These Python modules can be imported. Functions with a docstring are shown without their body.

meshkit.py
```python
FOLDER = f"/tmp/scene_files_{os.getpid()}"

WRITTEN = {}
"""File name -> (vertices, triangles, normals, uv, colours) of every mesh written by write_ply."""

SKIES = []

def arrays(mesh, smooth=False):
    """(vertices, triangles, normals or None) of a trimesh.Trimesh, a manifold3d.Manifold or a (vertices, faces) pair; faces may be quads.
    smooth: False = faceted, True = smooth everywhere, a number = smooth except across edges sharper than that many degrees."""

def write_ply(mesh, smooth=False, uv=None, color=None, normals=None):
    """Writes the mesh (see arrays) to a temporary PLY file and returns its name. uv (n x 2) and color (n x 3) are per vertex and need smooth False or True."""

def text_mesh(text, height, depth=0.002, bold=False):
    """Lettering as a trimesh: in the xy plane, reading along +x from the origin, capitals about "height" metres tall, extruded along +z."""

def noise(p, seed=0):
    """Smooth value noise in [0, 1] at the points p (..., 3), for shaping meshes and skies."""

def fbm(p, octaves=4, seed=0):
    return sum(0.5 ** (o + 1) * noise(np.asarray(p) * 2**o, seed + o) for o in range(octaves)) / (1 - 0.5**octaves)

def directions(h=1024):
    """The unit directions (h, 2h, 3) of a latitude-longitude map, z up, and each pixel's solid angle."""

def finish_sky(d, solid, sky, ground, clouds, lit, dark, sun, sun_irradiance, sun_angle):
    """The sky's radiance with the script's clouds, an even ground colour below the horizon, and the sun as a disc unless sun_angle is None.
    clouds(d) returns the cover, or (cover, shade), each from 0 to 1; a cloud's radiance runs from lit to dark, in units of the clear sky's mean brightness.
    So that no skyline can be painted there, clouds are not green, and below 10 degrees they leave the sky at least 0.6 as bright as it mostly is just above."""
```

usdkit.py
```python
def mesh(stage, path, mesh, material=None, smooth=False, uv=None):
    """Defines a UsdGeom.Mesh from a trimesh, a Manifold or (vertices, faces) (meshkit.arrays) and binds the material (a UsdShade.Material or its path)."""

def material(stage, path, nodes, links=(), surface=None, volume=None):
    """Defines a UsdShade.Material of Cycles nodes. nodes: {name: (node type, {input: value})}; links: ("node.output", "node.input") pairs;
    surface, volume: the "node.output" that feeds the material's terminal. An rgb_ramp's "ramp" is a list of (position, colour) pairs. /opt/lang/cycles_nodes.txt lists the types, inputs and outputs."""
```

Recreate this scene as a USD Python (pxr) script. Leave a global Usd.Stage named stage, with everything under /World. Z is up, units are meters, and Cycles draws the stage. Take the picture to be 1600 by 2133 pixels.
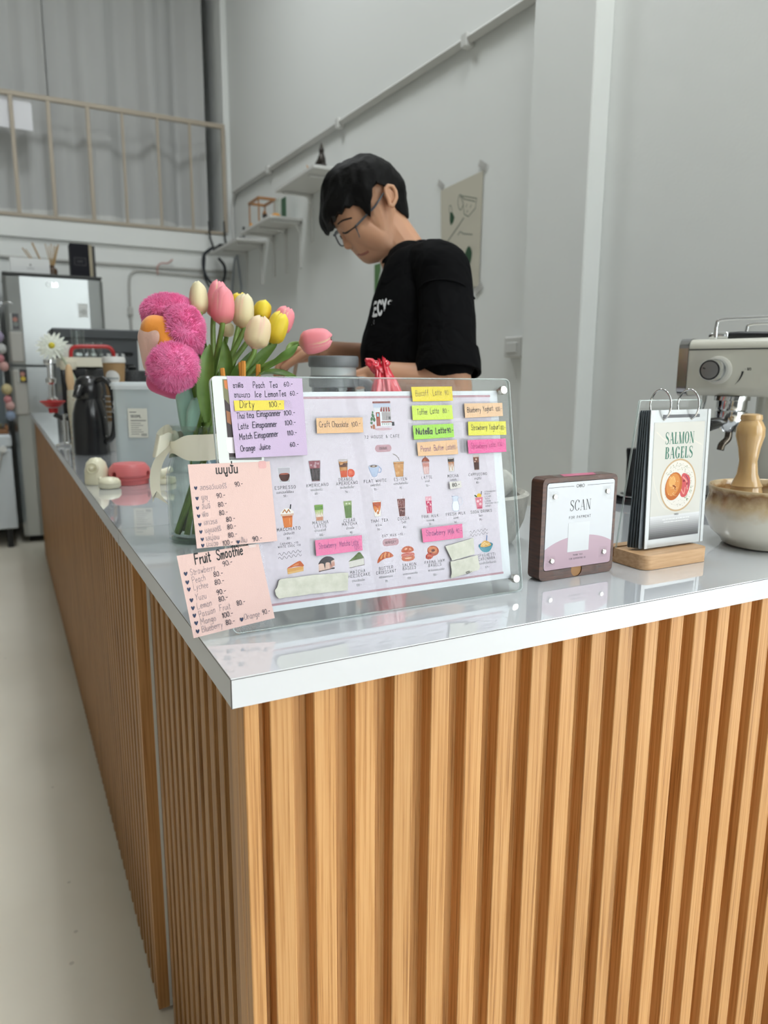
import math, random
import numpy as np
import trimesh
import manifold3d as m3
from shapely import affinity
from shapely.geometry import Polygon, LineString, MultiPolygon, Point, box as sbox
from shapely.ops import unary_union
import usdkit, meshkit
from pxr import Gf, Sdf, Usd, UsdGeom, UsdLux, UsdShade, Vt

random.seed(7)
RNG = np.random.default_rng(7)
stage = Usd.Stage.CreateInMemory()
UsdGeom.SetStageUpAxis(stage, 'Z')
UsdGeom.SetStageMetersPerUnit(stage, 1.0)
UsdGeom.Xform.Define(stage, '/World')
UsdGeom.Scope.Define(stage, '/World/Looks')

# ---------------------------------------------------------------- camera, sky, exposure
EXPOSURE = 0.0
SKY = 1.85
CAM = UsdGeom.Camera.Define(stage, '/World/camera')
CAM.CreateHorizontalApertureAttr(36.0)
CAM.CreateVerticalApertureAttr(48.0)
CAM.CreateFocalLengthAttr(36.0 * 1515.243 / 1600.0)
CAM.CreateClippingRangeAttr(Gf.Vec2f(0.02, 200.0))
CAM.CreateFStopAttr(9.0)
CAM.CreateFocusDistanceAttr(0.77)
CAM.CreateExposureAttr(EXPOSURE)


def camera_pose(pitch, yaw, roll, eye):
    F = np.array([math.sin(yaw) * math.cos(pitch), math.cos(yaw) * math.cos(pitch), -math.sin(pitch)])
    R = np.array([math.cos(yaw), -math.sin(yaw), 0.0])
    U = np.cross(R, F)
    R, U = R * math.cos(roll) + U * math.sin(roll), -R * math.sin(roll) + U * math.cos(roll)
    m = Gf.Matrix4d(*R, 0, *U, 0, *(-F), 0, *eye, 1)
    UsdGeom.Xformable(CAM).AddTransformOp().Set(m)


camera_pose(math.radians(10.733863), math.radians(27.476283), math.radians(0.324175), (-0.144022, -0.540680, 1.139968))

sky = UsdLux.DomeLight.Define(stage, '/World/sky')
sky.CreateColorAttr(Gf.Vec3f(0.93, 0.98, 1.0))
sky.CreateIntensityAttr(SKY)


# ---------------------------------------------------------------- materials
def M(name, nodes, links=(), surface='p.BSDF', volume=None):
    return usdkit.material(stage, '/World/Looks/' + name, nodes, links, surface, volume)


def srgb(r, g, b):
    return tuple(((c / 255) / 12.92 if c / 255 < 0.04045 else ((c / 255 + 0.055) / 1.055) ** 2.4) for c in (r, g, b))


def plain(name, col, rough=0.5, metal=0.0, coat=0.0, spec=0.5, bump=0.0, bump_scale=300, sheen=0.0, var=0.0, var_scale=8, sub=0.0):
    pr = dict(base_color=col, roughness=rough, metallic=metal, coat_weight=coat, specular_ior_level=spec, sheen_weight=sheen)
    if sub:
        pr.update(subsurface_weight=sub, subsurface_scale=0.01, subsurface_radius=(1, .4, .25))
    nodes, links = {'p': ('principled_bsdf', pr)}, []
    if bump:
        nodes['g'] = ('texture_coordinate', {})
        nodes['n'] = ('noise_texture', {'scale': bump_scale, 'detail': 3})
        nodes['b'] = ('bump', {'strength': bump, 'distance': 0.001})
        links += [('g.object', 'n.vector'), ('n.fac', 'b.height'), ('b.normal', 'p.normal')]
    if var:
        nodes['g2'] = ('texture_coordinate', {})
        nodes['n2'] = ('noise_texture', {'scale': var_scale, 'detail': 4})
        nodes['r2'] = ('rgb_ramp', {'ramp': [(0.3, tuple(c * (1 - var) for c in col)), (0.7, tuple(min(1, c * (1 + var)) for c in col))]})
        links += [('g2.object', 'n2.vector'), ('n2.fac', 'r2.fac'), ('r2.color', 'p.base_color')]
    return M(name, nodes, links)


def pane(name, tint=(0.97, 0.98, 0.975), rim=0.85, rough=0.0, milk=0.0, milk_col=(0.8, 0.85, 0.86), base=0.035):
    """Thin clear sheet: straight through, with reflections that grow towards grazing angles on both faces."""
    nodes = {'t': ('transparent_bsdf', {'color': tint}), 'g': ('glossy_bsdf', {'color': (1, 1, 1), 'roughness': rough}),
             'f': ('layer_weight', {'blend': 0.5}), 'pw': ('math', {'math_type': 'power', 'value2': 5.0}),
             'ma': ('math', {'math_type': 'multiply_add', 'value2': rim, 'value3': base}), 'm': ('mix_closure', {})}
    links = [('f.facing', 'pw.value1'), ('pw.value', 'ma.value1'), ('ma.value', 'm.fac'), ('t.BSDF', 'm.closure1'), ('g.BSDF', 'm.closure2')]
    out = 'm.closure'
    if milk:
        nodes['d'] = ('diffuse_bsdf', {'color': milk_col})
        nodes['k'] = ('mix_closure', {'fac': milk})
        links += [('m.closure', 'k.closure1'), ('d.BSDF', 'k.closure2')]
        out = 'k.closure'
    return M(name, nodes, links, out)


def wood(name, dark, mid, light, fine=260.0, along=3.0, rough=0.45, vary=0.12, spec=0.4):
    """Straight-grained wood, grain along world z."""
    nodes = {
        'g': ('geometry', {}), 'o': ('object_info', {}),
        'mp': ('mapping', {'scale': (fine, fine, along)}), 'n': ('noise_texture', {'scale': 1.0, 'detail': 5, 'roughness': 0.62}),
        'mp2': ('mapping', {'scale': (fine * .22, fine * .22, along * .45)}), 'n2': ('noise_texture', {'scale': 1.0, 'detail': 3, 'distortion': 1.2}),
        'mx': ('math', {'math_type': 'multiply_add', 'value2': 0.22, 'value3': 0.0}), 'ad': ('math', {'math_type': 'multiply_add', 'value2': 0.80}),
        'r': ('rgb_ramp', {'ramp': [(0.37, dark), (0.46, mid), (0.58, light)]}),
        'hv': ('map_range', {'from_min': 0.0, 'from_max': 1.0, 'to_min': 1 - vary, 'to_max': 1 + vary}), 'h': ('hsv', {}),
        'b': ('bump', {'strength': 0.12, 'distance': 0.0006}), 'p': ('principled_bsdf', {'roughness': rough, 'specular_ior_level': spec})}
    links = [('g.position', 'mp.vector'), ('mp.vector', 'n.vector'), ('g.position', 'mp2.vector'), ('mp2.vector', 'n2.vector'),
             ('n2.fac', 'mx.value1'), ('n.fac', 'ad.value1'), ('mx.value', 'ad.value3'), ('ad.value', 'r.fac'),
             ('o.random', 'hv.value'), ('hv.result', 'h.value'), ('r.color', 'h.color'), ('h.color', 'p.base_color'),
             ('n.fac', 'b.height'), ('b.normal', 'p.normal')]
    return M(name, nodes, links)


PRINT = M('printed_ink', {'a': ('attribute', {'attribute': 'tint'}), 'p': ('principled_bsdf', {'roughness': 0.55, 'specular_ior_level': 0.25})}, [('a.color', 'p.base_color')])


# ---------------------------------------------------------------- scene tree
_used = {}


def _name(parent, name):
    k = (parent, name)
    n = _used.get(k, -1) + 1
    _used[k] = n
    return name if n == 0 else f'{name}_{n:03d}'


def tag(prim, label=None, cat=None, group=None, kind=None):
    for k, v in (('label', label), ('category', cat), ('group', group), ('kind', kind)):
        if v:
            prim.SetCustomDataByKey(k, v)


class Node:
    def __init__(self, path, loc):
        self.path, self.loc = path, np.asarray(loc, float)
        self.prim = stage.GetPrimAtPath(path)

    def add(self, name, mesh, mat, smooth=False, label=None, kind=None, tint=None):
        """A part (or sub-part) given in world coordinates."""
        v, f, n = meshkit.arrays(mesh, smooth)
        path = self.path + '/' + _name(self.path, name)
        v = v - self.loc
        m = UsdGeom.Mesh.Define(stage, path)
        m.CreatePointsAttr(Vt.Vec3fArray.FromNumpy(v.astype(np.float32)))
        m.CreateFaceVertexCountsAttr(Vt.IntArray.FromNumpy(np.full(len(f), 3, np.int32)))
        m.CreateFaceVertexIndicesAttr(Vt.IntArray.FromNumpy(f.astype(np.int32).ravel()))
        m.CreateSubdivisionSchemeAttr('none')
        if n is not None:
            m.CreateNormalsAttr(Vt.Vec3fArray.FromNumpy(n.astype(np.float32)))
            m.SetNormalsInterpolation('vertex')
        if tint is not None:
            UsdGeom.PrimvarsAPI(m).CreatePrimvar('tint', Sdf.ValueTypeNames.Color3fArray, 'vertex').Set(Vt.Vec3fArray.FromNumpy(np.asarray(tint, np.float32)))
        if mat is not None:
            UsdShade.MaterialBindingAPI.Apply(m.GetPrim()).Bind(mat)
        tag(m.GetPrim(), label=label, kind=kind)
        return Node(path, self.loc)


def thing(name, label, cat, loc=(0, 0, 0), group=None, kind=None):
    path = '/World/' + _name('/World', name)
    x = UsdGeom.Xform.Define(stage, path)
    x.AddTranslateOp().Set(Gf.Vec3d(*map(float, loc)))
    tag(x.GetPrim(), label, cat, group, kind)
    return Node(path, loc)


def single(name, mesh, mat, label, cat, smooth=False, group=None, kind=None, tint=None):
    root = Node('/World', (0, 0, 0))
    n = root.add(name, mesh, mat, smooth, tint=tint)
    tag(n.prim, label, cat, group, kind)
    return n


def struct(name, mesh, mat, label=None, smooth=False):
    return single(name, mesh, mat, label, None, smooth, kind='structure')


def dup(src, loc, label=None, rotz=0.0, scale=1.0, base=None, tilt=None):
    """A copy of a thing with all its parts under the next number."""
    was = src.prim.GetCustomData()
    path = '/World/' + _name('/World', base or src.path.rsplit('/', 1)[1])
    x = UsdGeom.Xform.Define(stage, path)
    x.AddTranslateOp().Set(Gf.Vec3d(*map(float, loc)))
    if rotz:
        x.AddRotateZOp().Set(math.degrees(rotz))
    if tilt is not None:
        x.AddRotateXYZOp(opSuffix='tilt').Set(Gf.Vec3f(*tilt))
    if scale != 1.0:
        x.AddScaleOp().Set(Gf.Vec3f(scale, scale, scale))
    tag(x.GetPrim(), label or was['label'], was['category'], was.get('group'))
    x.GetPrim().GetReferences().AddInternalReference(src.path)
    x.GetPrim().SetInstanceable(True)
    return x.GetPrim()


# ---------------------------------------------------------------- shapes
def cat(*ms):
    out = []
    for m in ms:
        if m is None:
            continue
        if hasattr(m, 'to_mesh'):
            k = m.to_mesh()
            m = trimesh.Trimesh(k.vert_properties[:, :3], k.tri_verts, process=False)
        out.append(m)
    return trimesh.util.concatenate(out)


def box(x0, x1, y0, y1, z0, z1, b=0.0):
    """An axis-aligned box with chamfered edges."""
    if b <= 0:
        m = trimesh.creation.box((x1 - x0, y1 - y0, z1 - z0))
        m.apply_translation(((x0 + x1) / 2, (y0 + y1) / 2, (z0 + z1) / 2))
        return m
    pts = []
    for ix, iy, iz in np.ndindex(2, 2, 2):
        c = np.array([(x0, x1)[ix], (y0, y1)[iy], (z0, z1)[iz]])
        s = np.array([1 - 2 * ix, 1 - 2 * iy, 1 - 2 * iz]) * b
        for k in range(3):
            w = s.copy()
            w[k] = 0
            pts.append(c + w)
    return trimesh.convex.convex_hull(np.array(pts))


def rbox(cx, cy, cz, sx, sy, sz, r, n=4):
    """A rounded box: the hull of eight spheres."""
    sp = trimesh.creation.icosphere(2 if n > 3 else 1, r).vertices
    d = np.array([sx, sy, sz]) / 2 - r
    pts = [sp + np.array([cx, cy, cz]) + d * (np.array([i, j, k]) * 2 - 1) for i, j, k in np.ndindex(2, 2, 2)]
    return trimesh.convex.convex_hull(np.vstack(pts))


def basis(t):
    t = np.asarray(t, float) / np.linalg.norm(t)
    a = np.cross(t, [0, 0, 1.0] if abs(t[2]) < 0.9 else [1.0, 0, 0])
    a /= np.linalg.norm(a)
    return a, np.cross(t, a), t


def tube(pts, r, sides=10, cap=True, closed=False):
    p = np.asarray(pts, float)
    n = len(p)
    rad = np.broadcast_to(np.asarray(r, float), (n,))
    if closed:
        t = np.roll(p, -1, 0) - np.roll(p, 1, 0)
    else:
        t = np.gradient(p, axis=0)
    t /= np.linalg.norm(t, axis=1, keepdims=True) + 1e-12
    a, _, _ = basis(t[0])
    rings = []
    ang = np.arange(sides) * 2 * np.pi / sides
    for i in range(n):
        a = a - t[i] * (a @ t[i])
        a /= np.linalg.norm(a)
        b = np.cross(t[i], a)
        rings.append(p[i] + rad[i] * (np.cos(ang)[:, None] * a + np.sin(ang)[:, None] * b))
    v = np.vstack(rings)
    fs = []
    for i in range(n if closed else n - 1):
        i2 = (i + 1) % n
        for j in range(sides):
            k = (j + 1) % sides
            fs += [[i * sides + j, i * sides + k, i2 * sides + k], [i * sides + j, i2 * sides + k, i2 * sides + j]]
    if cap and not closed:
        v = np.vstack([v, p[0], p[-1]])
        for j in range(sides):
            k = (j + 1) % sides
            fs += [[n * sides, k, j], [n * sides + 1, (n - 1) * sides + j, (n - 1) * sides + k]]
    return trimesh.Trimesh(v, np.array(fs), process=False)


def spline(ctrl, n=8, closed=False):
    c = np.asarray(ctrl, float)
    m = len(c)
    if closed:
        q = np.vstack([c[-1], c, c[0], c[1]])
        segs = m
    else:
        q = np.vstack([2 * c[0] - c[1], c, 2 * c[-1] - c[-2]])
        segs = m - 1
    out = []
    for i in range(segs):
        p0, p1, p2, p3 = q[i], q[i + 1], q[i + 2], q[i + 3]
        for t in np.arange(n) / n:
            out.append(0.5 * (2 * p1 + (p2 - p0) * t + (2 * p0 - 5 * p1 + 4 * p2 - p3) * t * t + (3 * p1 - p0 - 3 * p2 + p3) * t ** 3))
    if not closed:
        out.append(c[-1])
    return np.array(out)


def lathe(profile, at=(0, 0, 0), seg=40, axis=None):
    """Revolves (radius, height) pairs about z, then moves it; axis turns z to another direction."""
    pr = np.asarray(profile, float)
    ang = np.arange(seg) * 2 * np.pi / seg
    v = np.stack([pr[:, None, 0] * np.cos(ang), pr[:, None, 0] * np.sin(ang), np.broadcast_to(pr[:, None, 1], (len(pr), seg))], -1).reshape(-1, 3)
    fs = []
    for i in range(len(pr) - 1):
        for j in range(seg):
            k = (j + 1) % seg
            fs += [[i * seg + j, i * seg + k, (i + 1) * seg + k], [i * seg + j, (i + 1) * seg + k, (i + 1) * seg + j]]
    m = trimesh.Trimesh(v, np.array(fs), process=False)
    m.merge_vertices()
    m.update_faces(m.nondegenerate_faces())
    if axis is not None:
        a, b, t = basis(axis)
        T = np.eye(4)
        T[:3, 0], T[:3, 1], T[:3, 2] = a, b, t
        if np.linalg.det(T[:3, :3]) < 0:
            T[:3, 1] *= -1
        m.apply_transform(T)
    m.apply_translation(at)
    return m


def ball(c, r, sub=3, scale=(1, 1, 1)):
    m = trimesh.creation.icosphere(sub, 1.0)
    m.apply_scale(np.asarray(scale) * r)
    m.apply_translation(c)
    return m


class Frame:
    """A plane in the world: x along e, y along u, z along n."""

    def __init__(self, o, e, u):
        self.o, self.e = np.asarray(o, float), np.asarray(e, float) / np.linalg.norm(e)
        u = np.asarray(u, float)
        u = u - self.e * (u @ self.e)
        self.u = u / np.linalg.norm(u)
        self.n = np.cross(self.e, self.u)

    def pt(self, x, y, z=0.0):
        return self.o + self.e * x + self.u * y + self.n * z

    def put(self, m):
        if hasattr(m, 'to_mesh'):
            m = cat(m)
        v = np.asarray(m.vertices)
        return trimesh.Trimesh(self.o + v[:, :1] * self.e + v[:, 1:2] * self.u + v[:, 2:3] * self.n, m.faces, process=False)


def polys(g):
    if g.is_empty:
        return []
    if g.geom_type == 'Polygon':
        return [g]
    return [x for x in getattr(g, 'geoms', []) for x in polys(x)]


def flat(g, z=0.0):
    """A shapely shape as a flat mesh."""
    vs, fs, n = [], [], 0
    for q in polys(g):
        if q.area < 1e-10:
            continue
        v, f = trimesh.creation.triangulate_polygon(q, engine='earcut')
        vs.append(np.column_stack([v, np.full(len(v), z)]))
        fs.append(np.asarray(f) + n)
        n += len(v)
    f = np.vstack(fs)
    v = np.vstack(vs)
    c = np.cross(v[f[:, 1]] - v[f[:, 0]], v[f[:, 2]] - v[f[:, 0]])[:, 2]
    f[c < 0] = f[c < 0][:, ::-1]
    return trimesh.Trimesh(v, f, process=False)


def slab(g, z0, z1):
    """A shapely shape as a plate between two heights."""
    ms = []
    for q in polys(g):
        m = trimesh.creation.extrude_polygon(q, z1 - z0, engine='earcut')
        m.apply_translation((0, 0, z0))
        ms.append(m)
    return cat(*ms)


def rrect(x0, y0, x1, y1, r, n=6):
    return sbox(x0 + r, y0 + r, x1 - r, y1 - r).buffer(r, quad_segs=n)


def layered(layers, z=0.0):
    """Flat print: (colour, shape) pairs, later ones on top, as one mesh with a colour per vertex."""
    ms, cs, over = [], [], None
    for col, g in reversed(layers):
        q = g if over is None else g.difference(over)
        over = g if over is None else over.union(g)
        if q.is_empty or q.area < 1e-10:
            continue
        m = flat(q, z)
        ms.append(m)
        cs.append(np.tile(np.asarray(col, float), (len(m.vertices), 1)))
    return cat(*ms), np.vstack(cs)


def hulls(chains, refine=None, smooth_n=0):
    """One continuous surface from chains of (point, radius): the union of the hulls of neighbouring spheres."""
    parts = []
    for ch in chains:
        for (p, r), (q, s) in zip(ch[:-1], ch[1:]):
            a = m3.Manifold.sphere(r, 20).translate(tuple(map(float, p)))
            b = m3.Manifold.sphere(s, 20).translate(tuple(map(float, q)))
            parts.append(m3.Manifold.batch_hull([a, b]))
    man = m3.Manifold.batch_boolean(parts, m3.OpType.Add)
    if refine:
        man = man.refine_to_length(refine)
    m = cat(man)
    m.merge_vertices()
    if smooth_n:
        trimesh.smoothing.filter_taubin(m, iterations=smooth_n)
    return m

# ---------------------------------------------------------------- lettering: a pen-stroke alphabet and Thai outlines
PEN = {}
for _l in '''A|60|0,0 30,100 60,0;11,38 49,38
B|56|0,0 0,100;~0,100 40,97 46,78 36,56 0,53;~0,53 45,50 54,28 44,4 0,0
C|58|~58,82 42,99 18,96 2,70 2,32 18,3 42,1 58,18
D|58|0,0 0,100;~0,100 38,94 58,64 56,34 38,6 0,0
E|54|54,100 0,100 0,0 54,0;0,52 44,52
F|54|54,100 0,100 0,0;0,52 42,52
G|60|~58,82 42,99 18,96 2,70 2,32 18,3 42,1 58,18;58,18 58,46 34,46
H|58|0,0 0,100;58,0 58,100;0,50 58,50
I|4|2,0 2,100
J|34|~34,100 34,25 26,3 10,1 0,16
K|56|0,0 0,100;52,100 0,42;14,54 56,0
L|48|0,100 0,0 48,0
M|68|0,0 4,100 34,34 64,100 68,0
N|56|0,0 0,100 56,0 56,100
O|62|~30,100 8,88 0,50 8,12 30,0 54,12 62,50 54,88 30,100
P|52|0,0 0,100;~0,100 42,97 52,74 40,50 0,46
Q|62|~30,100 8,88 0,50 8,12 30,0 54,12 62,50 54,88 30,100;36,24 62,-6
R|54|0,0 0,100;~0,100 42,97 52,74 40,50 0,46;20,46 54,0
S|54|~52,84 38,98 14,98 2,80 10,60 40,46 54,26 44,4 18,0 0,14
T|60|0,100 60,100;30,100 30,0
U|58|~0,100 0,30 10,5 30,0 48,5 58,30 58,100
V|56|0,100 28,0 56,100
W|76|0,100 18,0 38,70 58,0 76,100
X|54|0,0 54,100;0,100 54,0
Y|56|0,100 28,50 56,100;28,50 28,0
Z|54|0,100 54,100 0,0 54,0
a|50|~44,50 26,62 6,48 2,22 14,1 32,6 44,30;44,60 44,10 50,0
b|44|0,100 0,0;~0,34 16,58 38,54 44,30 34,4 14,0 0,14
c|40|~40,50 24,60 6,48 2,22 14,2 40,8
d|43|~42,44 24,60 4,44 4,14 22,0 42,18;42,100 42,0
e|40|~3,32 40,36 38,54 20,60 4,44 2,20 16,0 40,8
f|32|~34,94 22,100 13,84 13,0;0,56 30,56
g|42|~42,46 24,60 5,46 5,18 22,6 42,26;~42,60 42,-16 30,-36 8,-30
h|38|0,100 0,0;~0,34 16,58 34,54 38,34 38,0
i|4|2,58 2,0;2,80 3,84
k|36|0,100 0,0;34,56 0,24;10,32 36,0
l|4|2,100 2,0
m|52|0,58 0,0;~0,36 12,58 24,50 26,0;~26,36 38,58 50,50 52,0
n|36|0,58 0,0;~0,34 16,58 34,52 36,0
o|42|~20,60 5,50 1,28 8,4 22,0 38,8 42,32 34,54 20,60
p|44|0,58 0,-38;~0,34 16,58 38,54 44,30 34,4 14,0 0,14
r|28|0,58 0,0;~0,32 12,52 30,56
s|32|~32,50 18,60 4,50 10,36 30,22 32,8 16,0 0,8
t|30|14,90 14,12;~14,12 18,0 30,4;0,60 30,60
u|38|~0,58 0,18 12,0 28,6 38,30;38,58 38,0
v|36|0,58 18,0 36,58
w|52|0,58 13,0 26,48 39,0 52,58
x|34|0,0 34,58;0,58 34,0
y|38|0,58 18,8;~38,58 18,8 6,-30 -6,-34
z|34|0,58 34,58 0,0 34,0
0|50|~25,100 6,84 0,50 7,14 25,0 44,14 50,50 44,84 25,100
1|20|0,78 14,100 14,0
2|48|~2,78 14,98 38,96 44,74 30,42 0,0;0,0 48,0
3|46|~2,86 20,100 42,88 38,62 16,54;~16,54 44,44 44,14 22,0 0,12
4|50|36,0 36,100 0,30 50,30
5|46|42,100 6,100 4,58;~4,58 26,64 44,46 42,16 22,0 0,10
6|46|~40,94 18,84 4,50 4,18 22,0 42,14 42,38 24,52 5,36
7|46|0,100 46,100 16,0
8|46|~23,54 5,66 6,90 23,100 40,90 41,66 23,54 3,34 5,8 23,0 42,8 43,34 23,54
9|46|~40,74 24,50 5,58 4,84 22,100 40,90 42,64 36,28 20,0
.|8|3,0 6,3
-|34|2,44 34,44
+|40|0,50 40,50;20,70 20,30
&|60|~58,0 10,68 14,94 30,100 40,84 30,66 6,40 2,16 18,0 40,8 58,44
!|6|2,100 2,30;2,3 3,5
/|34|0,-5 34,105
 |34|'''.split('\n'):
    _c, _w, _s = _l.split('|')
    PEN[_c] = (int(_w), [(s[0] == '~', [tuple(float(k) / 100 for k in p.split(',')) for p in s.lstrip('~').split()]) for s in _s.split(';') if s])

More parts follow.
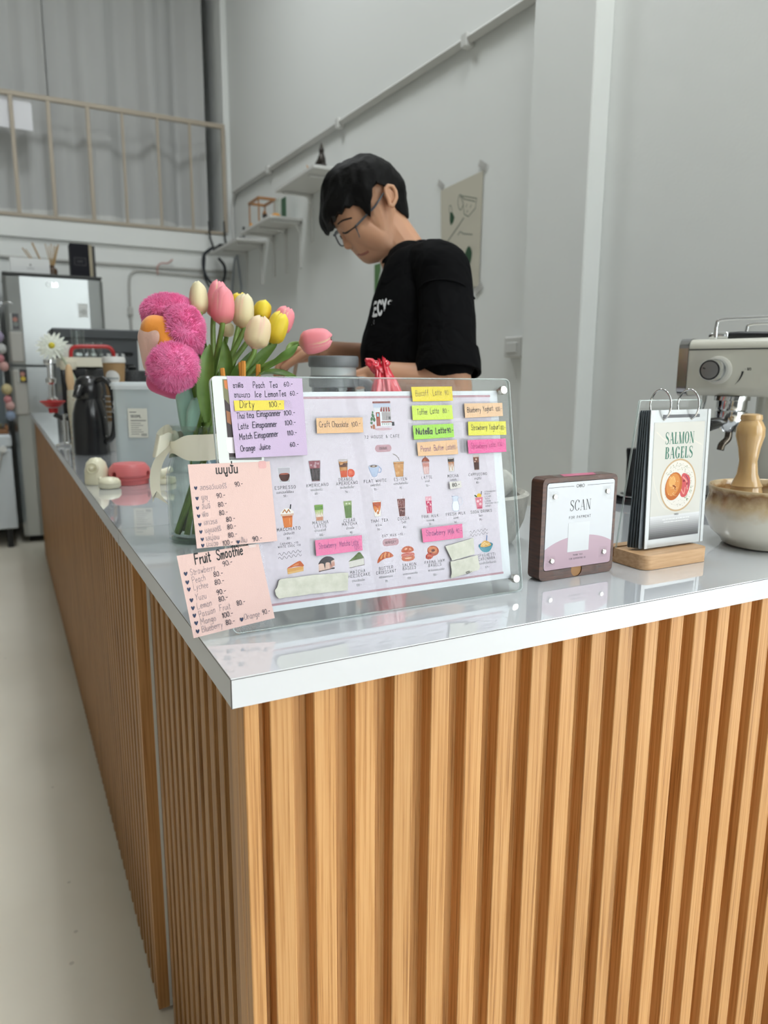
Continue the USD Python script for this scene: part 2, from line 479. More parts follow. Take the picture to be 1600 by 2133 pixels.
THAI = {}
for _l in '''ก|59|6,37 8,47 16,54 30,56 39,55 45,52 50,46 52,41 52,-1 43,-1 42,41 38,46 31,48 20,47 16,43 17,38 26,34 26,30 18,26 16,23 16,-1 7,-1 8,26 11,30 16,32
ค|61|8,41 11,49 20,55 32,57 39,56 46,53 50,49 53,41 53,0 45,0 44,41 39,47 34,49 24,48 18,43 16,37 16,26 18,26 24,30 34,31 35,23 27,23 21,21 16,12 16,0 8,0
ง|53|0,55 9,55 24,8 31,9 35,14 39,26 39,34 37,40 33,46 27,48 20,48 18,55 24,56 32,55 37,54 44,48 48,37 48,22 43,10 38,5 27,0 16,0
จ|53|4,52 16,56 28,56 37,53 43,48 47,37 47,19 45,11 40,5 29,0 15,0 15,24 7,25 7,32 23,32 23,8 29,8 35,12 37,18 37,38 35,44 27,48 15,48 4,44
ฉ|60|8,32 16,32 16,18 21,9 24,7 33,7 36,9 41,13 43,19 43,37 41,43 36,48 31,49 19,48 9,45 9,52 16,55 27,57 36,56 44,53 48,48 52,41 52,0 45,0 44,7 38,2 31,-1 22,-1 15,2 10,6 8,13
ช|55|5,53 8,55 18,56 23,53 25,42 17,29 16,17 18,11 21,8 32,7 37,12 38,31 35,37 30,38 30,44 34,44 37,46 39,55 48,55 47,46 42,41 47,34 47,12 42,3 33,-1 23,-1 14,2 11,5 8,13 8,28 10,34 16,43 16,46 14,48 7,48
ซ|56|5,50 5,55 12,55 15,50 20,51 22,55 27,55 26,41 18,30 17,17 21,9 24,7 32,7 38,12 39,31 36,37 31,38 31,44 35,44 38,46 40,55 48,55 48,46 43,41 46,38 48,34 48,12 45,6 41,2 33,-1 23,-1 15,2 11,6 9,13 9,29 19,45 10,44
ด|62|6,21 7,40 10,48 16,54 30,57 39,56 47,53 52,48 54,41 54,0 45,0 45,37 43,45 38,48 28,49 21,47 17,42 15,30 16,19 18,12 24,7 34,7 34,0 23,-1 16,2 9,11
ต|63|6,22 7,42 10,51 14,55 23,57 29,55 32,52 37,56 43,57 48,56 53,52 55,47 55,0 47,0 47,43 46,47 42,49 37,48 34,43 29,43 26,48 22,49 18,47 16,40 15,26 16,15 19,10 24,7 34,7 35,0 23,-1 15,2 9,11
ท|61|9,55 15,55 17,48 23,54 30,56 42,55 50,50 53,41 53,0 45,0 45,37 41,46 37,48 28,48 20,42 17,33 17,0 9,0
น|61|8,55 16,55 16,19 18,12 24,7 33,7 40,12 43,18 44,55 52,55 52,0 45,0 44,6 38,2 31,-1 19,0 11,5 8,13
บ|60|8,55 16,55 16,19 19,11 25,7 34,7 40,10 43,16 43,55 52,55 52,13 50,9 45,2 36,-1 24,-1 15,2 12,5 8,15
ป|60|8,15 8,55 16,55 16,19 19,11 25,7 35,7 40,10 43,16 43,75 52,75 52,13 49,7 45,2 39,0 24,-1 15,2 11,6
พ|70|4,54 5,55 13,55 20,17 21,19 30,55 38,55 48,18 50,16 56,55 66,55 55,0 46,1 35,39 34,38 23,1 14,0
ฟ|68|13,0 5,55 13,55 18,17 20,16 30,53 31,55 37,55 48,19 49,18 57,75 66,75 55,0 46,0 36,36 34,37 33,36 23,0
ม|61|9,55 17,55 17,23 20,14 23,10 28,7 37,7 42,10 45,19 45,55 53,55 53,13 50,5 47,2 39,-1 30,-1 23,2 17,7 16,0 9,0
ย|59|7,39 8,48 13,54 19,56 29,56 32,55 30,48 21,48 16,45 16,41 17,36 22,34 30,33 30,27 20,25 17,22 16,15 19,10 22,8 35,7 40,10 43,17 43,55 52,55 52,14 48,5 44,2 35,-1 20,0 12,4 8,11 8,22 10,27 15,30 9,35
ร|48|4,3 6,10 17,7 29,7 33,9 36,13 36,17 33,20 11,30 6,34 5,38 6,49 11,54 18,56 35,56 41,54 41,46 31,49 22,49 17,47 13,42 17,37 38,28 43,23 45,20 45,11 43,7 38,2 30,-1 17,-1
ล|57|5,11 5,22 10,28 22,33 38,34 40,35 39,43 36,48 23,49 9,45 9,52 16,55 27,57 36,56 43,53 48,44 48,0 40,0 39,27 22,25 17,23 14,19 14,11 20,7 30,7 30,0 18,-1 13,1 7,5
ว|48|4,54 9,56 25,56 34,52 41,42 42,37 41,16 36,5 27,0 13,-1 4,2 6,9 12,7 22,7 27,9 32,17 34,23 34,33 30,43 26,47 20,49 12,49 4,47
ส|57|5,11 5,22 10,28 22,33 38,34 40,35 39,43 36,48 23,49 9,45 9,52 16,55 27,57 35,56 41,54 44,56 45,59 53,59 52,52 46,49 48,44 48,0 40,0 39,27 22,25 17,23 14,19 14,11 20,7 30,7 30,0 18,-1 13,1 7,5
อ|57|6,17 6,32 27,32 27,24 15,24 16,13 22,7 32,7 37,9 41,15 42,21 41,38 36,47 29,49 21,49 8,45 8,53 18,56 28,57 37,55 46,48 51,36 51,19 48,9 43,3 33,-1 19,0 9,7
ฮ|56|6,17 6,32 27,32 27,24 15,24 16,13 22,7 32,7 37,9 41,15 42,21 41,38 36,47 29,49 21,49 8,45 8,53 26,57 34,56 40,53 44,57 45,59 54,59 53,54 46,48 51,36 51,19 48,10 43,3 33,-1 19,0 9,7
ะ|34|4,13 5,21 8,21 13,20 13,16 14,14 30,14 30,6 9,7;4,46 5,49 9,49 13,48 13,44 14,42 30,42 30,34 9,35 5,38
ั|0|-31,67 -32,78 -30,79 -23,77 -24,74 -22,71 5,71 5,64 -26,64
า|41|1,53 7,55 22,55 27,53 31,48 32,-1 23,-1 23,41 22,46 17,48 10,48 1,45
ิ|0|-52,68 -45,72 -9,72 -9,64 -52,64
ี|0|-52,68 -45,72 -18,72 -17,80 -9,80 -9,64 -52,64
ุ|0|-22,-13 -22,-8 -20,-7 -13,-7 -10,-9 -9,-27 -17,-27 -17,-15 -19,-13
ู|0|-38,-12 -39,-7 -37,-6 -30,-7 -27,-10 -27,-18 -25,-20 -20,-20 -17,-17 -17,-6 -9,-6 -9,-20 -11,-23 -16,-26 -27,-27 -34,-22 -35,-14
เ|29|9,55 18,55 18,11 20,7 27,7 27,1 24,-1 15,0 9,6
แ|56|37,55 45,55 45,11 47,7 54,7 55,1 52,-1 42,0 37,6;9,55 18,55 18,11 20,7 27,7 27,1 24,-1 15,0 9,6
โ|31|1,80 7,84 35,84 35,76 16,75 20,69 20,11 22,7 28,7 29,1 26,-1 16,0 11,6 11,68 8,74 1,76
ใ|29|2,81 8,84 17,84 23,82 27,77 27,67 19,55 17,50 17,11 19,7 26,7 27,1 23,-1 14,0 9,6 9,53 18,67 19,73 15,77 8,77 2,74
ไ|30|-1,76 1,84 30,84 30,77 25,76 21,72 20,66 20,11 22,7 28,7 28,0 19,-1 12,4 11,69 14,75
็|0|-45,70 -44,80 -41,83 -37,85 -10,85 -10,79 -34,79 -37,75 -37,72 -34,69 -32,69 -28,73 -25,73 -24,71 -21,69 -18,69 -16,73 -10,73 -10,69 -14,63 -22,63 -27,66 -32,63 -36,63 -40,64
่|0|-18,85 -9,85 -9,64 -18,64
้|0|-37,64 -37,69 -29,71 -27,74 -29,77 -35,77 -37,82 -33,84 -27,85 -23,84 -20,80 -20,72 -5,72 -5,64
์|0|-27,64 -27,70 -23,75 -2,76 -2,69 -15,69 -18,67 -18,62 -25,61'''.split('\n'):
    _c, _a, _o = _l.split('|')
    THAI[_c] = (int(_a) / 100, [Polygon(*(lambda r: (r[0], r[1:]))([[tuple(float(k) / 100 for k in p.split(',')) for p in q.split()] for q in o.split('/')])).buffer(0) for o in _o.split(';')])


def pen(text, h, weight=0.1, gap=0.2, slant=0.0, wobble=0.0, seed=1, caps_square=False):
    """Pen lettering as a shape: capitals h tall from the origin along +x; weight and gap are in capital heights."""
    rnd = random.Random(seed * 977 + len(text))
    x, lines = 0.0, []
    for ch in text:
        w, strokes = PEN.get(ch, PEN['-'])
        dy, sc = (rnd.uniform(-1, 1) * wobble, 1 + rnd.uniform(-1, 1) * wobble)
        for curved, pts in strokes:
            p = np.array(pts) * sc
            if curved and len(p) > 2:
                p = spline(p, 4)
            p = p + [x, dy]
            p[:, 0] += slant * p[:, 1]
            lines.append(LineString(p))
        x += w / 100 + gap + rnd.uniform(-.5, 1) * wobble
    g = unary_union([l.buffer(weight / 2, quad_segs=2) for l in lines]).simplify(0.012)
    return affinity.scale(g, h, h, origin=(0, 0))


def thai(text, h, bold=0.0, spread=0.0):
    """Thai lettering: consonants about h tall."""
    x, gs, high = 0.0, [], False
    for ch in text:
        adv, outlines = THAI[ch]
        up = 0.0
        if ch in '\u0e48\u0e49\u0e4a\u0e4b\u0e4c' and high:
            up = 0.24
        if ch in '\u0e48\u0e49\u0e4a\u0e4b\u0e4c' and not high:
            up = 0.0
        for o in outlines:
            gs.append(affinity.translate(o, x, up))
        if ch in '\u0e31\u0e34\u0e35\u0e36\u0e37\u0e47':
            high = True
        elif adv > 0.05:
            high = False
        x += adv + (spread if adv > 0.05 else 0)
    g = unary_union(gs)
    if bold:
        g = g.buffer(bold)
    s = h / 0.56
    return affinity.scale(g, s, s, origin=(0, 0))


def fit(g, a, b, squash=None):
    """Moves a lettering shape so that its ink runs from a to b (left and right ends of the base line)."""
    x0, _, x1, _ = g.bounds
    a, b = np.asarray(a, float), np.asarray(b, float)
    L = np.linalg.norm(b - a)
    s = L / (x1 - x0)
    squash = 1.0 if squash is None else squash
    g = affinity.translate(g, -x0, 0)
    g = affinity.scale(g, s, squash, origin=(0, 0))
    g = affinity.rotate(g, math.degrees(math.atan2(b[1] - a[1], b[0] - a[0])), origin=(0, 0))
    return affinity.translate(g, *a)


def centre(g, x, y, rot=0.0):
    x0, _, x1, _ = g.bounds
    g = affinity.translate(g, -(x0 + x1) / 2, 0)
    if rot:
        g = affinity.rotate(g, rot, origin=(0, 0))
    return affinity.translate(g, x, y)

# ---------------------------------------------------------------- the room
wall_paint = M('wall_paint', {
    'g': ('geometry', {}), 'n': ('noise_texture', {'scale': 130.0, 'detail': 4}), 'n2': ('noise_texture', {'scale': 14.0, 'detail': 2}),
    'ad': ('math', {'math_type': 'multiply_add', 'value2': 2.5}), 'b': ('bump', {'strength': 0.35, 'distance': 0.0012}),
    'p': ('principled_bsdf', {'base_color': (0.80, 0.815, 0.80), 'roughness': 0.5, 'specular_ior_level': 0.35})},
    [('g.position', 'n.vector'), ('g.position', 'n2.vector'), ('n2.fac', 'ad.value1'), ('n.fac', 'ad.value3'), ('ad.value', 'b.height'), ('b.normal', 'p.normal')])
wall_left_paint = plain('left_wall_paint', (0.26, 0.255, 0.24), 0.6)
floor_mat = M('epoxy_floor', {
    'g': ('geometry', {}), 'n': ('noise_texture', {'scale': 2.2, 'detail': 5}), 'n2': ('noise_texture', {'scale': 160.0, 'detail': 3}),
    'r': ('rgb_ramp', {'ramp': [(0.3, (0.80, 0.74, 0.625)), (0.7, (0.86, 0.805, 0.69))]}),
    'v': ('voronoi_texture', {'scale': 9.0, 'feature': 'f1'}), 'vr': ('rgb_ramp', {'ramp': [(0.0, (0.35, 0.33, 0.30)), (0.035, (0.35, 0.33, 0.30)), (0.05, (1, 1, 1)), (1.0, (1, 1, 1))]}),
    'x': ('mix', {'mix_type': 'multiply', 'fac': 0.35}),
    'b': ('bump', {'strength': 0.22, 'distance': 0.0010}),
    'p': ('principled_bsdf', {'roughness': 0.27, 'specular_ior_level': 0.5})},
    [('g.position', 'n.vector'), ('g.position', 'n2.vector'), ('g.position', 'v.vector'), ('n.fac', 'r.fac'), ('v.distance', 'vr.fac'), ('r.color', 'x.color1'), ('vr.color', 'x.color2'),
     ('x.color', 'p.base_color'), ('n2.fac', 'b.height'), ('b.normal', 'p.normal')])
ceiling_mat = plain('ceiling_paint', (0.72, 0.72, 0.70), 0.8)
white_frame = plain('white_frame', (0.75, 0.76, 0.75), 0.4)
window_glass = pane('window_glass')
street = plain('street_paving', (0.42, 0.41, 0.39), 0.9, var=0.1, var_scale=2)

XL, XR, YF, YB, ZC = -3.3, 1.64, -5.0, 5.60, 4.7
ZT = 0.90                                                     # counter top
struct('floor', box(XL - .2, XR + .2, YF - .15, 7.2, -0.12, 0.0), floor_mat)
struct('ceiling', box(XL - .2, XR + .2, YF - .15, 7.2, ZC, ZC + .15), ceiling_mat)
RY0, RY1, RZ = -4.6, -0.7, 3.4                                # a shop window on the right wall, nearer than the picture shows
struct('wall_right', cat(box(XR, XR + .2, RY1, 7.2, 0, ZC), box(XR, XR + .2, YF, RY0, 0, ZC), box(XR, XR + .2, RY0, RY1, RZ, ZC)), wall_paint)
rw = thing('window_3', None, None, (XR + .1, -2.6, 0), kind='structure')
ys = np.linspace(RY0, RY1 - .05, 4)
for y in ys:
    rw.add('window_frame', box(XR + .07, XR + .13, y, y + .05, 0, RZ), white_frame)
for z in (0.0, RZ - .05):
    rw.add('window_frame', box(XR + .075, XR + .125, RY0 + .05, RY1 - .05, z, z + .05), white_frame)
for y0, y1 in zip(ys[:-1] + .05, ys[1:]):
    rw.add('pane', box(XR + .097, XR + .103, y0, y1, .05, RZ - .05), window_glass)
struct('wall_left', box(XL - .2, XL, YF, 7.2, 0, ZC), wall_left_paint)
struct('wall_back', box(XL, XR, YB, YB + .15, 0, 2.10), wall_paint)
struct('wall_mezzanine_back', box(XL, XR, 6.9, 7.05, 2.25, ZC), wall_paint)
struct('mezzanine', box(XL, XR, YB - .03, 6.9, 2.10, 2.235), wall_paint)
struct('trim_1', box(1.566, XR, 1.355, 1.660, 0, ZC, .004), wall_paint)          # pier on the right wall
struct('trim_2', box(1.592, XR, YB, 6.2, 2.235, ZC, .004), wall_paint)           # pier beside the curtain
WX0, WX1, WZ = .25, 1.60, 4.4
wf = cat(box(XL, WX0, YF - .15, YF, 0, ZC), box(WX0, XR, YF - .15, YF, WZ, ZC), box(WX1, XR, YF - .15, YF, 0, WZ))
struct('wall_front', wf, plain('charcoal_wall', (0.10, 0.10, 0.10), 0.6))
win = thing('window_1', None, None, (0.1, YF - .07, 0), kind='structure')
xs = np.linspace(WX0, WX1 - .05, 4)
for x in xs:
    win.add('window_frame', box(x, x + .05, YF - .1, YF - .04, 0, WZ), white_frame)
for z in (0.0, 2.45, WZ - .05):
    win.add('window_frame', box(WX0 + .05, WX1 - .05, YF - .095, YF - .045, z, z + .05), white_frame)
for x0, x1 in zip(xs[:-1] + .05, xs[1:]):
    for z0, z1 in ((.05, 2.45), (2.5, WZ - .05)):
        win.add('pane', box(x0, x1, YF - .073, YF - .067, z0, z1), window_glass)
struct('pavement', box(-20, 20, -30, YF - .15, -0.14, -0.02), street)

lamp_white = plain('lamp_housing', (0.7, 0.7, 0.7), 0.4)
LAMP = 31.0
for k, (x, y) in enumerate(((.75, -.6), (.75, .9), (.30, 3.3))):
    t = thing('ceiling_light', ('flat square ceiling light nearest the shop window', 'flat square ceiling light above the middle of the counter', 'flat square ceiling light in front of the mezzanine')[k], 'ceiling light', (x, y, ZC))
    t.add('housing', box(x - .32, x + .32, y - .32, y + .32, ZC - .05, ZC - .0005, .004), lamp_white)
    L = UsdLux.RectLight.Define(stage, t.path + '/lamp')
    L.CreateWidthAttr(.6)
    L.CreateHeightAttr(.6)
    L.CreateIntensityAttr(LAMP)
    L.CreateColorAttr(Gf.Vec3f(.94, .985, 1.0))
    UsdGeom.Xformable(L).AddTranslateOp().Set(Gf.Vec3d(0, 0, -.056))

# ---------------------------------------------------------------- the counter: worktops
laminate = M('white_laminate', {'p': ('principled_bsdf', {'base_color': (0.55, 0.57, 0.60), "roughness": 0.035, 'specular_ior_level': 1.0, 'coat_weight': 1.0, 'coat_ior': 1.6, 'coat_roughness': 0.02})})
band = plain('white_edge_band', (0.585, 0.59, 0.615), 0.32)
seam = plain('dark_seam', (0.05, 0.04, 0.035), 0.7)
T = 0.026


def worktop(name, shape, label):
    t = thing(name, label, 'countertop', (0.2, 0.3, ZT))
    t.add('core', slab(shape, ZT - T, ZT - .0016), band)
    t.add('seam_line', slab(shape.buffer(.0002, join_style=2), ZT - .0016, ZT - .0011), seam)
    t.add('laminate', slab(shape, ZT - .0011, ZT), laminate)
    return t


near_top = Polygon([(0, 0), (XR, 0), (XR, .52), (.42, .52), (.42, .636), (0, .636)])
w1 = worktop('countertop', near_top, 'glossy white L-shaped countertop with the menu stand on its near corner')
w1.add('corner_seam', box(-.0004, .0004, -.0004, .0004, ZT - T, ZT - .001), seam)
w2 = worktop('countertop', sbox(0, .6375, .42, 4.40), 'glossy white long countertop running back towards the fridge')
w2.add('end_cap', box(-.0006, .0005, .6375, .6405, ZT - T, ZT - .002), white_frame)

# ---------------------------------------------------------------- the counter: slatted oak panels
oak = wood('oak_slat', (0.32, 0.140, 0.040), (0.475, 0.228, 0.074), (0.57, 0.305, 0.118), fine=420, along=5, vary=.06)
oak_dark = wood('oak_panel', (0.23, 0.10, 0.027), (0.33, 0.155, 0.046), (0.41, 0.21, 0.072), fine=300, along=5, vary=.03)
mdf = plain('white_melamine', (0.72, 0.72, 0.69), 0.5)
PD = 0.0150


def slat_profile(w, d):
    a, r = .0020, .0008                                       # sloping flanks, softly rounded shoulders
    return Polygon([(-a, 0), (w + a, 0), (w + a - .0006, .0015), (w + r * .35, d - r), (w - r * .4, d - r * .25), (w - r, d), (r, d), (r * .4, d - r * .25), (-r * .35, d - r), (-a + .0006, .0015)])


ft = thing('counter', 'near counter unit clad in light oak slats below the white edge', 'counter', (.8, .28, 0))
ft.add('back_board', box(.012, XR - .01, .0250, .050, .012, ZT - T), oak)
H = ZT - T - .012
x = 0.0125
first = True
while x < XR - .04:
    w = .0125 if first else .0200
    m = slab(slat_profile(w, PD), 0, H)
    m.vertices[:] = np.column_stack([m.vertices[:, 0] + x, .0250 - m.vertices[:, 1], m.vertices[:, 2] + .012])
    m.invert()
    ft.add('slat', m, oak)
    x += .0225 if first else .0398
    first = False

nt = ft
nt.add('back_board', box(.0510, .076, .052, .634, .012, ZT - T), oak_dark)
y = .058
while y < .615:
    m = slab(slat_profile(.020, PD), 0, H)
    m.vertices[:] = np.column_stack([.0510 - m.vertices[:, 1], y + m.vertices[:, 0], m.vertices[:, 2] + .012])
    nt.add('slat', m, oak_dark)
    y += .0398

st = thing('counter', 'long oak-slatted counter unit running back along the floor to the fridge', 'counter', (.03, 2.5, 0))
st.add('back_board', box(.0330, .058, .655, 4.385, .012, ZT - T), oak_dark)
st.add('end_board', box(.018, .0375, .640, .655, .010, ZT - T), oak)
st.add('edge_strip', box(.0375, .0425, .6395, .655, .010, ZT - T), mdf)
y = .664
while y < 4.37:
    m = slab(slat_profile(.020, PD), 0, H)
    m.vertices[:] = np.column_stack([.0330 - m.vertices[:, 1], y + m.vertices[:, 0], m.vertices[:, 2] + .012])
    st.add('slat', m, oak_dark)
    y += .0398
ft.add('body', box(.08, XR - .01, .052, .50, .0, ZT - T - .0005), mdf)
ft.add('body', box(.08, .40, .502, .634, .0, ZT - T - .0005), mdf)
st.add('body', box(.06, .40, .642, 4.38, .0, ZT - T - .0005), mdf)

# ---------------------------------------------------------------- mezzanine railing, curtains
beige_steel = plain('beige_painted_steel', (0.42, 0.36, 0.28), 0.45)
curtain_mat = plain('grey_curtain', (0.50, 0.505, 0.50), 0.9, sheen=0.2, bump=0.15, bump_scale=600)
hem_mat = plain('white_hem', (0.66, 0.66, 0.64), 0.9)
paper_w = plain('white_paper', (0.78, 0.78, 0.82), 0.6)
rl = thing('railing', 'beige square-tube railing along the mezzanine edge in front of the curtains', 'railing', (0, 5.57, 2.235))
rl.add('top_rail', box(-3.2, 1.588, 5.555, 5.585, 3.035, 3.068, .003), beige_steel)
rl.add('bottom_rail', box(-3.2, 1.575, 5.558, 5.582, 2.237, 2.262, .003), beige_steel)
for k, xb in enumerate([-2.93, -2.68, -2.43, -2.18, -1.93, -1.68, -1.43, -1.18, -.93, -.68, -.43, -.18, .074, .313, .576, .815, 1.070, 1.313, 1.575]):
    h = .0135 if k in (12, 13, 14, 18) else .0095
    rl.add('post' if k in (0, 6, 14, 18) else 'baluster', box(xb - h, xb + h, 5.57 - h, 5.57 + h, 2.26, 3.036, .002), beige_steel)


def curtain(x0, x1, seed, label):
    r = np.random.default_rng(seed)
    n = int((x1 - x0) / .012)
    x = np.linspace(x0, x1, n)
    ph = np.cumsum(r.uniform(.35, 1.0, n) * .26)
    amp = .035 + .025 * np.sin(ph * .23 + seed)
    yy = amp * np.sin(ph) + .012 * np.sin(2.7 * ph + 1)
    zs = np.array([2.262, 2.30, 2.345, 2.346, 2.9, 3.6, 4.3, 4.66])
    rows = []
    for z in zs:
        t = (z - 2.26) / 2.4
        rows.append(np.column_stack([x + (t - .5) * .01 * np.sin(ph * .5), 5.86 + yy * (1.1 - .35 * t), np.full(n, z) + (.012 * np.sin(ph * .31 + seed) if z < 2.36 else 0)]))
    th = thing('curtain', label, 'curtain', ((x0 + x1) / 2, 5.86, 2.26))

    def sheet(rs):
        v = np.vstack(rs)
        fs = []
        for i in range(len(rs) - 1):
            for j in range(n - 1):
                a = i * n + j
                fs += [[a, a + 1, a + n + 1], [a, a + n + 1, a + n]]
        f = np.array(fs)
        back = v + [0, .002, 0]
        return trimesh.Trimesh(np.vstack([v, back]), np.vstack([f, f[:, ::-1] + len(v)]), process=False)
    th.add('cloth', sheet(rows[3:]), curtain_mat, True)
    th.add('hem', sheet([r + [0, -.001, 0] for r in rows[:4]]), hem_mat, True)


curtain(-3.2, -.93, 3, 'grey floor-length curtain at the far left behind the mezzanine railing')
curtain(-.92, .335, 8, 'grey curtain behind the railing with a sheet of white paper in front of it')
curtain(.345, 1.50, 5, 'grey curtain next to the corner pier behind the mezzanine railing')
single('paper_sheet', box(-.36, .207, 5.590, 5.592, 2.83, 3.03), paper_w, 'blank white paper sheet hung behind the top of the mezzanine railing', 'paper')

# ---------------------------------------------------------------- conduits and wiring
pvc = plain('white_conduit', (0.62, 0.62, 0.60), 0.4)
t = thing('cable_trunking', 'white cable trunking sloping up along the right wall', 'conduit', (XR, 3.5, 2.4))
t.add('trunking', tube([(XR - .0195, 5.46, 2.548), (XR - .0195, 3.4, 2.490), (XR - .0195, 1.664, 2.436)], .019, 4), pvc)
for y, z in ((4.6, 2.529), (3.4, 2.495), (2.15, 2.456)):
    t.add('clip', box(XR - .042, XR - .0005, y - .02, y + .02, z - .035, z + .015, .003), pvc)
t.add('drop_pipe', tube(spline([(XR - .016, 5.44, 2.54), (XR - .016, 5.52, 2.46), (XR - .016, 5.53, 2.3), (XR - .016, 5.53, 2.12)], 6), .012, 8), pvc, True)
cw = plain('wall_conduit', (0.50, 0.50, 0.475), 0.5)
t = thing('wall_pipe', 'pale conduit bent down round a corner on the back wall beside the fridge', 'conduit', (.9, YB, 1.9))
t.add('pipe', tube(spline([(1.6, YB - .012, 1.905), (1.1, YB - .012, 1.915), (.90, YB - .012, 1.922), (.83, YB - .012, 1.90), (.803, YB - .012, 1.83), (.80, YB - .012, 1.6), (.80, YB - .012, 1.0)], 6), .010, 8), cw, True)
t.add('pipe', tube([(-3.2, YB - .012, 1.95), (1.62, YB - .012, 1.957)], .012, 8), cw, True)
t.add('clip', box(.782, .818, YB - .03, YB, 1.58, 1.64, .003), cw)
pink_cord = plain('pink_cord', (0.52, 0.30, 0.27), 0.8)
t = thing('string_knot', 'short dull pink string knotted on the conduit of the back wall', 'string', (1.02, YB, 1.93))
t.add('string', tube(spline([(1.02, 5.575, 1.90), (1.02, 5.572, 1.955), (1.05, 5.57, 1.985), (1.10, 5.57, 1.99), (1.14, 5.57, 2.02)], 5), .006, 6), pink_cord, True)
black_cable = plain('black_cable', (0.02, 0.024, 0.032), 0.5)
t = thing('cable_bundle', 'loops of dark cable hanging off the lowest wall shelf', 'cable', (1.4, 5.45, 1.9))
t.add('cable', tube(spline([(1.42, 5.42, 2.11), (1.36, 5.46, 2.05), (1.36, 5.46, 1.93), (1.42, 5.45, 1.84), (1.50, 5.44, 1.86), (1.52, 5.44, 1.97), (1.47, 5.44, 2.04)], 6), .012, 7), black_cable, True)
t.add('cable', tube(spline([(1.37, 5.47, 2.05), (1.37, 5.5, 1.90), (1.42, 5.5, 1.80), (1.48, 5.52, 1.72), (1.56, 5.52, 1.66)], 6), .009, 7), black_cable, True)
grey_cable = plain('grey_blue_cable', (0.24, 0.27, 0.31), 0.5)
t.add('cable', tube(spline([(1.58, 5.3, 2.05), (1.60, 5.3, 1.9), (1.60, 5.28, 1.78), (1.59, 5.38, 1.70), (1.58, 5.46, 1.76), (1.59, 5.44, 1.95), (1.6, 5.42, 2.05)], 6), .008, 7), grey_cable, True)

# ---------------------------------------------------------------- wall shelves and what stands on them
shelf_w = plain('white_shelf', (0.66, 0.66, 0.64), 0.45)


def shelf(y0, y1, z, brackets, label):
    t = thing('wall_shelf', label, 'shelf', (XR, (y0 + y1) / 2, z), 'white wall shelves')
    t.add('board', box(1.42, XR, y0, y1, z - .018, z, .002), shelf_w)
    for yb in brackets:
        b = t.add('bracket', cat(box(XR - .012, XR, yb - .014, yb + .014, z - .30, z - .019, .002), box(1.45, XR, yb - .014, yb + .014, z - .032, z - .019, .002)), shelf_w)
        b.add('curve', tube(spline([(1.585, yb, z - .028), (1.612, yb, z - .036), (1.628, yb, z - .07)], 4), .008, 6), shelf_w)
    return z


Z1 = shelf(3.30, 3.92, 2.232, (3.44, 3.86), 'topmost white wall shelf, carrying a dark figurine near the cook\'s head')
Z2 = shelf(4.03, 4.68, 2.108, (4.07, 4.33, 4.58), 'middle white wall shelf with a little wooden frame and cards on it')
Z3 = shelf(4.75, 5.50, 2.085, (4.86, 5.22), 'lowest white wall shelf in the corner, carrying a router')
bronze = plain('dark_bronze', (0.035, 0.028, 0.022), 0.4, 0.4)
t = thing('figurine', 'small dark seated figurine at the near end of the top wall shelf', 'figurine', (1.53, 3.45, Z1))
t.add('base', lathe([(0, 0), (.045, 0), (.047, .010), (.040, .020), (0, .022)], (1.53, 3.45, Z1), 20), bronze, 40)
t.add('body', hulls([[((1.53, 3.45, Z1 + .035), .026), ((1.53, 3.45, Z1 + .075), .022), ((1.53, 3.45, Z1 + .098), .012), ((1.53, 3.45, Z1 + .115), .015)],
                     [((1.53, 3.41, Z1 + .03), .013), ((1.50, 3.45, Z1 + .03), .013), ((1.53, 3.49, Z1 + .03), .013)],
                     [((1.53, 3.428, Z1 + .088), .008), ((1.515, 3.415, Z1 + .06), .007), ((1.50, 3.44, Z1 + .045), .007)],
                     [((1.53, 3.472, Z1 + .088), .008), ((1.515, 3.485, Z1 + .06), .007), ((1.50, 3.46, Z1 + .045), .007)]], .006, 4), bronze, True)
t.add('headdress', lathe([(0, .040), (.004, .030), (.010, .012), (.015, 0), (0, 0)], (1.53, 3.45, Z1 + .122), 14), bronze, 40)
amber = plain('amber_glaze', (0.62, 0.27, 0.02), 0.35)
porcelain = plain('white_porcelain', (0.68, 0.68, 0.66), 0.25)


def cloche(x, y, z, s, label, cat_='ornament'):
    t = thing('amber_bun_ornament', label, cat_, (x, y, z))
    t.add('plate', lathe([(0, 0), (.03, 0), (.048, .010), (.046, .012), (.028, .004), (0, .004)], (x, y, z), 24), porcelain, 40)
    t.add('bun', lathe([(0, .030), (.015, .028), (.028, .020), (.034, .008), (.030, 0), (0, 0)], (x, y, z + .006), 24), amber, 50)


cloche(1.52, 3.78, Z1, 1, 'small amber bun ornament on a plate on the top wall shelf')
t = thing('tiny_vase', 'tiny pale vase on the top wall shelf between bun ornament and figurine', 'vase', (1.52, 3.62, Z1))
t.add('body', lathe([(0, 0), (.014, 0), (.019, .018), (.010, .034), (.012, .044), (.008, .044), (.006, .034), (.013, .018), (0, .006)], (1.52, 3.62, Z1), 20), porcelain, 40)
t.add('sprig', tube(spline([(1.52, 3.62, Z1 + .02), (1.515, 3.615, Z1 + .06), (1.51, 3.62, Z1 + .078)], 3), .003, 5), amber)
copper = plain('copper_wood', (0.36, 0.17, 0.06), 0.4)
t = thing('display_frame', 'little open frame house with a copper brown roof rail on the middle shelf', 'ornament', (1.52, 4.46, Z2))
for y in (4.36, 4.56):
    for xx in (1.46, 1.57):
        t.add('post', box(xx - .004, xx + .004, y - .004, y + .004, Z2, Z2 + .16, 0), copper)
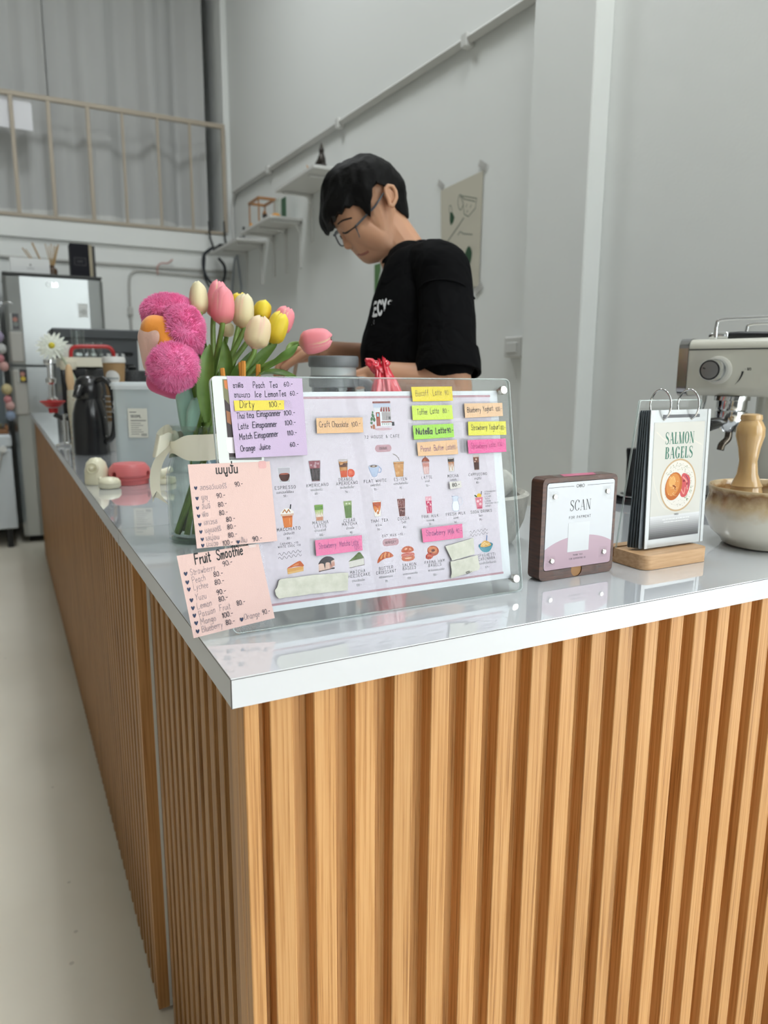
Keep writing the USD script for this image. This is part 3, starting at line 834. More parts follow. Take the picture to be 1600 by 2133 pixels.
t.add('roof_rail', cat(box(1.452, 1.578, 4.352, 4.368, Z2 + .16, Z2 + .176, .002), box(1.452, 1.578, 4.552, 4.568, Z2 + .16, Z2 + .176, .002),
                       box(1.452, 1.468, 4.368, 4.552, Z2 + .16, Z2 + .176, .002), box(1.562, 1.578, 4.368, 4.552, Z2 + .16, Z2 + .176, .002)), copper)
dark_toy = plain('dark_toy', (0.05, 0.045, 0.045), 0.5)
t = thing('mini_figure', 'tiny dark figure standing inside the copper brown frame house', 'ornament', (1.52, 4.42, Z2))
t.add('body', hulls([[((1.52, 4.42, Z2 + .018), .016), ((1.52, 4.42, Z2 + .045), .011)], [((1.52, 4.42, Z2 + .068), .016), ((1.52, 4.415, Z2 + .072), .016)]], .006, 2), dark_toy, True)
t.add('hat', lathe([(0, .03), (.008, .02), (.018, 0), (0, 0)], (1.52, 4.42, Z2 + .08), 12), copper)
t = thing('orange_cone', 'tiny orange cone at the front edge of the middle shelf', 'ornament', (1.45, 4.50, Z2))
t.add('cone', lathe([(0, .034), (.006, .03), (.016, .004), (.020, 0), (0, 0)], (1.45, 4.50, Z2), 16), amber, 40)
green_card = plain('green_card', (0.035, 0.12, 0.06), 0.5)
pale_card = plain('pale_card', (0.52, 0.56, 0.50), 0.4)
t = thing('standing_card', 'pale framed card standing on the middle shelf between frame house and green card', 'card', (1.56, 4.27, Z2))
t.add('frame', box(1.552, 1.560, 4.215, 4.315, Z2, Z2 + .15, .002), pale_card)
t.add('picture', box(1.5505, 1.552, 4.232, 4.298, Z2 + .02, Z2 + .13), plain('card_picture', (0.62, 0.66, 0.62), 0.3))
single('standing_card', box(1.56, 1.566, 4.125, 4.205, Z2, Z2 + .14, .001), green_card, 'dark green card standing at the near end of the middle shelf', 'card')
cloche(1.50, 4.27, Z2, 1, 'amber bun ornament in front of the pale framed card on the middle shelf')
cloche(1.50, 4.14, Z2, 1, 'amber bun ornament in front of the dark green card on the middle shelf')
black_plastic = plain('black_plastic', (0.014, 0.015, 0.017), 0.38)
t = thing('wifi_router', 'black router with two raised antennas on the lowest shelf', 'router', (1.50, 5.36, Z3))
t.add('body', box(1.43, 1.56, 5.26, 5.46, Z3, Z3 + .035, .008), black_plastic)
t.add('antenna', tube([(1.44, 5.45, Z3 + .02), (1.415, 5.46, Z3 + .10), (1.41, 5.465, Z3 + .23)], [.010, .009, .007], 8), black_plastic)
t.add('antenna', tube([(1.55, 5.45, Z3 + .02), (1.535, 5.46, Z3 + .10), (1.53, 5.46, Z3 + .24)], [.010, .009, .007], 8), black_plastic)
t = thing('hand_tool', 'dark red and black hand tool lying at the near end of the lowest shelf', 'tool', (1.50, 4.95, Z3))
t.add('grip', tube(spline([(1.47, 5.10, Z3 + .013), (1.47, 5.02, Z3 + .016), (1.47, 4.96, Z3 + .013)], 4), .013, 8), plain('dark_red_plastic', (0.25, 0.012, 0.018), 0.4), True)
t.add('blade', box(1.462, 1.50, 4.80, 4.96, Z3 + .004, Z3 + .02, .003), plain('dull_steel', (0.28, 0.28, 0.28), 0.4, 0.6))
t = thing('angle_clamp', 'small black clamp with an upright arm on the lowest shelf by the wall', 'tool', (1.6, 5.2, Z3))
t.add('arm', tube([(1.60, 5.22, Z3 + .0), (1.60, 5.22, Z3 + .05), (1.595, 5.15, Z3 + .06), (1.595, 5.15, Z3 + .15)], .009, 6), black_plastic)

# ---------------------------------------------------------------- poster and switch on the right wall
poster_mat = plain('cream_cloth', (0.56, 0.53, 0.44), 0.9, bump=0.2, bump_scale=900)
ink_grey, ink_green, tape_c = (0.20, 0.22, 0.18), (0.035, 0.085, 0.045), (0.58, 0.58, 0.56)
pf = Frame((XR - .004, 2.357, 1.498), (0, -1, 0), (0, 0, 1))
PW, PH = .318, .443
t = thing('poster', 'cream cloth poster of kitchen tools taped to the right wall behind the man', 'poster', (XR, 2.2, 1.72))
ps = Polygon([(0, .005), (.012, PH * .5), (0, PH - .01), (PW, PH), (PW - .004, PH * .5), (PW - .008, 0)])
t.add('cloth', pf.put(slab(ps, 0, .002)), poster_mat)


def P(u, v):
    return (u * PW, v * PH)


def ink(pts, w=.004, closed=False, smooth=True):
    p = [P(*q) for q in pts]
    p = spline(p, 6, closed) if smooth else np.array(p)
    if closed:
        p = np.vstack([p, p[:1]])
    return LineString(p).buffer(w / 2)


jug = unary_union([ink([(.50, .86), (.88, .78), (.86, .70), (.70, .645), (.60, .68), (.57, .78)], closed=True, smooth=False), ink([(.57, .82), (.84, .76)]),
                   ink([(.57, .83), (.48, .87), (.44, .80), (.50, .73), (.57, .76)]), ink([(.64, .74), (.66, .76)]), ink([(.74, .72), (.76, .74)]), ink([(.66, .69), (.68, .70)])])
brush = unary_union([ink([(.23, .80), (.27, .80), (.30, .745), (.24, .74), (.23, .80)])])
lay = [(ink_grey, jug), (ink_grey, brush), (ink_green, Polygon([P(.25, .73), P(.31, .735), P(.37, .68), P(.34, .64), P(.28, .615), P(.25, .66)])),
       ((.26, .27, .22), ink([(.17, .46), (.59, .645)], .007)), ((.30, .31, .26), ink([(.46, .51), (.52, .53), (.60, .505), (.80, .475)], .006)),
       (ink_green, Polygon(spline([P(.72, .38), P(.80, .33), P(.80, .27), P(.76, .21), P(.66, .23), P(.64, .31)], 5, True))),
       ((.30, .31, .26), unary_union([ink([(.12, .31), (.34, .31), (.50, .25)]), ink([(.12, .31), (.24, .24), (.50, .25)]), ink([(.40, .26), (.42, .17)])]))]
g, c = layered(lay)
t.add('drawing', pf.put(g).apply_translation((-.0024, 0, 0)), PRINT, tint=c, label='outlined jug, brush and spoons drawn in grey and green')
tape_m = pane('frosted_tape', (0.9, 0.9, 0.88), milk=0.55, milk_col=(0.62, 0.61, 0.59))
for (cx, cy, a) in ((.0, PH + .012, -35), (PW - .002, PH + .02, -30), (PW - .008, -.01, 30)):
    t.add('tape', pf.put(slab(centre(sbox(-.03, -.013, .03, .013), cx, cy, a), .0022, .0026)), tape_m)
t = thing('wall_switch', 'white switch box on the right wall just left of the pier', 'switch', (XR, 1.77, 1.25))
t.add('box', box(XR - .035, XR, 1.715, 1.822, 1.205, 1.285, .006), pvc)
t.add('rocker', box(XR - .039, XR - .034, 1.735, 1.80, 1.222, 1.262, .003), pvc)
t = thing('green_sticker', 'green leaf print half hidden behind the man\'s chin', 'sticker', (XR, 2.78, 1.6))
t.add('card', box(XR - .004, XR, 2.86, 3.005, 1.50, 1.70), plain('sticker_white', (0.6, 0.61, 0.6), 0.6))
gf = Frame((XR - .0045, 3.005, 1.50), (0, -1, 0), (0, 0, 1))
t.add('leaf', gf.put(flat(unary_union([sbox(.0, .04, .07, .20).difference(Polygon(spline([(.03, .06), (.07, .09), (.072, .16), (.05, .12)], 5, True)))]))), plain('leaf_print', (0.09, 0.20, 0.07), 0.7))

# ---------------------------------------------------------------- fridge and freezer at the far end
steel = M('brushed_steel', {'g': ('geometry', {}), 'mp': ('mapping', {'scale': (900, 900, 8)}), 'n': ('noise_texture', {'scale': 1.0, 'detail': 2}),
                            'b': ('bump', {'strength': 0.04, 'distance': 0.0005}), 'p': ('principled_bsdf', {'base_color': (0.50, 0.52, 0.52), 'metallic': 1.0, 'roughness': 0.33})},
          [('g.position', 'mp.vector'), ('mp.vector', 'n.vector'), ('n.fac', 'b.height'), ('b.normal', 'p.normal')])
grey_side = plain('fridge_side', (0.20, 0.21, 0.21), 0.4, 0.3)
handle_grey = plain('handle_grey', (0.40, 0.39, 0.36), 0.5)
chrome = plain('chrome', (0.75, 0.76, 0.77), 0.08, 1.0)
t = thing('fridge', 'silver two-door fridge at the far end of the counter', 'fridge', (.215, 5.1, 0))
FX0, FX1 = -.085, .517
t.add('body', box(FX0 + .004, FX1 - .004, 4.88, 5.46, .035, 1.752, .004), grey_side)
t.add('plinth', box(FX0 + .03, FX1 - .03, 4.92, 5.4, 0, .034), black_plastic)
door_prof = Polygon([(FX0, 4.878), (FX0, 4.862), (FX0 + .022, 4.846), (FX0 + .098, 4.831), (FX1 - .095, 4.831), (FX1 - .022, 4.846), (FX1, 4.862), (FX1, 4.878)])
for z0, z1, nm in ((1.188, 1.742, 'freezer_door'), (.05, 1.172, 'fridge_door')):
    d = t.add(nm, slab(door_prof, z0, z1), steel, 10)
    if nm == 'freezer_door':
        d.add('handle', box(FX0 + .012, FX0 + .092, 4.812, 4.845, 1.20, 1.395, .010), handle_grey)
        d.add('badge_ring', tube(np.array([(.185 + .016 * math.cos(a), 4.828, 1.700 + .016 * math.sin(a)) for a in np.linspace(0, 2 * math.pi, 20)[:-1]]), .0025, 6, closed=True), chrome, True)
        bf = Frame((.205, 4.8305, 1.688), (1, 0, 0), (0, 0, 1))
        d.add('badge_letters', bf.put(slab(pen('LG', .024, .16), 0, .002)), chrome)
        d.add('energy_label', box(.352, .412, 4.8295, 4.8308, 1.50, 1.59, 0), plain('label_clear', (0.60, 0.62, 0.61), 0.3))
        lf = Frame((.36, 4.8292, 1.505), (1, 0, 0), (0, 0, 1))
        lg, lc = layered([((.75, .76, .74), unary_union([sbox(0, .065, .045, .072), sbox(.004, .055, .04, .058)])), ((.32, .33, .32), unary_union([Point(.026, .03).buffer(.016).difference(Point(.026, .03).buffer(.011)), Point(.026, .03).buffer(.006), sbox(.0, .026, .008, .034)]))])
        d.add('label_print', lf.put(lg), PRINT, tint=lc)
    else:
        d.add('handle', box(FX0 + .012, FX0 + .092, 4.812, 4.845, .86, 1.155, .010), handle_grey)
t.add('top_panel', box(FX0 + .002, FX1 - .002, 4.848, 5.46, 1.752, 1.768, .004), plain('fridge_top', (0.06, 0.062, 0.06), 0.5))
photo_m = plain('photo_dark', (0.045, 0.04, 0.045), 0.3)
for k, (x, z, w, h, lab) in enumerate(((-.030, 1.46, .05, .10, 'small dark photo magnet on the upper door of the fridge'), (-.015, 1.115, .05, .085, 'small dark photo magnet on the lower door of the fridge'))):
    m = thing('photo_magnet', lab, 'magnet', (x, 4.84, z))
    y = 4.805 if k else 4.835
    m.add('card', box(x - w / 2, x + w / 2, y, y + .004, z - h / 2, z + h / 2), photo_m)
    mf = Frame((x, y - .0006, z), (1, 0, 0), (0, 0, 1))
    mg, mc = layered([((.42, .20, .16), Point(0, .012).buffer(.014)), ((.55, .40, .06) if k else (.20, .22, .21), Point(.002, -.018).buffer(.015)), ((.5, .52, .5), sbox(-w / 2, -h / 2, -w / 2 + .007, h / 2))])
    m.add('picture', mf.put(mg), PRINT, tint=mc)
t = thing('garland', 'string of coloured pompoms hanging down the left edge of the fridge', 'garland', (-.13, 4.80, 1.2))
t.add('string', tube([(-.12, 4.80, 1.47), (-.13, 4.80, .85)], .002, 5), white_frame)
for k, (z, r, col, dx) in enumerate(((1.415, .020, (.62, .45, .08), -.01), (1.36, .032, (.25, .17, .36), .0), (1.285, .030, (.55, .56, .54), .012), (1.225, .024, (.60, .09, .13), .0), (1.175, .028, (.62, .26, .22), .018),
                                    (1.03, .032, (.58, .45, .13), .022), (.965, .024, (.62, .10, .12), .022), (.925, .028, (.62, .28, .25), .032), (.86, .030, (.14, .24, .42), .03))):
    t.add('pompom', ball((-.135 + dx, 4.795, z), r, 2, (1, 1, 1.12)), plain('pompom_%d' % k, tuple(.6 * c + .16 for c in col), 0.9), True)
t = thing('hook_dial', 'small silver round clip on the left edge of the fridge', 'clip', (-.10, 4.84, 1.55))
t.add('dial', lathe([(0, 0), (.016, 0), (.018, .006), (.012, .012), (0, .012)], (-.11, 4.85, 1.56), 20, (0, -1, 0)), chrome, 40)
t.add('arm', tube(spline([(-.095, 4.838, 1.565), (-.06, 4.83, 1.578), (-.035, 4.832, 1.568)], 4), .004, 6), chrome, True)

box_w = plain('white_box', (0.70, 0.71, 0.71), 0.5)
t = thing('gift_box', 'flat white box with a small grey crest on top of the fridge', 'box', (.09, 5.0, 1.768))
t.add('box', box(-.03, .205, 4.93, 4.99, 1.769, 1.868, .002), box_w)
bf = Frame((.09, 4.9292, 1.80), (1, 0, 0), (0, 0, 1))
t.add('print', bf.put(flat(unary_union([centre(pen('COFFEE', .010, .13), 0, 0), Point(0, .028).buffer(.006), sbox(-.004, .02, .004, .026)]))), plain('grey_print', (0.25, 0.25, 0.25), 0.6))
reed_m = plain('reed', (0.42, 0.28, 0.13), 0.7)
t = thing('reed_diffuser', 'reed diffuser bottle with thin brown sticks on top of the fridge', 'diffuser', (.225, 5.02, 1.768))
t.add('bottle', lathe([(0, 0), (.030, 0), (.032, .006), (.032, .045), (.026, .056), (.016, .060), (.016, .075), (.012, .075)], (.225, 5.02, 1.769), 24), plain('brown_bottle', (0.10, 0.06, 0.035), 0.2), 40)
for a, b, r_ in ((-.03, .21, .003), (-.012, .20, .003), (.004, .215, .003), (.022, .205, .004), (.034, .20, .004), (.045, .215, .005)):
    t.add('reed', tube([(.225, 5.02, 1.80), (.225 + a * 1.1, 5.02 + a * .3, 1.768 + b)], r_, 6), reed_m)
t = thing('loose_stick', 'thick brown stick leaning on the white box on the fridge', 'stick', (.15, 5.05, 1.77))
t.add('stick', tube([(.20, 5.06, 1.775), (.115, 5.05, 1.985)], .006, 6), reed_m)
t = thing('loose_stick', 'thin pair of brown sticks behind the white box on the fridge', 'stick', (.1, 5.05, 1.77))
t.add('stick', tube([(.17, 5.08, 1.775), (.055, 5.07, 1.95)], .004, 6), reed_m)
t.add('stick', tube([(.18, 5.09, 1.775), (.075, 5.08, 1.945)], .003, 6), reed_m)
t = thing('perfume_box', 'tall black box with a gold edge on top of the fridge', 'box', (.4, 5.0, 1.768))
t.add('box', box(.335, .452, 4.93, 5.06, 1.769, 1.985, .002), plain('black_box', (0.008, 0.008, 0.013), 0.6, spec=.2))
t.add('gold_edge', box(.452, .4725, 4.931, 5.059, 1.769, 1.982, .001), plain('gold_paper', (0.30, 0.26, 0.18), 0.45, 0.3))
t.add('back_panel', box(.4725, .492, 4.94, 5.06, 1.769, 1.978, .001), plain('black_box_side', (0.015, 0.015, 0.015), 0.45))
bf = Frame((.394, 4.9295, 1.87), (1, 0, 0), (0, 0, 1))
t.add('label', bf.put(flat(unary_union([sbox(-.036, -.024, .036, .024).difference(sbox(-.034, -.022, .034, .022)), centre(pen('CAFE', .013, .12), 0, -.006)]))), plain('label_dim', (0.10, 0.10, 0.10), 0.5))

fz_w = plain('freezer_white', (0.62, 0.67, 0.71), 0.35)
t = thing('chest_freezer', 'white chest freezer at the left edge beside the fridge', 'freezer', (-.5, 5.0, 0))
t.add('body', box(-1.10, -.118, 4.72, 5.35, .13, .655, .008), fz_w)
t.add('lid', box(-1.105, -.113, 4.715, 5.36, .66, .745, .015), fz_w)
t.add('handle', lathe([(0, 0), (.022, 0), (.022, .02), (0, .022)], (-.165, 4.715, .655), 16, (0, -1, 0)), white_frame, 40)
t.add('cord', tube(spline([(-.165, 4.70, .65), (-.18, 4.70, .60), (-.215, 4.70, .47)], 4), .005, 6), handle_grey)
for x in (-1.05, -.17):
    for y in (4.77, 5.3):
        t.add('foot', lathe([(0, 0), (.02, 0), (.02, .13), (0, .13)], (x, y, 0), 12), black_plastic, 40)
t = thing('wooden_tray', 'brown wooden tray with dried greenery on the chest freezer', 'tray', (-.25, 4.85, .745))
t.add('tray', cat(box(-.42, -.125, 4.76, 4.98, .746, .775, .004), box(-.42, -.40, 4.76, 4.98, .775, .80), box(-.145, -.125, 4.76, 4.98, .775, .80)), plain('tray_wood', (0.26, 0.12, 0.05), 0.5))
dg = plain('dry_green', (0.22, 0.21, 0.13), 0.8)
for k in range(14):
    a, b = random.uniform(0, 6.28), random.uniform(.02, .06)
    cx, cy = random.uniform(-.36, -.16), random.uniform(4.80, 4.93)
    t.add('sprig', tube([(cx, cy, .776), (cx + b * math.cos(a), cy + b * .5 * math.sin(a), .80), (cx + 1.6 * b * math.cos(a), cy + .8 * b * math.sin(a), .795 + b * .6)], [.004, .010, .003], 5), dg)
blue_grey = plain('blue_grey_door', (0.30, 0.35, 0.38), 0.4)
t = thing('locker', 'blue-grey locker at the far left edge behind the freezer', 'cupboard', (-.5, 5.45, 0))
t.add('body', box(-.95, -.112, 5.37, 5.59, 0, 1.88, .004), blue_grey)
t.add('door', box(-.945, -.117, 5.36, 5.369, .05, 1.85, .002), blue_grey)

# ---------------------------------------------------------------- things along the left counter
glass = pane('clear_glass', (0.955, 0.975, 0.965))
milky = pane('milky_plastic', (0.93, 0.95, 0.95), .5, .1, .42, (0.70, 0.76, 0.77))
cream_gl = plain('cream_silicone', (0.76, 0.72, 0.54), 0.35, coat=.2)
pink_sil = plain('pink_silicone', (0.66, 0.16, 0.165), 0.42)
black_gloss = plain('black_gloss', (0.010, 0.010, 0.011), 0.22, coat=.2)
black_mesh = M('black_mesh', {'g': ('texture_coordinate', {}), 'v': ('voronoi_texture', {'scale': 260.0}), 'r': ('rgb_ramp', {'ramp': [(0.2, (0.004, 0.004, 0.005)), (0.5, (0.04, 0.042, 0.045))]}),
                              'b': ('bump', {'strength': 0.5, 'distance': 0.001}), 'p': ('principled_bsdf', {'roughness': 0.5})},
               [('g.object', 'v.vector'), ('v.distance', 'r.fac'), ('r.color', 'p.base_color'), ('v.distance', 'b.height'), ('b.normal', 'p.normal')])
red_plastic = plain('red_plastic', (0.42, 0.012, 0.014), 0.3)
crate_grey = plain('crate_grey', (0.045, 0.05, 0.055), 0.5)
kraft = plain('kraft_paper', (0.36, 0.22, 0.10), 0.7)
kraft_lid = plain('white_lid', (0.74, 0.73, 0.70), 0.4)


def vessel(prof_out, th=.0025, inner_top=None):
    """A thin-walled lathe profile: out and back in."""
    p = list(prof_out)
    inn = [(max(r - th, 0), z + (th if i == 0 or r == 0 else 0)) for i, (r, z) in enumerate(p)]
    return p + inn[::-1]


# dark crate at the back
t = thing('plastic_crate', 'dark grey slotted plastic crate standing behind the coffee machine', 'crate', (.24, 3.03, ZT))
cx0, cx1, cy0, cy1, cz = .074, .408, 2.90, 3.16, 1.312
for (a, b, y) in ((cx0, cx1, cy0), (cx0, cx1, cy1 - .012)):
    g = sbox(a, ZT, b, cz)
    for r_ in range(6):
        for c_ in range(5):
            g = g.difference(rrect(a + .016 + c_ * .062, ZT + .05 + r_ * .052, a + .066 + c_ * .062, ZT + .068 + r_ * .052, .006, 2))
    m = slab(g, 0, .012)
    m.vertices[:] = np.column_stack([m.vertices[:, 0], y + .012 - m.vertices[:, 2], m.vertices[:, 1]])
    t.add('wall', m, crate_grey)
for x in (cx0, cx1 - .012):
    t.add('wall', box(x, x + .012, cy0 + .0125, cy1 - .0125, ZT, cz), crate_grey)
t.add('rim', cat(box(cx0 - .012, cx1 + .012, cy0 - .012, cy0 + .004, cz - .03, cz + .012, .005), box(cx0 - .012, cx1 + .012, cy1 - .004, cy1 + .012, cz - .03, cz + .012, .005),
                 box(cx0 - .012, cx0 + .004, cy0 + .004, cy1 - .004, cz - .03, cz + .012, .005), box(cx1 - .004, cx1 + .012, cy0 + .004, cy1 - .004, cz - .03, cz + .012, .005)), crate_grey)
t.add('floor', box(cx0 + .0125, cx1 - .0125, cy0 + .0125, cy1 - .0125, ZT + .001, ZT + .012), crate_grey)

# black coffee machine with a cream top
cream_top = plain('cream_enamel', (0.66, 0.62, 0.50), 0.3)
t = thing('coffee_machine', 'black coffee machine with a cream top plate and red cup rail', 'coffee machine', (.15, 2.6, ZT))
t.add('body', cat(box(.060, .110, 2.50, 2.78, ZT + .002, 1.160, .006), box(.18, .232, 2.50, 2.78, ZT + .002, 1.160, .006), box(.1105, .1795, 2.64, 2.78, ZT + .002, 1.160, .004)), black_gloss)
t.add('drip_base', box(.064, .228, 2.46, 2.4995, ZT, ZT + .035, .006), black_plastic)
t.add('top_plate', slab(rrect(.062, 2.47, .240, 2.80, .02), 1.161, 1.196), cream_top)
t.add('group_head', lathe([(0, 0), (.026, 0), (.030, .012), (.030, .030), (0, .034)], (.085, 2.475, 1.150), 24), cream_top, 40)
t.add('cup_rail', tube(spline([(.10, 2.52, 1.196), (.105, 2.52, 1.225), (.125, 2.52, 1.236), (.19, 2.52, 1.238), (.235, 2.52, 1.237), (.252, 2.52, 1.222), (.258, 2.53, 1.197)], 5), .0075, 8), red_plastic, True)


def tumbler(name, x, y, z, r0, r1, h, label):
    t = thing(name, label, 'glass', (x, y, z))
    t.add('glass', lathe([(0, 0), (r0, 0), (r1, h), (r1 - .002, h), (r0 - .002, .006), (0, .006)], (x, y, z), 32), glass, 50)
    return t


tumbler('tumbler', .137, 2.60, 1.1965, .021, .026, .105, 'tall clear tumbler on the cream top of the coffee machine')
tumbler('tumbler', .202, 2.66, 1.1965, .026, .032, .062, 'short wide clear tumbler on the coffee machine behind the red rail')
t = thing('white_cup', 'small white cup on the cream machine top behind the daisy stem', 'cup', (.092, 2.62, 1.1965))
t.add('cup', lathe(vessel([(0, 0), (.018, 0), (.026, .02), (.028, .05)], .003), (.092, 2.62, 1.1965), 28), porcelain, 40)

# daisy
petal_w = plain('petal_white', (0.74, 0.75, 0.66), 0.6, sub=.1)
t = thing('gerbera', 'white artificial gerbera daisy with a yellow eye leaning by the coffee machine', 'flower', (.02, 2.2, 1.2))
gc, gn = np.array([.020, 2.215, 1.226]), np.array([-.20, -.92, .30])
gn = gn / np.linalg.norm(gn)
ga, gb, _ = basis(gn)


def petal(L, W, n=7, lift=.25, cup=.12):
    s = np.linspace(0, 1, n)
    w = W * np.sin(np.pi * (s * .86 + .10)) ** .7
    v = []
    for i, k in enumerate(s):
        for j in (-1, 0, 1):
            v.append((k * L, j * w[i], lift * L * k * (1 - .9 * k) + (cup * w[i] if j else 0)))
    fs = []
    for i in range(n - 1):
        for j in range(2):
            a = i * 3 + j
            fs += [[a, a + 3, a + 4], [a, a + 4, a + 1]]
    return np.array(v), np.array(fs)


for ring, (n, L, lift) in enumerate(((18, .052, .10), (16, .044, .35), (12, .030, .6))):
    for k in range(n):
        a = 2 * math.pi * (k + .5 * ring) / n + random.uniform(-.06, .06)
        v, f = petal(L * random.uniform(.9, 1.05), .0062, lift=lift + random.uniform(-.1, .1))
        d1, d2 = ga * math.cos(a) + gb * math.sin(a), -ga * math.sin(a) + gb * math.cos(a)
        w = gc + v[:, :1] * d1 + v[:, 1:2] * d2 + (v[:, 2:3] + .002 * ring) * gn
        t.add('petal', trimesh.Trimesh(w, f, process=False), petal_w, True)
t.add('eye', ball(gc + gn * .006, .011, 2, (1, 1, 1)), plain('daisy_eye', (0.55, 0.46, 0.04), 0.8, bump=.6, bump_scale=500), True)
t.add('stem', tube(spline([gc - gn * .002, gc - gn * .02 + [.01, 0, -.006], (.060, 2.23, 1.170), (.086, 2.21, 1.105), (.096, 2.19, 1.0), (.098, 2.18, .902)], 5), [.0045] * 20 + [.006] * 6, 8), plain('pale_stem', (0.42, 0.45, 0.33), 0.7), True)

# chrome stand with red dish and black arm
t = thing('lever_stand', 'chrome post with a red dish and curved black arm at the counter edge', 'coffee tool', (.012, 2.1, ZT))
t.add('post', lathe([(0, 0), (.034, 0), (.035, .006), (.012, .012), (.0095, .02), (.0095, .105), (.0, .105)], (.035, 2.1, ZT), 24), chrome, 40)
t.add('upper_post', lathe([(0, .0), (.017, .0), (.018, .010), (.011, .016), (.010, .055), (.017, .060), (.018, .072), (.010, .078), (.010, .118), (.020, .122), (.020, .134), (0, .138)], (.002, 2.1, 1.046), 24), chrome, 40)
t.add('dish', lathe([(0, 0), (.020, .002), (.040, .020), (.038, .022), (.018, .008), (0, .006)], (.002, 2.1, 1.026), 28), red_plastic, 40)
t.add('knob', lathe([(0, 0), (.014, 0), (.015, .016), (0, .016)], (.002, 2.1, 1.009), 20), red_plastic, 40)
t.add('arm', tube(spline([(.004, 2.10, 1.004), (.018, 2.10, .996), (.032, 2.10, .988), (.058, 2.09, .992)], 5), .008, 8), black_plastic, True)
t.add('arm_post', tube([(.035, 2.10, ZT + .105), (.035, 2.10, .99)], .0085, 8), chrome, True)

# wooden handled brush in a flowery pouch
pouch_mat = M('flowery_cloth', {'g': ('texture_coordinate', {}), 'v': ('voronoi_texture', {'scale': 90.0}), 'r': ('rgb_ramp', {'ramp': [(0.0, (0.45, 0.06, 0.08)), (0.18, (0.42, 0.28, 0.20)), (0.35, (0.52, 0.50, 0.40)), (1.0, (0.50, 0.47, 0.38))]}),
                                'p': ('principled_bsdf', {'roughness': 0.85})}, [('g.object', 'v.vector'), ('v.distance', 'r.fac'), ('r.color', 'p.base_color')])
t = thing('sleeved_knife', 'wooden handled knife standing in a flowery cloth sleeve beside the thermos', 'utensil', (.062, 2.0, ZT))
t.add('handle', tube([(.056, 2.0, 1.06), (.051, 2.0, 1.12), (.050, 2.0, 1.155), (.049, 2.0, 1.165)], [.011, .013, .010, .004], 10), plain('pale_wood', (0.62, 0.42, 0.24), 0.5), True)
t.add('sleeve', tube([(.062, 2.0, ZT), (.060, 2.0, .96), (.058, 2.0, 1.03), (.054, 2.0, 1.085)], [.020, .018, .020, .014], 12), pouch_mat, True)
t.add('tag', box(.078, .096, 1.985, 1.99, .935, .965, .001), plain('peach_tag', (0.66, 0.28, 0.19), 0.6))

# thermos
t = thing('thermos', 'black vacuum jug with a domed handle on the counter', 'thermos', (.083, 1.79, ZT))
t.add('body', lathe([(0, 0), (.048, 0), (.051, .005), (.051, .085), (.048, .120), (.040, .150), (.0345, .163), (0, .163)], (.083, 1.79, ZT + .0005), 40), black_gloss, 40)
t.add('lid', lathe([(0, .002), (.0365, .002), (.0395, .015), (.0395, .035), (.033, .055), (.018, .066), (0, .068)], (.083, 1.79, ZT + .163), 36), black_gloss, 60)
t.add('handle', tube(spline([(.105, 1.76, 1.118), (.125, 1.745, 1.120), (.142, 1.74, 1.095), (.146, 1.74, 1.03), (.140, 1.745, .96), (.118, 1.755, .935)], 6), .0085, 8), black_gloss, True)
t.add('spout', tube(spline([(.060, 1.76, 1.095), (.050, 1.745, 1.085), (.045, 1.738, 1.07)], 4), [.013] * 4 + [.011] * 5, 10), black_gloss, True)
for z in (1.062, 1.010, .955):
    t.add('mark', box(.1195, .1215, 1.744, 1.764, z, z + .002), handle_grey)
t = thing('bead_chain', 'short silver link chain hanging off the thermos handle', 'chain', (.155, 1.735, 1.06))
for k in range(8):
    zc = 1.105 - k * .0105
    c0 = np.array([.152 - .0012 * k, 1.730, zc])
    d1 = np.array([1, 0, 0.]) if k % 2 else np.array([.3, .95, 0])
    t.add('link', tube(np.array([c0 + d1 * .0042 * math.cos(a) + np.array([0, 0, .0075]) * math.sin(a) for a in np.linspace(0, 2 * math.pi, 13)[:-1]]), .0013, 5, closed=True), chrome, True)
t = thing('mesh_canister', 'dark perforated canister behind the milky container', 'canister', (.235, 1.95, ZT))
t.add('body', lathe([(0, 0), (.045, 0), (.047, .005), (.044, .235), (.040, .246), (0, .247)], (.235, 1.95, ZT + .0005), 36), black_mesh, 40)
t.add('lid_knob', lathe([(0, 0), (.012, 0), (.015, .010), (0, .014)], (.235, 1.95, ZT + .2475), 18), black_plastic, 40)
t = thing('knock_box', 'black perforated holder between the thermos and the paper cups', 'canister', (.175, 2.25, ZT))
t.add('body', lathe(vessel([(0, 0), (.048, 0), (.052, .20), (.053, .25)], .004), (.175, 2.25, ZT + .0005), 36), black_mesh, 40)

# paper cups: a takeaway cup on a stack of striped cups
cxp, cyp = .168, 1.86
t = thing('cup_stack', 'stack of brown and white striped paper cups', 'paper cups', (cxp, cyp, ZT))
t.add('lowest_cup', lathe([(0, 0), (.024, 0), (.0285, .092), (.026, .092)], (cxp, cyp, ZT + .0005), 32), kraft_lid, 40)
for k in range(5):
    z = ZT + .0925 + k * .0155
    c = t.add('cup', lathe([(.026, 0), (.0295, 0), (.0300, .0120), (.027, .0120)], (cxp, cyp, z), 32), kraft, 40)
    c.add('rim', lathe([(.028, .0122), (.0312, .0122), (.0316, .0140), (.0312, .0152), (.028, .0152)], (cxp, cyp, z), 32), kraft_lid, 40)
t = thing('takeaway_cup', 'brown takeaway cup with white lid and round white badge atop the striped stack', 'paper cup', (cxp, cyp, 1.0702))
t.add('cup', lathe([(0, 0), (.0255, 0), (.033, .098), (0, .098)], (cxp, cyp, 1.0705), 36), kraft, 40)
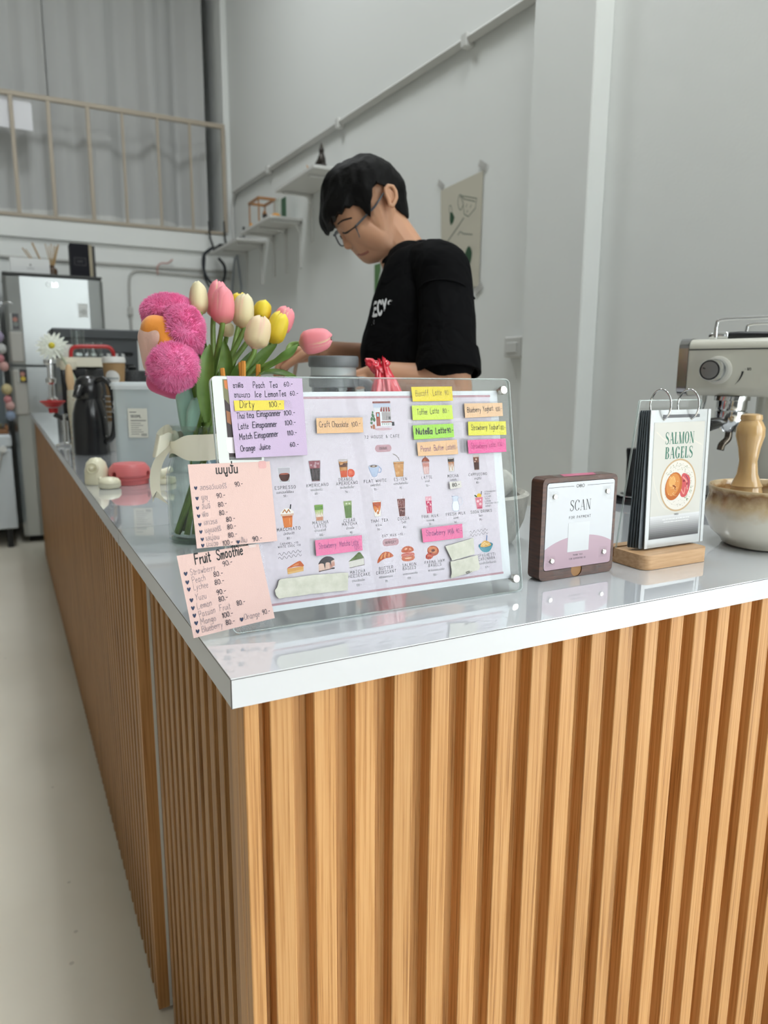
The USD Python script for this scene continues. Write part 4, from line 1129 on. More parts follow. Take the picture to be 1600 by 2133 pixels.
t.add('lid', lathe([(0, .099), (.034, .099), (.035, .104), (.033, .116), (.030, .117), (.0295, .113), (0, .113)], (cxp, cyp, 1.0705), 36), kraft_lid, 40)
th0 = math.atan2(-.9, -.35)
vv, ff = [], []
for i in range(13):
    for j in range(13):
        a, b = (i - 6) / 6, (j - 6) / 6
        q = math.hypot(a, b)
        if q > 1:
            a, b = a / q, b / q
        z = .052 + b * .024
        r = .0255 + .0075 * z / .098 + .0006
        vv.append((cxp + r * math.cos(th0 + a * .75), cyp + r * math.sin(th0 + a * .75), 1.0705 + z))
ff = [[i * 13 + j, (i + 1) * 13 + j, (i + 1) * 13 + j + 1] for i in range(12) for j in range(12)] + [[i * 13 + j, (i + 1) * 13 + j + 1, i * 13 + j + 1] for i in range(12) for j in range(12)]
t.add('badge', trimesh.Trimesh(np.array(vv), np.array(ff), process=False), kraft_lid, True)
vv2 = [(cxp + .0312 * math.cos(th0 + a), cyp + .0312 * math.sin(th0 + a), 1.0705 + .052 + b) for a in np.linspace(-.62, .62, 9) for b in (-.0028, .0028)]
t.add('badge_band', trimesh.Trimesh(np.array(vv2), np.array([[2 * i, 2 * i + 2, 2 * i + 3] for i in range(8)] + [[2 * i, 2 * i + 3, 2 * i + 1] for i in range(8)]), process=False), plain('badge_grey', (0.36, 0.38, 0.38), 0.6), True)

# milky container with a label
t = thing('storage_container', 'milky plastic storage container with a white lid and printed label', 'container', (.17, 1.36, ZT))
q0 = Polygon([(.088, 1.318), (.252, 1.245), (.295, 1.345), (.132, 1.418)])
qr = q0.buffer(-.014).buffer(.014)
body = cat(slab(qr, ZT + .0005, ZT + .003), slab(qr.difference(qr.buffer(-.002)), ZT + .003, 1.100))
t.add('body', body, milky)
t.add('foot_ring', slab(qr.buffer(.0008).difference(qr), ZT + .0005, ZT + .006), milky)
t.add('lid', slab(qr.buffer(.004), 1.1005, 1.117), plain('milky_lid', (0.68, 0.72, 0.74), 0.4))
t.add('lid_lip', slab(qr.buffer(.007).difference(qr.buffer(.0042)), 1.108, 1.114), plain('milky_lip', (0.70, 0.74, 0.76), 0.4))
ed = np.array([.252 - .088, 1.245 - 1.318, 0])
lf = Frame(np.array([.088, 1.318, 0]) + np.array([-.0006, -.0012, 0]), ed, (0, 0, 1))
t.add('label', lf.put(slab(sbox(.036, .986, .082, 1.056), 0, .0006)), plain('label_cream', (0.66, 0.66, 0.58), 0.6))
lines = [sbox(.040, 1.046, .056, 1.048), centre(pen('1800ML', .0065, .16), .055, 1.034), sbox(.042, 1.026, .078, 1.028)] + [sbox(.042, 1.020 - .0052 * k, .066 + .006 * math.sin(k * 2.1), 1.0212 - .0052 * k) for k in range(6)]
lines += [sbox(.066 + .0022 * k, .990, .0672 + .0022 * k, .996) for k in range(6)]
lf2 = Frame(lf.o + lf.n * .0008, ed, (0, 0, 1))
t.add('label_print', lf2.put(flat(unary_union(lines))), plain('label_ink', (0.13, 0.13, 0.13), 0.7))

# silicone lids in front of it
t = thing('silicone_stopper', 'upright cream silicone cap with a moulded ring at the counter edge', 'cap', (.024, 1.15, ZT))
t.add('body', lathe([(0, 0), (.0245, 0), (.0255, .004), (.0245, .030), (.020, .047), (.011, .056), (0, .058)], (.026, 1.15, ZT + .0005), 32), cream_gl, 60)
t.add('ring', tube(np.array([np.array([.0155, 1.1265, .938]) + np.array([-.9, .43, 0]) * .011 * math.cos(a) + np.array([0, -.2, .98]) * .011 * math.sin(a) for a in np.linspace(0, 6.283, 19)[:-1]]), .0028, 6, closed=True), cream_gl, True)
t.add('nub', ball((.014, 1.1255, .938), .005, 2), cream_gl, True)
t = thing('silicone_stopper', 'low round cream cap with a seam line in front of the pink lid', 'cap', (.043, 1.075, ZT))
t.add('lower', lathe([(0, 0), (.0195, 0), (.0225, .004), (.0225, .0095), (0, .0095)], (.043, 1.075, ZT + .0005), 30), cream_gl, 50)
t.add('upper', lathe([(0, .010), (.0225, .010), (.0222, .014), (.018, .020), (.008, .023), (0, .0232)], (.043, 1.075, ZT + .0005), 30), cream_gl, 60)
t.add('spout', tube([(.030, 1.09, ZT + .012), (.026, 1.098, ZT + .02)], [.005, .004], 8), cream_gl, True)
plid = m3.Manifold.revolve(m3.CrossSection([[(0, 0), (.040, 0), (.0405, .014), (.0445, .020), (.0425, .034), (.034, .044), (0, .046)]]), 48)
for a in (3.75, 5.65):
    c_, s_ = math.cos(a), math.sin(a)
    plid = plid - m3.Manifold.cylinder(.03, .007, .007, 20, True).rotate((90, 0, math.degrees(a) + 90)).translate((.045 * c_, .045 * s_, .022))
t = thing('silicone_dish', 'pink round silicone lid with notched sides between the cream caps', 'lid', (.092, 1.13, ZT))
m = cat(plid)
m.apply_translation((.092, 1.13, ZT + .0005))
t.add('lid', m, pink_sil, 40)
t.add('step_ring', lathe([(.0405, .010), (.0425, .0105), (.0425, .0135), (.0405, .014)], (.092, 1.13, ZT + .0005), 48), pink_sil, 40)
t = thing('silicone_stopper', 'cream cap lying on its side between the pink lid and the vase', 'cap', (.155, 1.10, ZT))
t.add('base', lathe([(0, 0), (.026, 0), (.028, .004), (.026, .012), (0, .014)], (.158, 1.10, ZT + .0005), 30), cream_gl, 50)
t.add('flap', tube(spline([(.145, 1.09, ZT + .014), (.155, 1.085, ZT + .026), (.175, 1.09, ZT + .032)], 4), [.010] * 5 + [.007] * 4, 8), cream_gl, True)

blue_pl = plain('blue_bottle', (0.13, 0.25, 0.40), 0.3)
t = thing('blue_jug', 'blue plastic jug standing behind the glass vase', 'jug', (.23, .90, ZT))
t.add('body', lathe([(0, 0), (.040, 0), (.043, .006), (.043, .13), (.030, .150), (.020, .158), (.020, .178), (0, .178)], (.215, .86, ZT + .0005), 32), blue_pl, 40)
t.add('cap', lathe([(0, 0), (.022, 0), (.022, .02), (0, .022)], (.215, .86, 1.0792), 24), kraft_lid, 40)
t.add('grip', tube(spline([(.255, .85, 1.02), (.275, .845, 1.01), (.275, .845, .96), (.255, .85, .945)], 4), .006, 8), blue_pl, True)

# ---------------------------------------------------------------- glass vase, ribbon, tulips
VX, VY = .098, .512
vase_glass = pane('vase_glass', (0.93, 0.96, 0.945), 1.0, base=.05)
t = thing('glass_vase', 'clear glass bottle vase with a thick base holding the tulips', 'vase', (VX, VY, ZT))
t.add('bottle', lathe([(0, .0), (.040, .0), (.0435, .004), (.0438, .085), (.043, .098), (.0385, .112), (.0355, .119), (.035, .158), (.0365, .163), (.0375, .165), (.036, .167), (.033, .165),
                       (.0325, .119), (.0355, .110), (.040, .097), (.0408, .085), (.0405, .010), (.037, .0075), (0, .0075)], (VX, VY, ZT + .0005), 56), vase_glass, 40)
t.add('base_glass', lathe([(0, 0), (.0395, 0), (.0400, .0035), (.036, .006), (0, .006)], (VX, VY, ZT + .0012), 48), pane('green_glass', (0.74, 0.83, 0.76)), 40)
satin = M('cream_satin', {'p': ('principled_bsdf', {'base_color': (0.88, 0.84, 0.69), 'roughness': 0.24, 'sheen_weight': 0.3, 'anisotropic': 0.6, 'specular_ior_level': 0.6})})
t = thing('ribbon', 'cream satin ribbon tied in a bow round the neck of the vase', 'ribbon', (VX, VY, 1.04))
nb = 48
ang = np.linspace(0, 2 * math.pi, nb + 1)
v, f = [], []
for i, a in enumerate(ang):
    pull = max(0, math.cos(a - 3.55)) ** 12
    for z in (1.0195 + .010 * pull, 1.0375 + .002 * math.sin(a * 3), 1.0560 - .010 * pull):
        v.append((VX + (.0378 + .0022 * pull) * math.cos(a), VY + (.0378 + .0022 * pull) * math.sin(a), z))
for i in range(nb):
    for j in range(2):
        a = i * 3 + j
        f += [[a, a + 3, a + 4], [a, a + 4, a + 1]]
t.add('band', trimesh.Trimesh(np.array(v), np.array(f), process=False), satin, True)


def strap(pts, widths, wdir, mat=None):
    """A ribbon strip along pts, widths wide along wdir (one direction or one per point)."""
    p = np.asarray(pts, float)
    w = np.asarray(wdir, float)
    w = np.broadcast_to(w, p.shape)
    w = w / np.linalg.norm(w, axis=1, keepdims=True)
    h = np.asarray(widths, float)[:, None] / 2
    v = np.stack([p - w * h, p, p + w * h], 1).reshape(-1, 3)
    f = []
    for i in range(len(p) - 1):
        for j in range(2):
            a = i * 3 + j
            f += [[a, a + 3, a + 4], [a, a + 4, a + 1]]
    return trimesh.Trimesh(v, np.array(f), process=False)


kx = np.array((0.0678, 0.5117, 1.0503))
lp = spline([kx, np.array((0.0605, 0.5170, 1.0576)), np.array((0.0503, 0.5166, 1.0526)), np.array((0.0375, 0.4961, 1.0433)), np.array((0.0392, 0.4810, 1.0413)), np.array((0.0524, 0.4915, 1.0471)), kx], 6)
lw = np.interp(np.linspace(0, 1, len(lp)), [0, .18, .45, .6, .85, 1], [.008, .022, .030, .032, .024, .008])
t.add('loop', strap(lp, lw, (.22, -.05, 1.0)), satin, True)
lp2 = spline([kx, np.array((0.0653, 0.5360, 1.0506)), np.array((0.0600, 0.5504, 1.0518)), np.array((0.0622, 0.5534, 1.0444)), np.array((0.0668, 0.5343, 1.0465)), kx], 5)
t.add('loop', strap(lp2, np.interp(np.linspace(0, 1, len(lp2)), [0, .4, 1], [.007, .022, .007]), (.1, .3, 1)), satin, True)
t.add('knot', ball(kx, .0065, 2, (1, 1, 1.6)), satin, True)
tp = spline([np.array((0.0653, 0.5074, 1.0460)), np.array((0.0548, 0.5037, 1.0353)), np.array((0.0423, 0.5008, 1.0180)), np.array((0.0357, 0.4947, 1.0002)), np.array((0.0338, 0.4859, 0.9813)), np.array((0.0342, 0.4774, 0.9692))], 6)
n = len(tp)
tw = np.interp(np.linspace(0, 1, n), [0, .2, .5, 1], [.008, .014, .015, .013])
sd = np.array([.88, -.46, .05])
v = []
for i in range(n):
    for s_ in (-1, 0, 1):
        q = tp[i] + sd * s_ * tw[i] / 2
        if i == n - 1:
            q = q + np.array(((0, 0, -.004), (0, 0, .012), (.008, -.004, -.008))[s_ + 1])
        v.append(q)
f = []
for i in range(n - 1):
    for j in range(2):
        a = i * 3 + j
        f += [[a, a + 3, a + 4], [a, a + 4, a + 1]]
t.add('tail', trimesh.Trimesh(np.array(v), np.array(f), process=False), satin, True)

leaf_mat = M('tulip_leaf', {'g': ('geometry', {}), 'n': ('noise_texture', {'scale': 35.0, 'detail': 3}), 'r': ('rgb_ramp', {'ramp': [(0.3, (0.065, 0.14, 0.022)), (0.7, (0.165, 0.28, 0.06))]}),
                            'p': ('principled_bsdf', {'roughness': 0.42, 'specular_ior_level': 0.4}), 'tr': ('translucent_bsdf', {'color': (0.16, 0.30, 0.05)}), 'm': ('mix_closure', {'fac': 0.2})},
             [('g.position', 'n.vector'), ('n.fac', 'r.fac'), ('r.color', 'p.base_color'), ('p.BSDF', 'm.closure1'), ('tr.BSDF', 'm.closure2')], 'm.closure')
stem_mat = plain('tulip_stem', (0.15, 0.25, 0.045), 0.45, var=.2, var_scale=60)


def leaf(spine, width, face, fold=.25, n=14, wave=0.0):
    p = spline(spine, max(3, n // (len(spine) - 1)))
    m_ = len(p)
    s = np.linspace(0, 1, m_)
    w = width * np.clip(np.sin(np.pi * np.clip(s * .93 + .07, 0, 1)) ** .75, .02, 1)
    w[-1] = .0004
    t_ = np.gradient(p, axis=0)
    t_ /= np.linalg.norm(t_, axis=1, keepdims=True)
    fc = np.asarray(face, float)
    side = np.cross(t_, fc)
    side /= np.linalg.norm(side, axis=1, keepdims=True)
    nr = np.cross(side, t_)
    v = []
    for i in range(m_):
        for j, k in enumerate((-1, -.5, 0, .5, 1)):
            v.append(p[i] + side[i] * k * w[i] / 2 + nr[i] * (fold * w[i] * k * k + wave * math.sin(9 * s[i] + k) * w[i]))
    f = []
    for i in range(m_ - 1):
        for j in range(4):
            a = i * 5 + j
            f += [[a, a + 5, a + 6], [a, a + 6, a + 1]]
    return trimesh.Trimesh(np.array(v), np.array(f), process=False)


def tulip_petal(L, R, a0, half, open_=0.0, tipcurl=0.0, n=11, k=9):
    """One petal of a closed tulip in local axes: z along the flower; it wraps round the axis."""
    s = np.linspace(0, 1, n)
    prof = R * np.interp(s, [0, .06, .18, .38, .6, .8, .93, 1.0], [.12, .58, .92, 1.0, .96, .83, .60, .26])
    wid = half * np.interp(s, [0, .1, .3, .6, .82, .94, 1.0], [1.0, 1.0, 1.0, 1.0, .96, .86, .55])
    v = []
    for i in range(n):
        for j in range(k):
            q = (j / (k - 1)) * 2 - 1
            a = a0 + q * wid[i]
            r = prof[i] * (1 + open_ * s[i]) * (1 - .05 * q * q + .04 * (abs(q) < .15)) + tipcurl * R * s[i] ** 6
            z = L * s[i] - .05 * L * q * q * s[i] ** 2
            v.append((r * math.cos(a), r * math.sin(a), z))
    f = []
    for i in range(n - 1):
        for j in range(k - 1):
            a = i * k + j
            f += [[a, a + 1, a + k + 1], [a, a + k + 1, a + k]]
    return np.array(v), np.array(f), np.repeat(s, k), np.tile(np.abs(np.linspace(-1, 1, k)), n)


tulip_print = M('tulip_petal', {'a': ('attribute', {'attribute': 'tint'}), 'p': ('principled_bsdf', {'roughness': 0.5, 'subsurface_weight': 0.15, 'subsurface_scale': 0.004, 'subsurface_radius': (1, .6, .4), 'specular_ior_level': 0.35})}, [('a.color', 'p.base_color')])
TONES = {'cream': ((.72, .60, .34), (.70, .62, .40), (.70, .36, .20)), 'pink': ((.78, .21, .23), (.80, .26, .30), (.78, .48, .30)), 'yellow': ((.74, .50, .02), (.78, .60, .05), (.60, .42, .03)), 'peach': ((.72, .57, .33), (.74, .55, .36), (.70, .40, .30))}


def tulip(tone, base, tip, radius, path, label, seed, rim=None, leaves=()):
    base, tip = np.asarray(base, float), np.asarray(tip, float)
    r = random.Random(seed)
    t = thing('tulip', label, 'tulip', base)
    L = np.linalg.norm(tip - base)
    a_, b_, ax = basis(tip - base)
    body, end, foot = TONES[tone]
    fl = t.add('flower', ball(base + ax * .004, radius * .32, 1), tulip_print, True, tint=np.tile(foot, (42, 1)))
    ph = r.uniform(0, 6.28)
    for k in range(6):
        inner = k >= 3
        v, f, s, q = tulip_petal(L * (r.uniform(.95, 1.0) if not inner else r.uniform(.92, .99)), radius * (.93 if inner else 1.0), ph + k * 2.094 + (1.047 if inner else 0), 1.02, r.uniform(-.05, .03), r.uniform(-.04, .12))
        w = base + v[:, :1] * a_ + v[:, 1:2] * b_ + v[:, 2:3] * ax
        c = np.array(body)[None] * (1 - s[:, None]) + np.array(end)[None] * s[:, None]
        kf = np.clip(1 - s * 5, 0, 1)[:, None] * .55
        c = c * (1 - kf) + np.array(foot)[None] * kf
        if rim is not None:
            kr = (np.clip(q - .82, 0, .18) / .18 * np.clip(s * 2 - .5, 0, 1))[:, None]
            c = c * (1 - kr) + np.array(rim)[None] * kr
        fl.add('petal', trimesh.Trimesh(w, f, process=False), tulip_print, True, tint=c)
    sp = spline([*path, base - ax * .012, base + ax * .002], 6)
    t.add('stem', tube(sp, np.interp(np.linspace(0, 1, len(sp)), [0, .6, 1], [.0042, .0040, .0034]), 9), stem_mat, True)
    for spine, w, face, fold in leaves:
        t.add('leaf', leaf(spine, w, face, fold), leaf_mat, True)


CAMW = np.array([-.45, -.86, .2])
foot = [(VX - .014 + .020 * math.cos(k * 2.4), VY - .006 + .017 * math.sin(k * 2.4), ZT + .0125) for k in range(12)]
rimp = [(VX + .011 + .015 * math.cos(k * 2.4 + 2.8), VY - .004 + .017 * math.sin(k * 2.4 + 2.8), 1.062) for k in range(12)]
pale_rim = (.80, .62, .36)
tulip('cream', (0.1107, 0.5141, 1.2200), (0.1158, 0.5331, 1.2676), .0135, [foot[0], rimp[0]], 'cream tulip with an orange foot, leftmost of the bunch beside the pink plush', 1,
      leaves=[([(0.1063, 0.4961, 1.0713), (0.1046, 0.4969, 1.1248), (0.0989, 0.4911, 1.1641), (0.0956, 0.4939, 1.1964)], .016, CAMW, .3), ([(0.1171, 0.5190, 1.0972), (0.1196, 0.5250, 1.1584), (0.1154, 0.5286, 1.2185)], .011, CAMW, .3)])
tulip('pink', (0.1475, 0.5753, 1.2200), (0.1598, 0.5811, 1.2773), .0155, [foot[1], rimp[1]], 'pink tulip standing highest of the bunch, behind the other upright pink one', 2, pale_rim)
tulip('pink', (0.1376, 0.4972, 1.2063), (0.1456, 0.5045, 1.2599), .0170, [foot[2], rimp[2]], 'large pink tulip in front of the bunch, upright between two cream ones', 3, pale_rim,
      leaves=[([(0.1037, 0.4635, 1.0733), (0.1050, 0.4654, 1.1123), (0.1081, 0.4663, 1.1510), (0.1140, 0.4750, 1.1795)], .024, CAMW, .35)])
tulip('cream', (0.1713, 0.5135, 1.2037), (0.1798, 0.5200, 1.2548), .0160, [foot[3], rimp[3]], 'tall cream tulip right of the large pink one', 4, (.78, .50, .36),
      leaves=[([(0.1225, 0.4891, 1.0780), (0.1357, 0.4808, 1.1250), (0.1396, 0.4859, 1.1581), (0.1412, 0.5028, 1.1876)], .020, CAMW, .3)])
tulip('yellow', (0.1908, 0.5891, 1.2290), (0.1936, 0.5948, 1.2624), .0140, [foot[4], rimp[4]], 'yellow tulip almost hidden behind the tall cream one', 5)
tulip('yellow', (0.2073, 0.5437, 1.2176), (0.2181, 0.5446, 1.2480), .0140, [foot[5], rimp[5]], 'yellow tulip between the tall cream tulip and the rear pink one', 6)
tulip('peach', (0.1687, 0.4510, 1.1729), (0.1825, 0.4538, 1.2196), .0180, [foot[6], rimp[6], (0.1338, 0.4561, 1.1124)], 'peachy cream tulip nearest the viewer and lowest of the bunch', 7, (.78, .46, .38),
      leaves=[([(0.1294, 0.4756, 1.0853), (0.1467, 0.4708, 1.1317), (0.1631, 0.4726, 1.1530), (0.1786, 0.4803, 1.1732)], .016, CAMW, .3)])
tulip('yellow', (0.2037, 0.4805, 1.1817), (0.2226, 0.4802, 1.2263), .0158, [foot[7], rimp[7], (0.1565, 0.4815, 1.1250)], 'bright yellow tulip right of the peachy cream one', 8,
      leaves=[([(0.1595, 0.4799, 1.1250), (0.1765, 0.4761, 1.1485), (0.1949, 0.4766, 1.1687), (0.2116, 0.4764, 1.1818)], .017, CAMW, .2)])
tulip('pink', (0.2294, 0.5283, 1.1993), (0.2492, 0.5264, 1.2390), .0165, [foot[8], rimp[8], (0.1684, 0.5096, 1.1246)], 'pink tulip behind the bright yellow one at the right of the bunch', 9, pale_rim)
tulip('pink', (0.2243, 0.4236, 1.1803), (0.2667, 0.4036, 1.1897), .0170, [foot[9], rimp[9], (0.1664, 0.4448, 1.1385), (0.2000, 0.4207, 1.1612)], 'pink tulip lying over sideways to the right above the menu stand', 10, pale_rim,
      leaves=[([(0.1628, 0.4338, 1.1321), (0.1781, 0.4174, 1.1463), (0.1976, 0.4047, 1.1609), (0.2182, 0.4094, 1.1797)], .020, (.1, -.5, .9), .2), ([(0.1536, 0.4715, 1.1251), (0.1722, 0.4415, 1.1372), (0.1906, 0.4150, 1.1387), (0.2122, 0.3850, 1.1313)], .026, (.1, -.45, .9), .2)])
tulip('cream', (0.1718, 0.6033, 1.1952), (0.1771, 0.6058, 1.2201), .0120, [foot[10], rimp[10]], 'small pale tulip in the shade behind the large pink one', 11,
      leaves=[([(0.1379, 0.5408, 1.0891), (0.1636, 0.5524, 1.1523), (0.1746, 0.5628, 1.1739)], .018, CAMW, .3)])

# ---------------------------------------------------------------- plush flower
pink_fur = M('pink_fur', {'o': ('geometry', {}), 'n': ('noise_texture', {'scale': 60.0, 'detail': 3}), 'r': ('rgb_ramp', {'ramp': [(0.3, (0.86, 0.17, 0.41)), (0.7, (0.90, 0.33, 0.57))]}),
                          'p': ('principled_bsdf', {'roughness': 0.8, 'sheen_weight': 0.5, 'sheen_tint': (1, .55, .75)})}, [('o.position', 'n.vector'), ('n.fac', 'r.fac'), ('r.color', 'p.base_color')])
velour_o = plain('orange_velour', (0.80, 0.27, 0.02), 0.8, sheen=.4, bump=.2, bump_scale=900)
velour_p = plain('pale_velour', (0.70, 0.43, 0.35), 0.8, sheen=.3, bump=.2, bump_scale=900)
velour_m = plain('mint_velour', (0.36, 0.60, 0.50), 0.8, sheen=.3, bump=.2, bump_scale=900)
velour_d = plain('rose_velour', (0.58, 0.07, 0.20), 0.8, sheen=.3)
t = thing('plush_flower', 'fluffy pink plush flower with an orange centre and mint stem in the vase', 'plush toy', (0.0700, 0.5031, 1.1768))
pc = np.array((0.0617, 0.5085, 1.1819))
t.add('centre', hulls([[((0.0503, 0.5154, 1.1864), .0245), ((0.0506, 0.5083, 1.1540), .0215)], [((0.0617, 0.5085, 1.1819), .030), ((0.0506, 0.5083, 1.1540), .020)]], .006, 6), velour_p, True)
t.add('crown', hulls([[((0.0488, 0.5107, 1.1983), .0195), ((0.0608, 0.5004, 1.1956), .019)], [((0.0608, 0.5004, 1.1956), .019), ((0.0618, 0.4889, 1.1711), .017)]], .006, 5), velour_o, True)
petals = [((0.0734, 0.5346, 1.2251), (1.15, .8, .70), .0300), ((0.0840, 0.4942, 1.1960), (.85, .85, 1.10), .0300), ((0.0636, 0.4719, 1.1493), (1.0, .9, .95), .0305), ((0.0865, 0.5271, 1.1679), (.9, .9, 1.0), .0280), ((0.0738, 0.5792, 1.2201), (1.0, .8, .8), .026), ((0.0735, 0.5625, 1.1411), (1.0, .8, .8), .026)]
fur_pts, fur_n = [], []
for k, (c, sc, r_) in enumerate(petals):
    m = ball((0, 0, 0), r_, 4, sc)
    d = m.vertices / np.linalg.norm(m.vertices, axis=1, keepdims=True)
    m.vertices[:] = m.vertices * (1 + .10 * (meshkit.fbm(d * 2.2 + k * 3, 3, k) - .5)[:, None]) + np.array(c)
    t.add('petal', m, pink_fur, True)
    idx = RNG.choice(len(m.faces), 5200, p=m.area_faces / m.area)
    b = RNG.dirichlet((1, 1, 1), 5200)
    fur_pts.append((m.triangles[idx] * b[:, :, None]).sum(1))
    fur_n.append(m.face_normals[idx])
t.add('back_petal', hulls([[((0.0542, 0.5352, 1.1277), .017), ((0.0730, 0.5241, 1.1211), .018)]], .006, 4), velour_d, True)
fp, fn = np.vstack(fur_pts), np.vstack(fur_n)
lean = np.stack([meshkit.noise(fp * 55, s) - .5 for s in (1, 2, 3)], 1)
d = fn + 1.3 * lean + RNG.normal(0, .18, fn.shape)
d /= np.linalg.norm(d, axis=1, keepdims=True)
ln = RNG.uniform(.0045, .0075, (len(fp), 1))
droop = np.array([0, 0, -.0012])
strand = np.stack([fp - fn * .0005, fp + d * ln * .5, fp + d * ln + droop], 1)
bc = UsdGeom.BasisCurves.Define(stage, t.path + '/fur')
bc.CreateTypeAttr('linear')
bc.CreateCurveVertexCountsAttr(Vt.IntArray.FromNumpy(np.full(len(fp), 3, np.int32)))
bc.CreatePointsAttr(Vt.Vec3fArray.FromNumpy((strand.reshape(-1, 3) - t.loc).astype(np.float32)))
bc.CreateWidthsAttr(Vt.FloatArray.FromNumpy(np.tile([.0007, .0005, .0002], len(fp)).astype(np.float32)))
bc.SetWidthsInterpolation('vertex')
UsdShade.MaterialBindingAPI.Apply(bc.GetPrim()).Bind(pink_fur)
tag(bc.GetPrim(), kind='stuff')
t.add('stem', tube(spline([(0.0816, 0.5217, 1.1312), (0.0855, 0.5140, 1.1045), (0.0887, 0.5109, 1.0708), (VX - .001, VY - .006, 1.02), (VX + .002, VY - .004, .985)], 6), [.0125] * 14 + [.011] * 11, 14), velour_m, True)
t.add('leaf', hulls([[((0.0878, 0.4930, 1.0652), .007), ((0.0912, 0.4897, 1.0854), .0095), ((0.0930, 0.4862, 1.1000), .0065)]], .004, 3), velour_m, True)

# ---------------------------------------------------------------- the acrylic menu stand and its notes
SO, SE, SU = np.array((0.050020, 0.097496, 0.916079)), np.array((0.999916, -0.012993, 0.000000)), np.array((0.002434, 0.187292, 0.982301))
SF = Frame(SO, SE, SU)                                        # the printed sheet: x to the right, y up the sheet, z towards the viewer
acrylic = pane('clear_acrylic', (0.985, 0.992, 0.99), .7, base=.006)
acr_edge = pane('acrylic_edge', (0.90, 0.95, 0.94), .9, .05, .25, (0.85, 0.9, 0.9))
sheet_w = plain('menu_paper', (0.60, 0.62, 0.66), 0.6)
lav = plain('menu_lavender', (0.545, 0.49, 0.56), 0.6, var=.035, var_scale=220)
silver = plain('brushed_nickel', (0.62, 0.60, 0.55), 0.28, 1.0)
clear_tape = pane('clear_tape', (0.95, 0.95, 0.95), .6, .12, base=.012)


def onto(g, z):
    return SF.put(flat(g, z))


K = lambda *c: srgb(*c)
t = thing('menu_stand', 'clear acrylic menu stand holding the lavender drinks menu, covered in coloured notes', 'menu', SO)
ac = [(-0.0234, 0.2249), (0.3141, 0.2230), (0.3107, -0.0160), (-0.0210, -0.0146)]
ap = Polygon(ac).buffer(-.006).buffer(.006, quad_segs=5)
t.add('back_panel', SF.put(slab(ap, -.0032, -.0004)), acrylic)
t.add('front_panel', SF.put(slab(ap, .0003, .0022)), acrylic)
t.add('polished_edge', SF.put(slab(ap.buffer(.00025).difference(ap.buffer(-.0006)), -.0030, .0020)), acr_edge)
bl = ap.bounds
ft0, ft1 = SF.pt(bl[0] + .02, bl[1] + .014, -.0036), SF.pt(bl[2] - .02, bl[1] + .014, -.0036)
dn = np.array([0, 1.0, 0])
lf_ = Frame((ft0[0], ft0[1] + .0065, ZT + .0005), SE, dn)
t.add('back_prop', tube([SF.pt(.15, .115, -.0045), np.append((SF.pt(.15, .115, -.0045) + [0, .05, 0])[:2], ZT + .004)], .004, 8), acr_edge)
t.add('sheet', SF.put(slab(sbox(0, 0, .297, .210), -.0003, .0)), sheet_w, label='printed lavender sheet of drinks and bakery')
LX0, LX1, LY0, LY1 = .0105, .2865, .0080, .2030
t.add('lavender_field', onto(sbox(LX0, LY0, LX1, LY1), .00004), lav)
pinkline = plain('dusty_pink_line', (0.40, 0.235, 0.275), 0.6)
t.add('border_line', onto(sbox(LX0 - .004, LY1, LX1 + .001, LY1 + .0024), .00005), pinkline)
t.add('border_line', onto(sbox(LX0 - .004, LY0 - .0022, LX1 + .001, LY0), .00005), pinkline)
for c in ((0.3017, 0.2097), (0.2994, -0.0010)):
    b_ = t.add('standoff', lathe([(0, -.0040), (.0030, -.0040), (.0030, .0022), (.0047, .0023), (.0047, .0068), (.0042, .0074), (0, .0074)], SF.pt(*c), 24, SF.n), silver, 40)

INK = K(34, 34, 40)
INK2 = K(60, 60, 66)
menu_ink = plain('menu_ink', INK, 0.6)


def caption(en, th, price, sub=()):
    gs = [centre(pen(s, h, .13, .40, 0, .02, len(s)), x, y - h / 2) for s, (x, y), h in en]
    if th:
        s, (x, y) = th
        gs.append(centre(thai(s, .0017, .004), x, y - .0009))
    if price:
        s, (x, y) = price
        gs.append(centre(pen(s, .0020, .15, .28, 0, .02, 3), x, y - .0010))
    t.add('caption', onto(unary_union(gs), .00012), menu_ink)


H1 = .0029
caption([('72 HOUSE & CAFE', (0.1497, 0.1636), .0030)], None, None)
caption([('ESPRESSO', (0.0412, 0.1180), H1)], ('เอสเปรสโซ่ร้อน', (0.0406, 0.1133)), ('50.-', (0.0410, 0.1098)))
caption([('AMERICANO', (0.0743, 0.1182), H1)], ('เอเมริกาโน่', (0.0731, 0.1135)), ('60.-', (0.0734, 0.1100)))
caption([('ORANGE', (0.1052, 0.1221), H1), ('AMERICANO', (0.1062, 0.1182), H1)], ('อเมริกาโนส้ม', (0.1058, 0.1138)), ('70.-', (0.1057, 0.1094)))
caption([('FLAT WHITE', (0.1378, 0.1186), H1)], ('แฟลตไวท์', (0.1377, 0.1141)), ('70.-', (0.1379, 0.1097)))
caption([('ES-YEN', (0.1671, 0.1186), H1)], ('เอสเปรสโซ่เย็น', (0.1670, 0.1141)), ('70.-', (0.1672, 0.1095)))
caption([('LATTE', (0.1988, 0.1187), H1)], ('ลาเต้', (0.1991, 0.1144)), ('70.-', (0.1990, 0.1098)))
caption([('MOCHA', (0.2313, 0.1184), H1)], ('มอคค่า', (0.2313, 0.1143)), None)
caption([('CAPPUCCINO', (0.2633, 0.1184), .0027)], ('คาปูชิโน่', (0.2630, 0.1136)), ('80.-', (0.2629, 0.1094)))
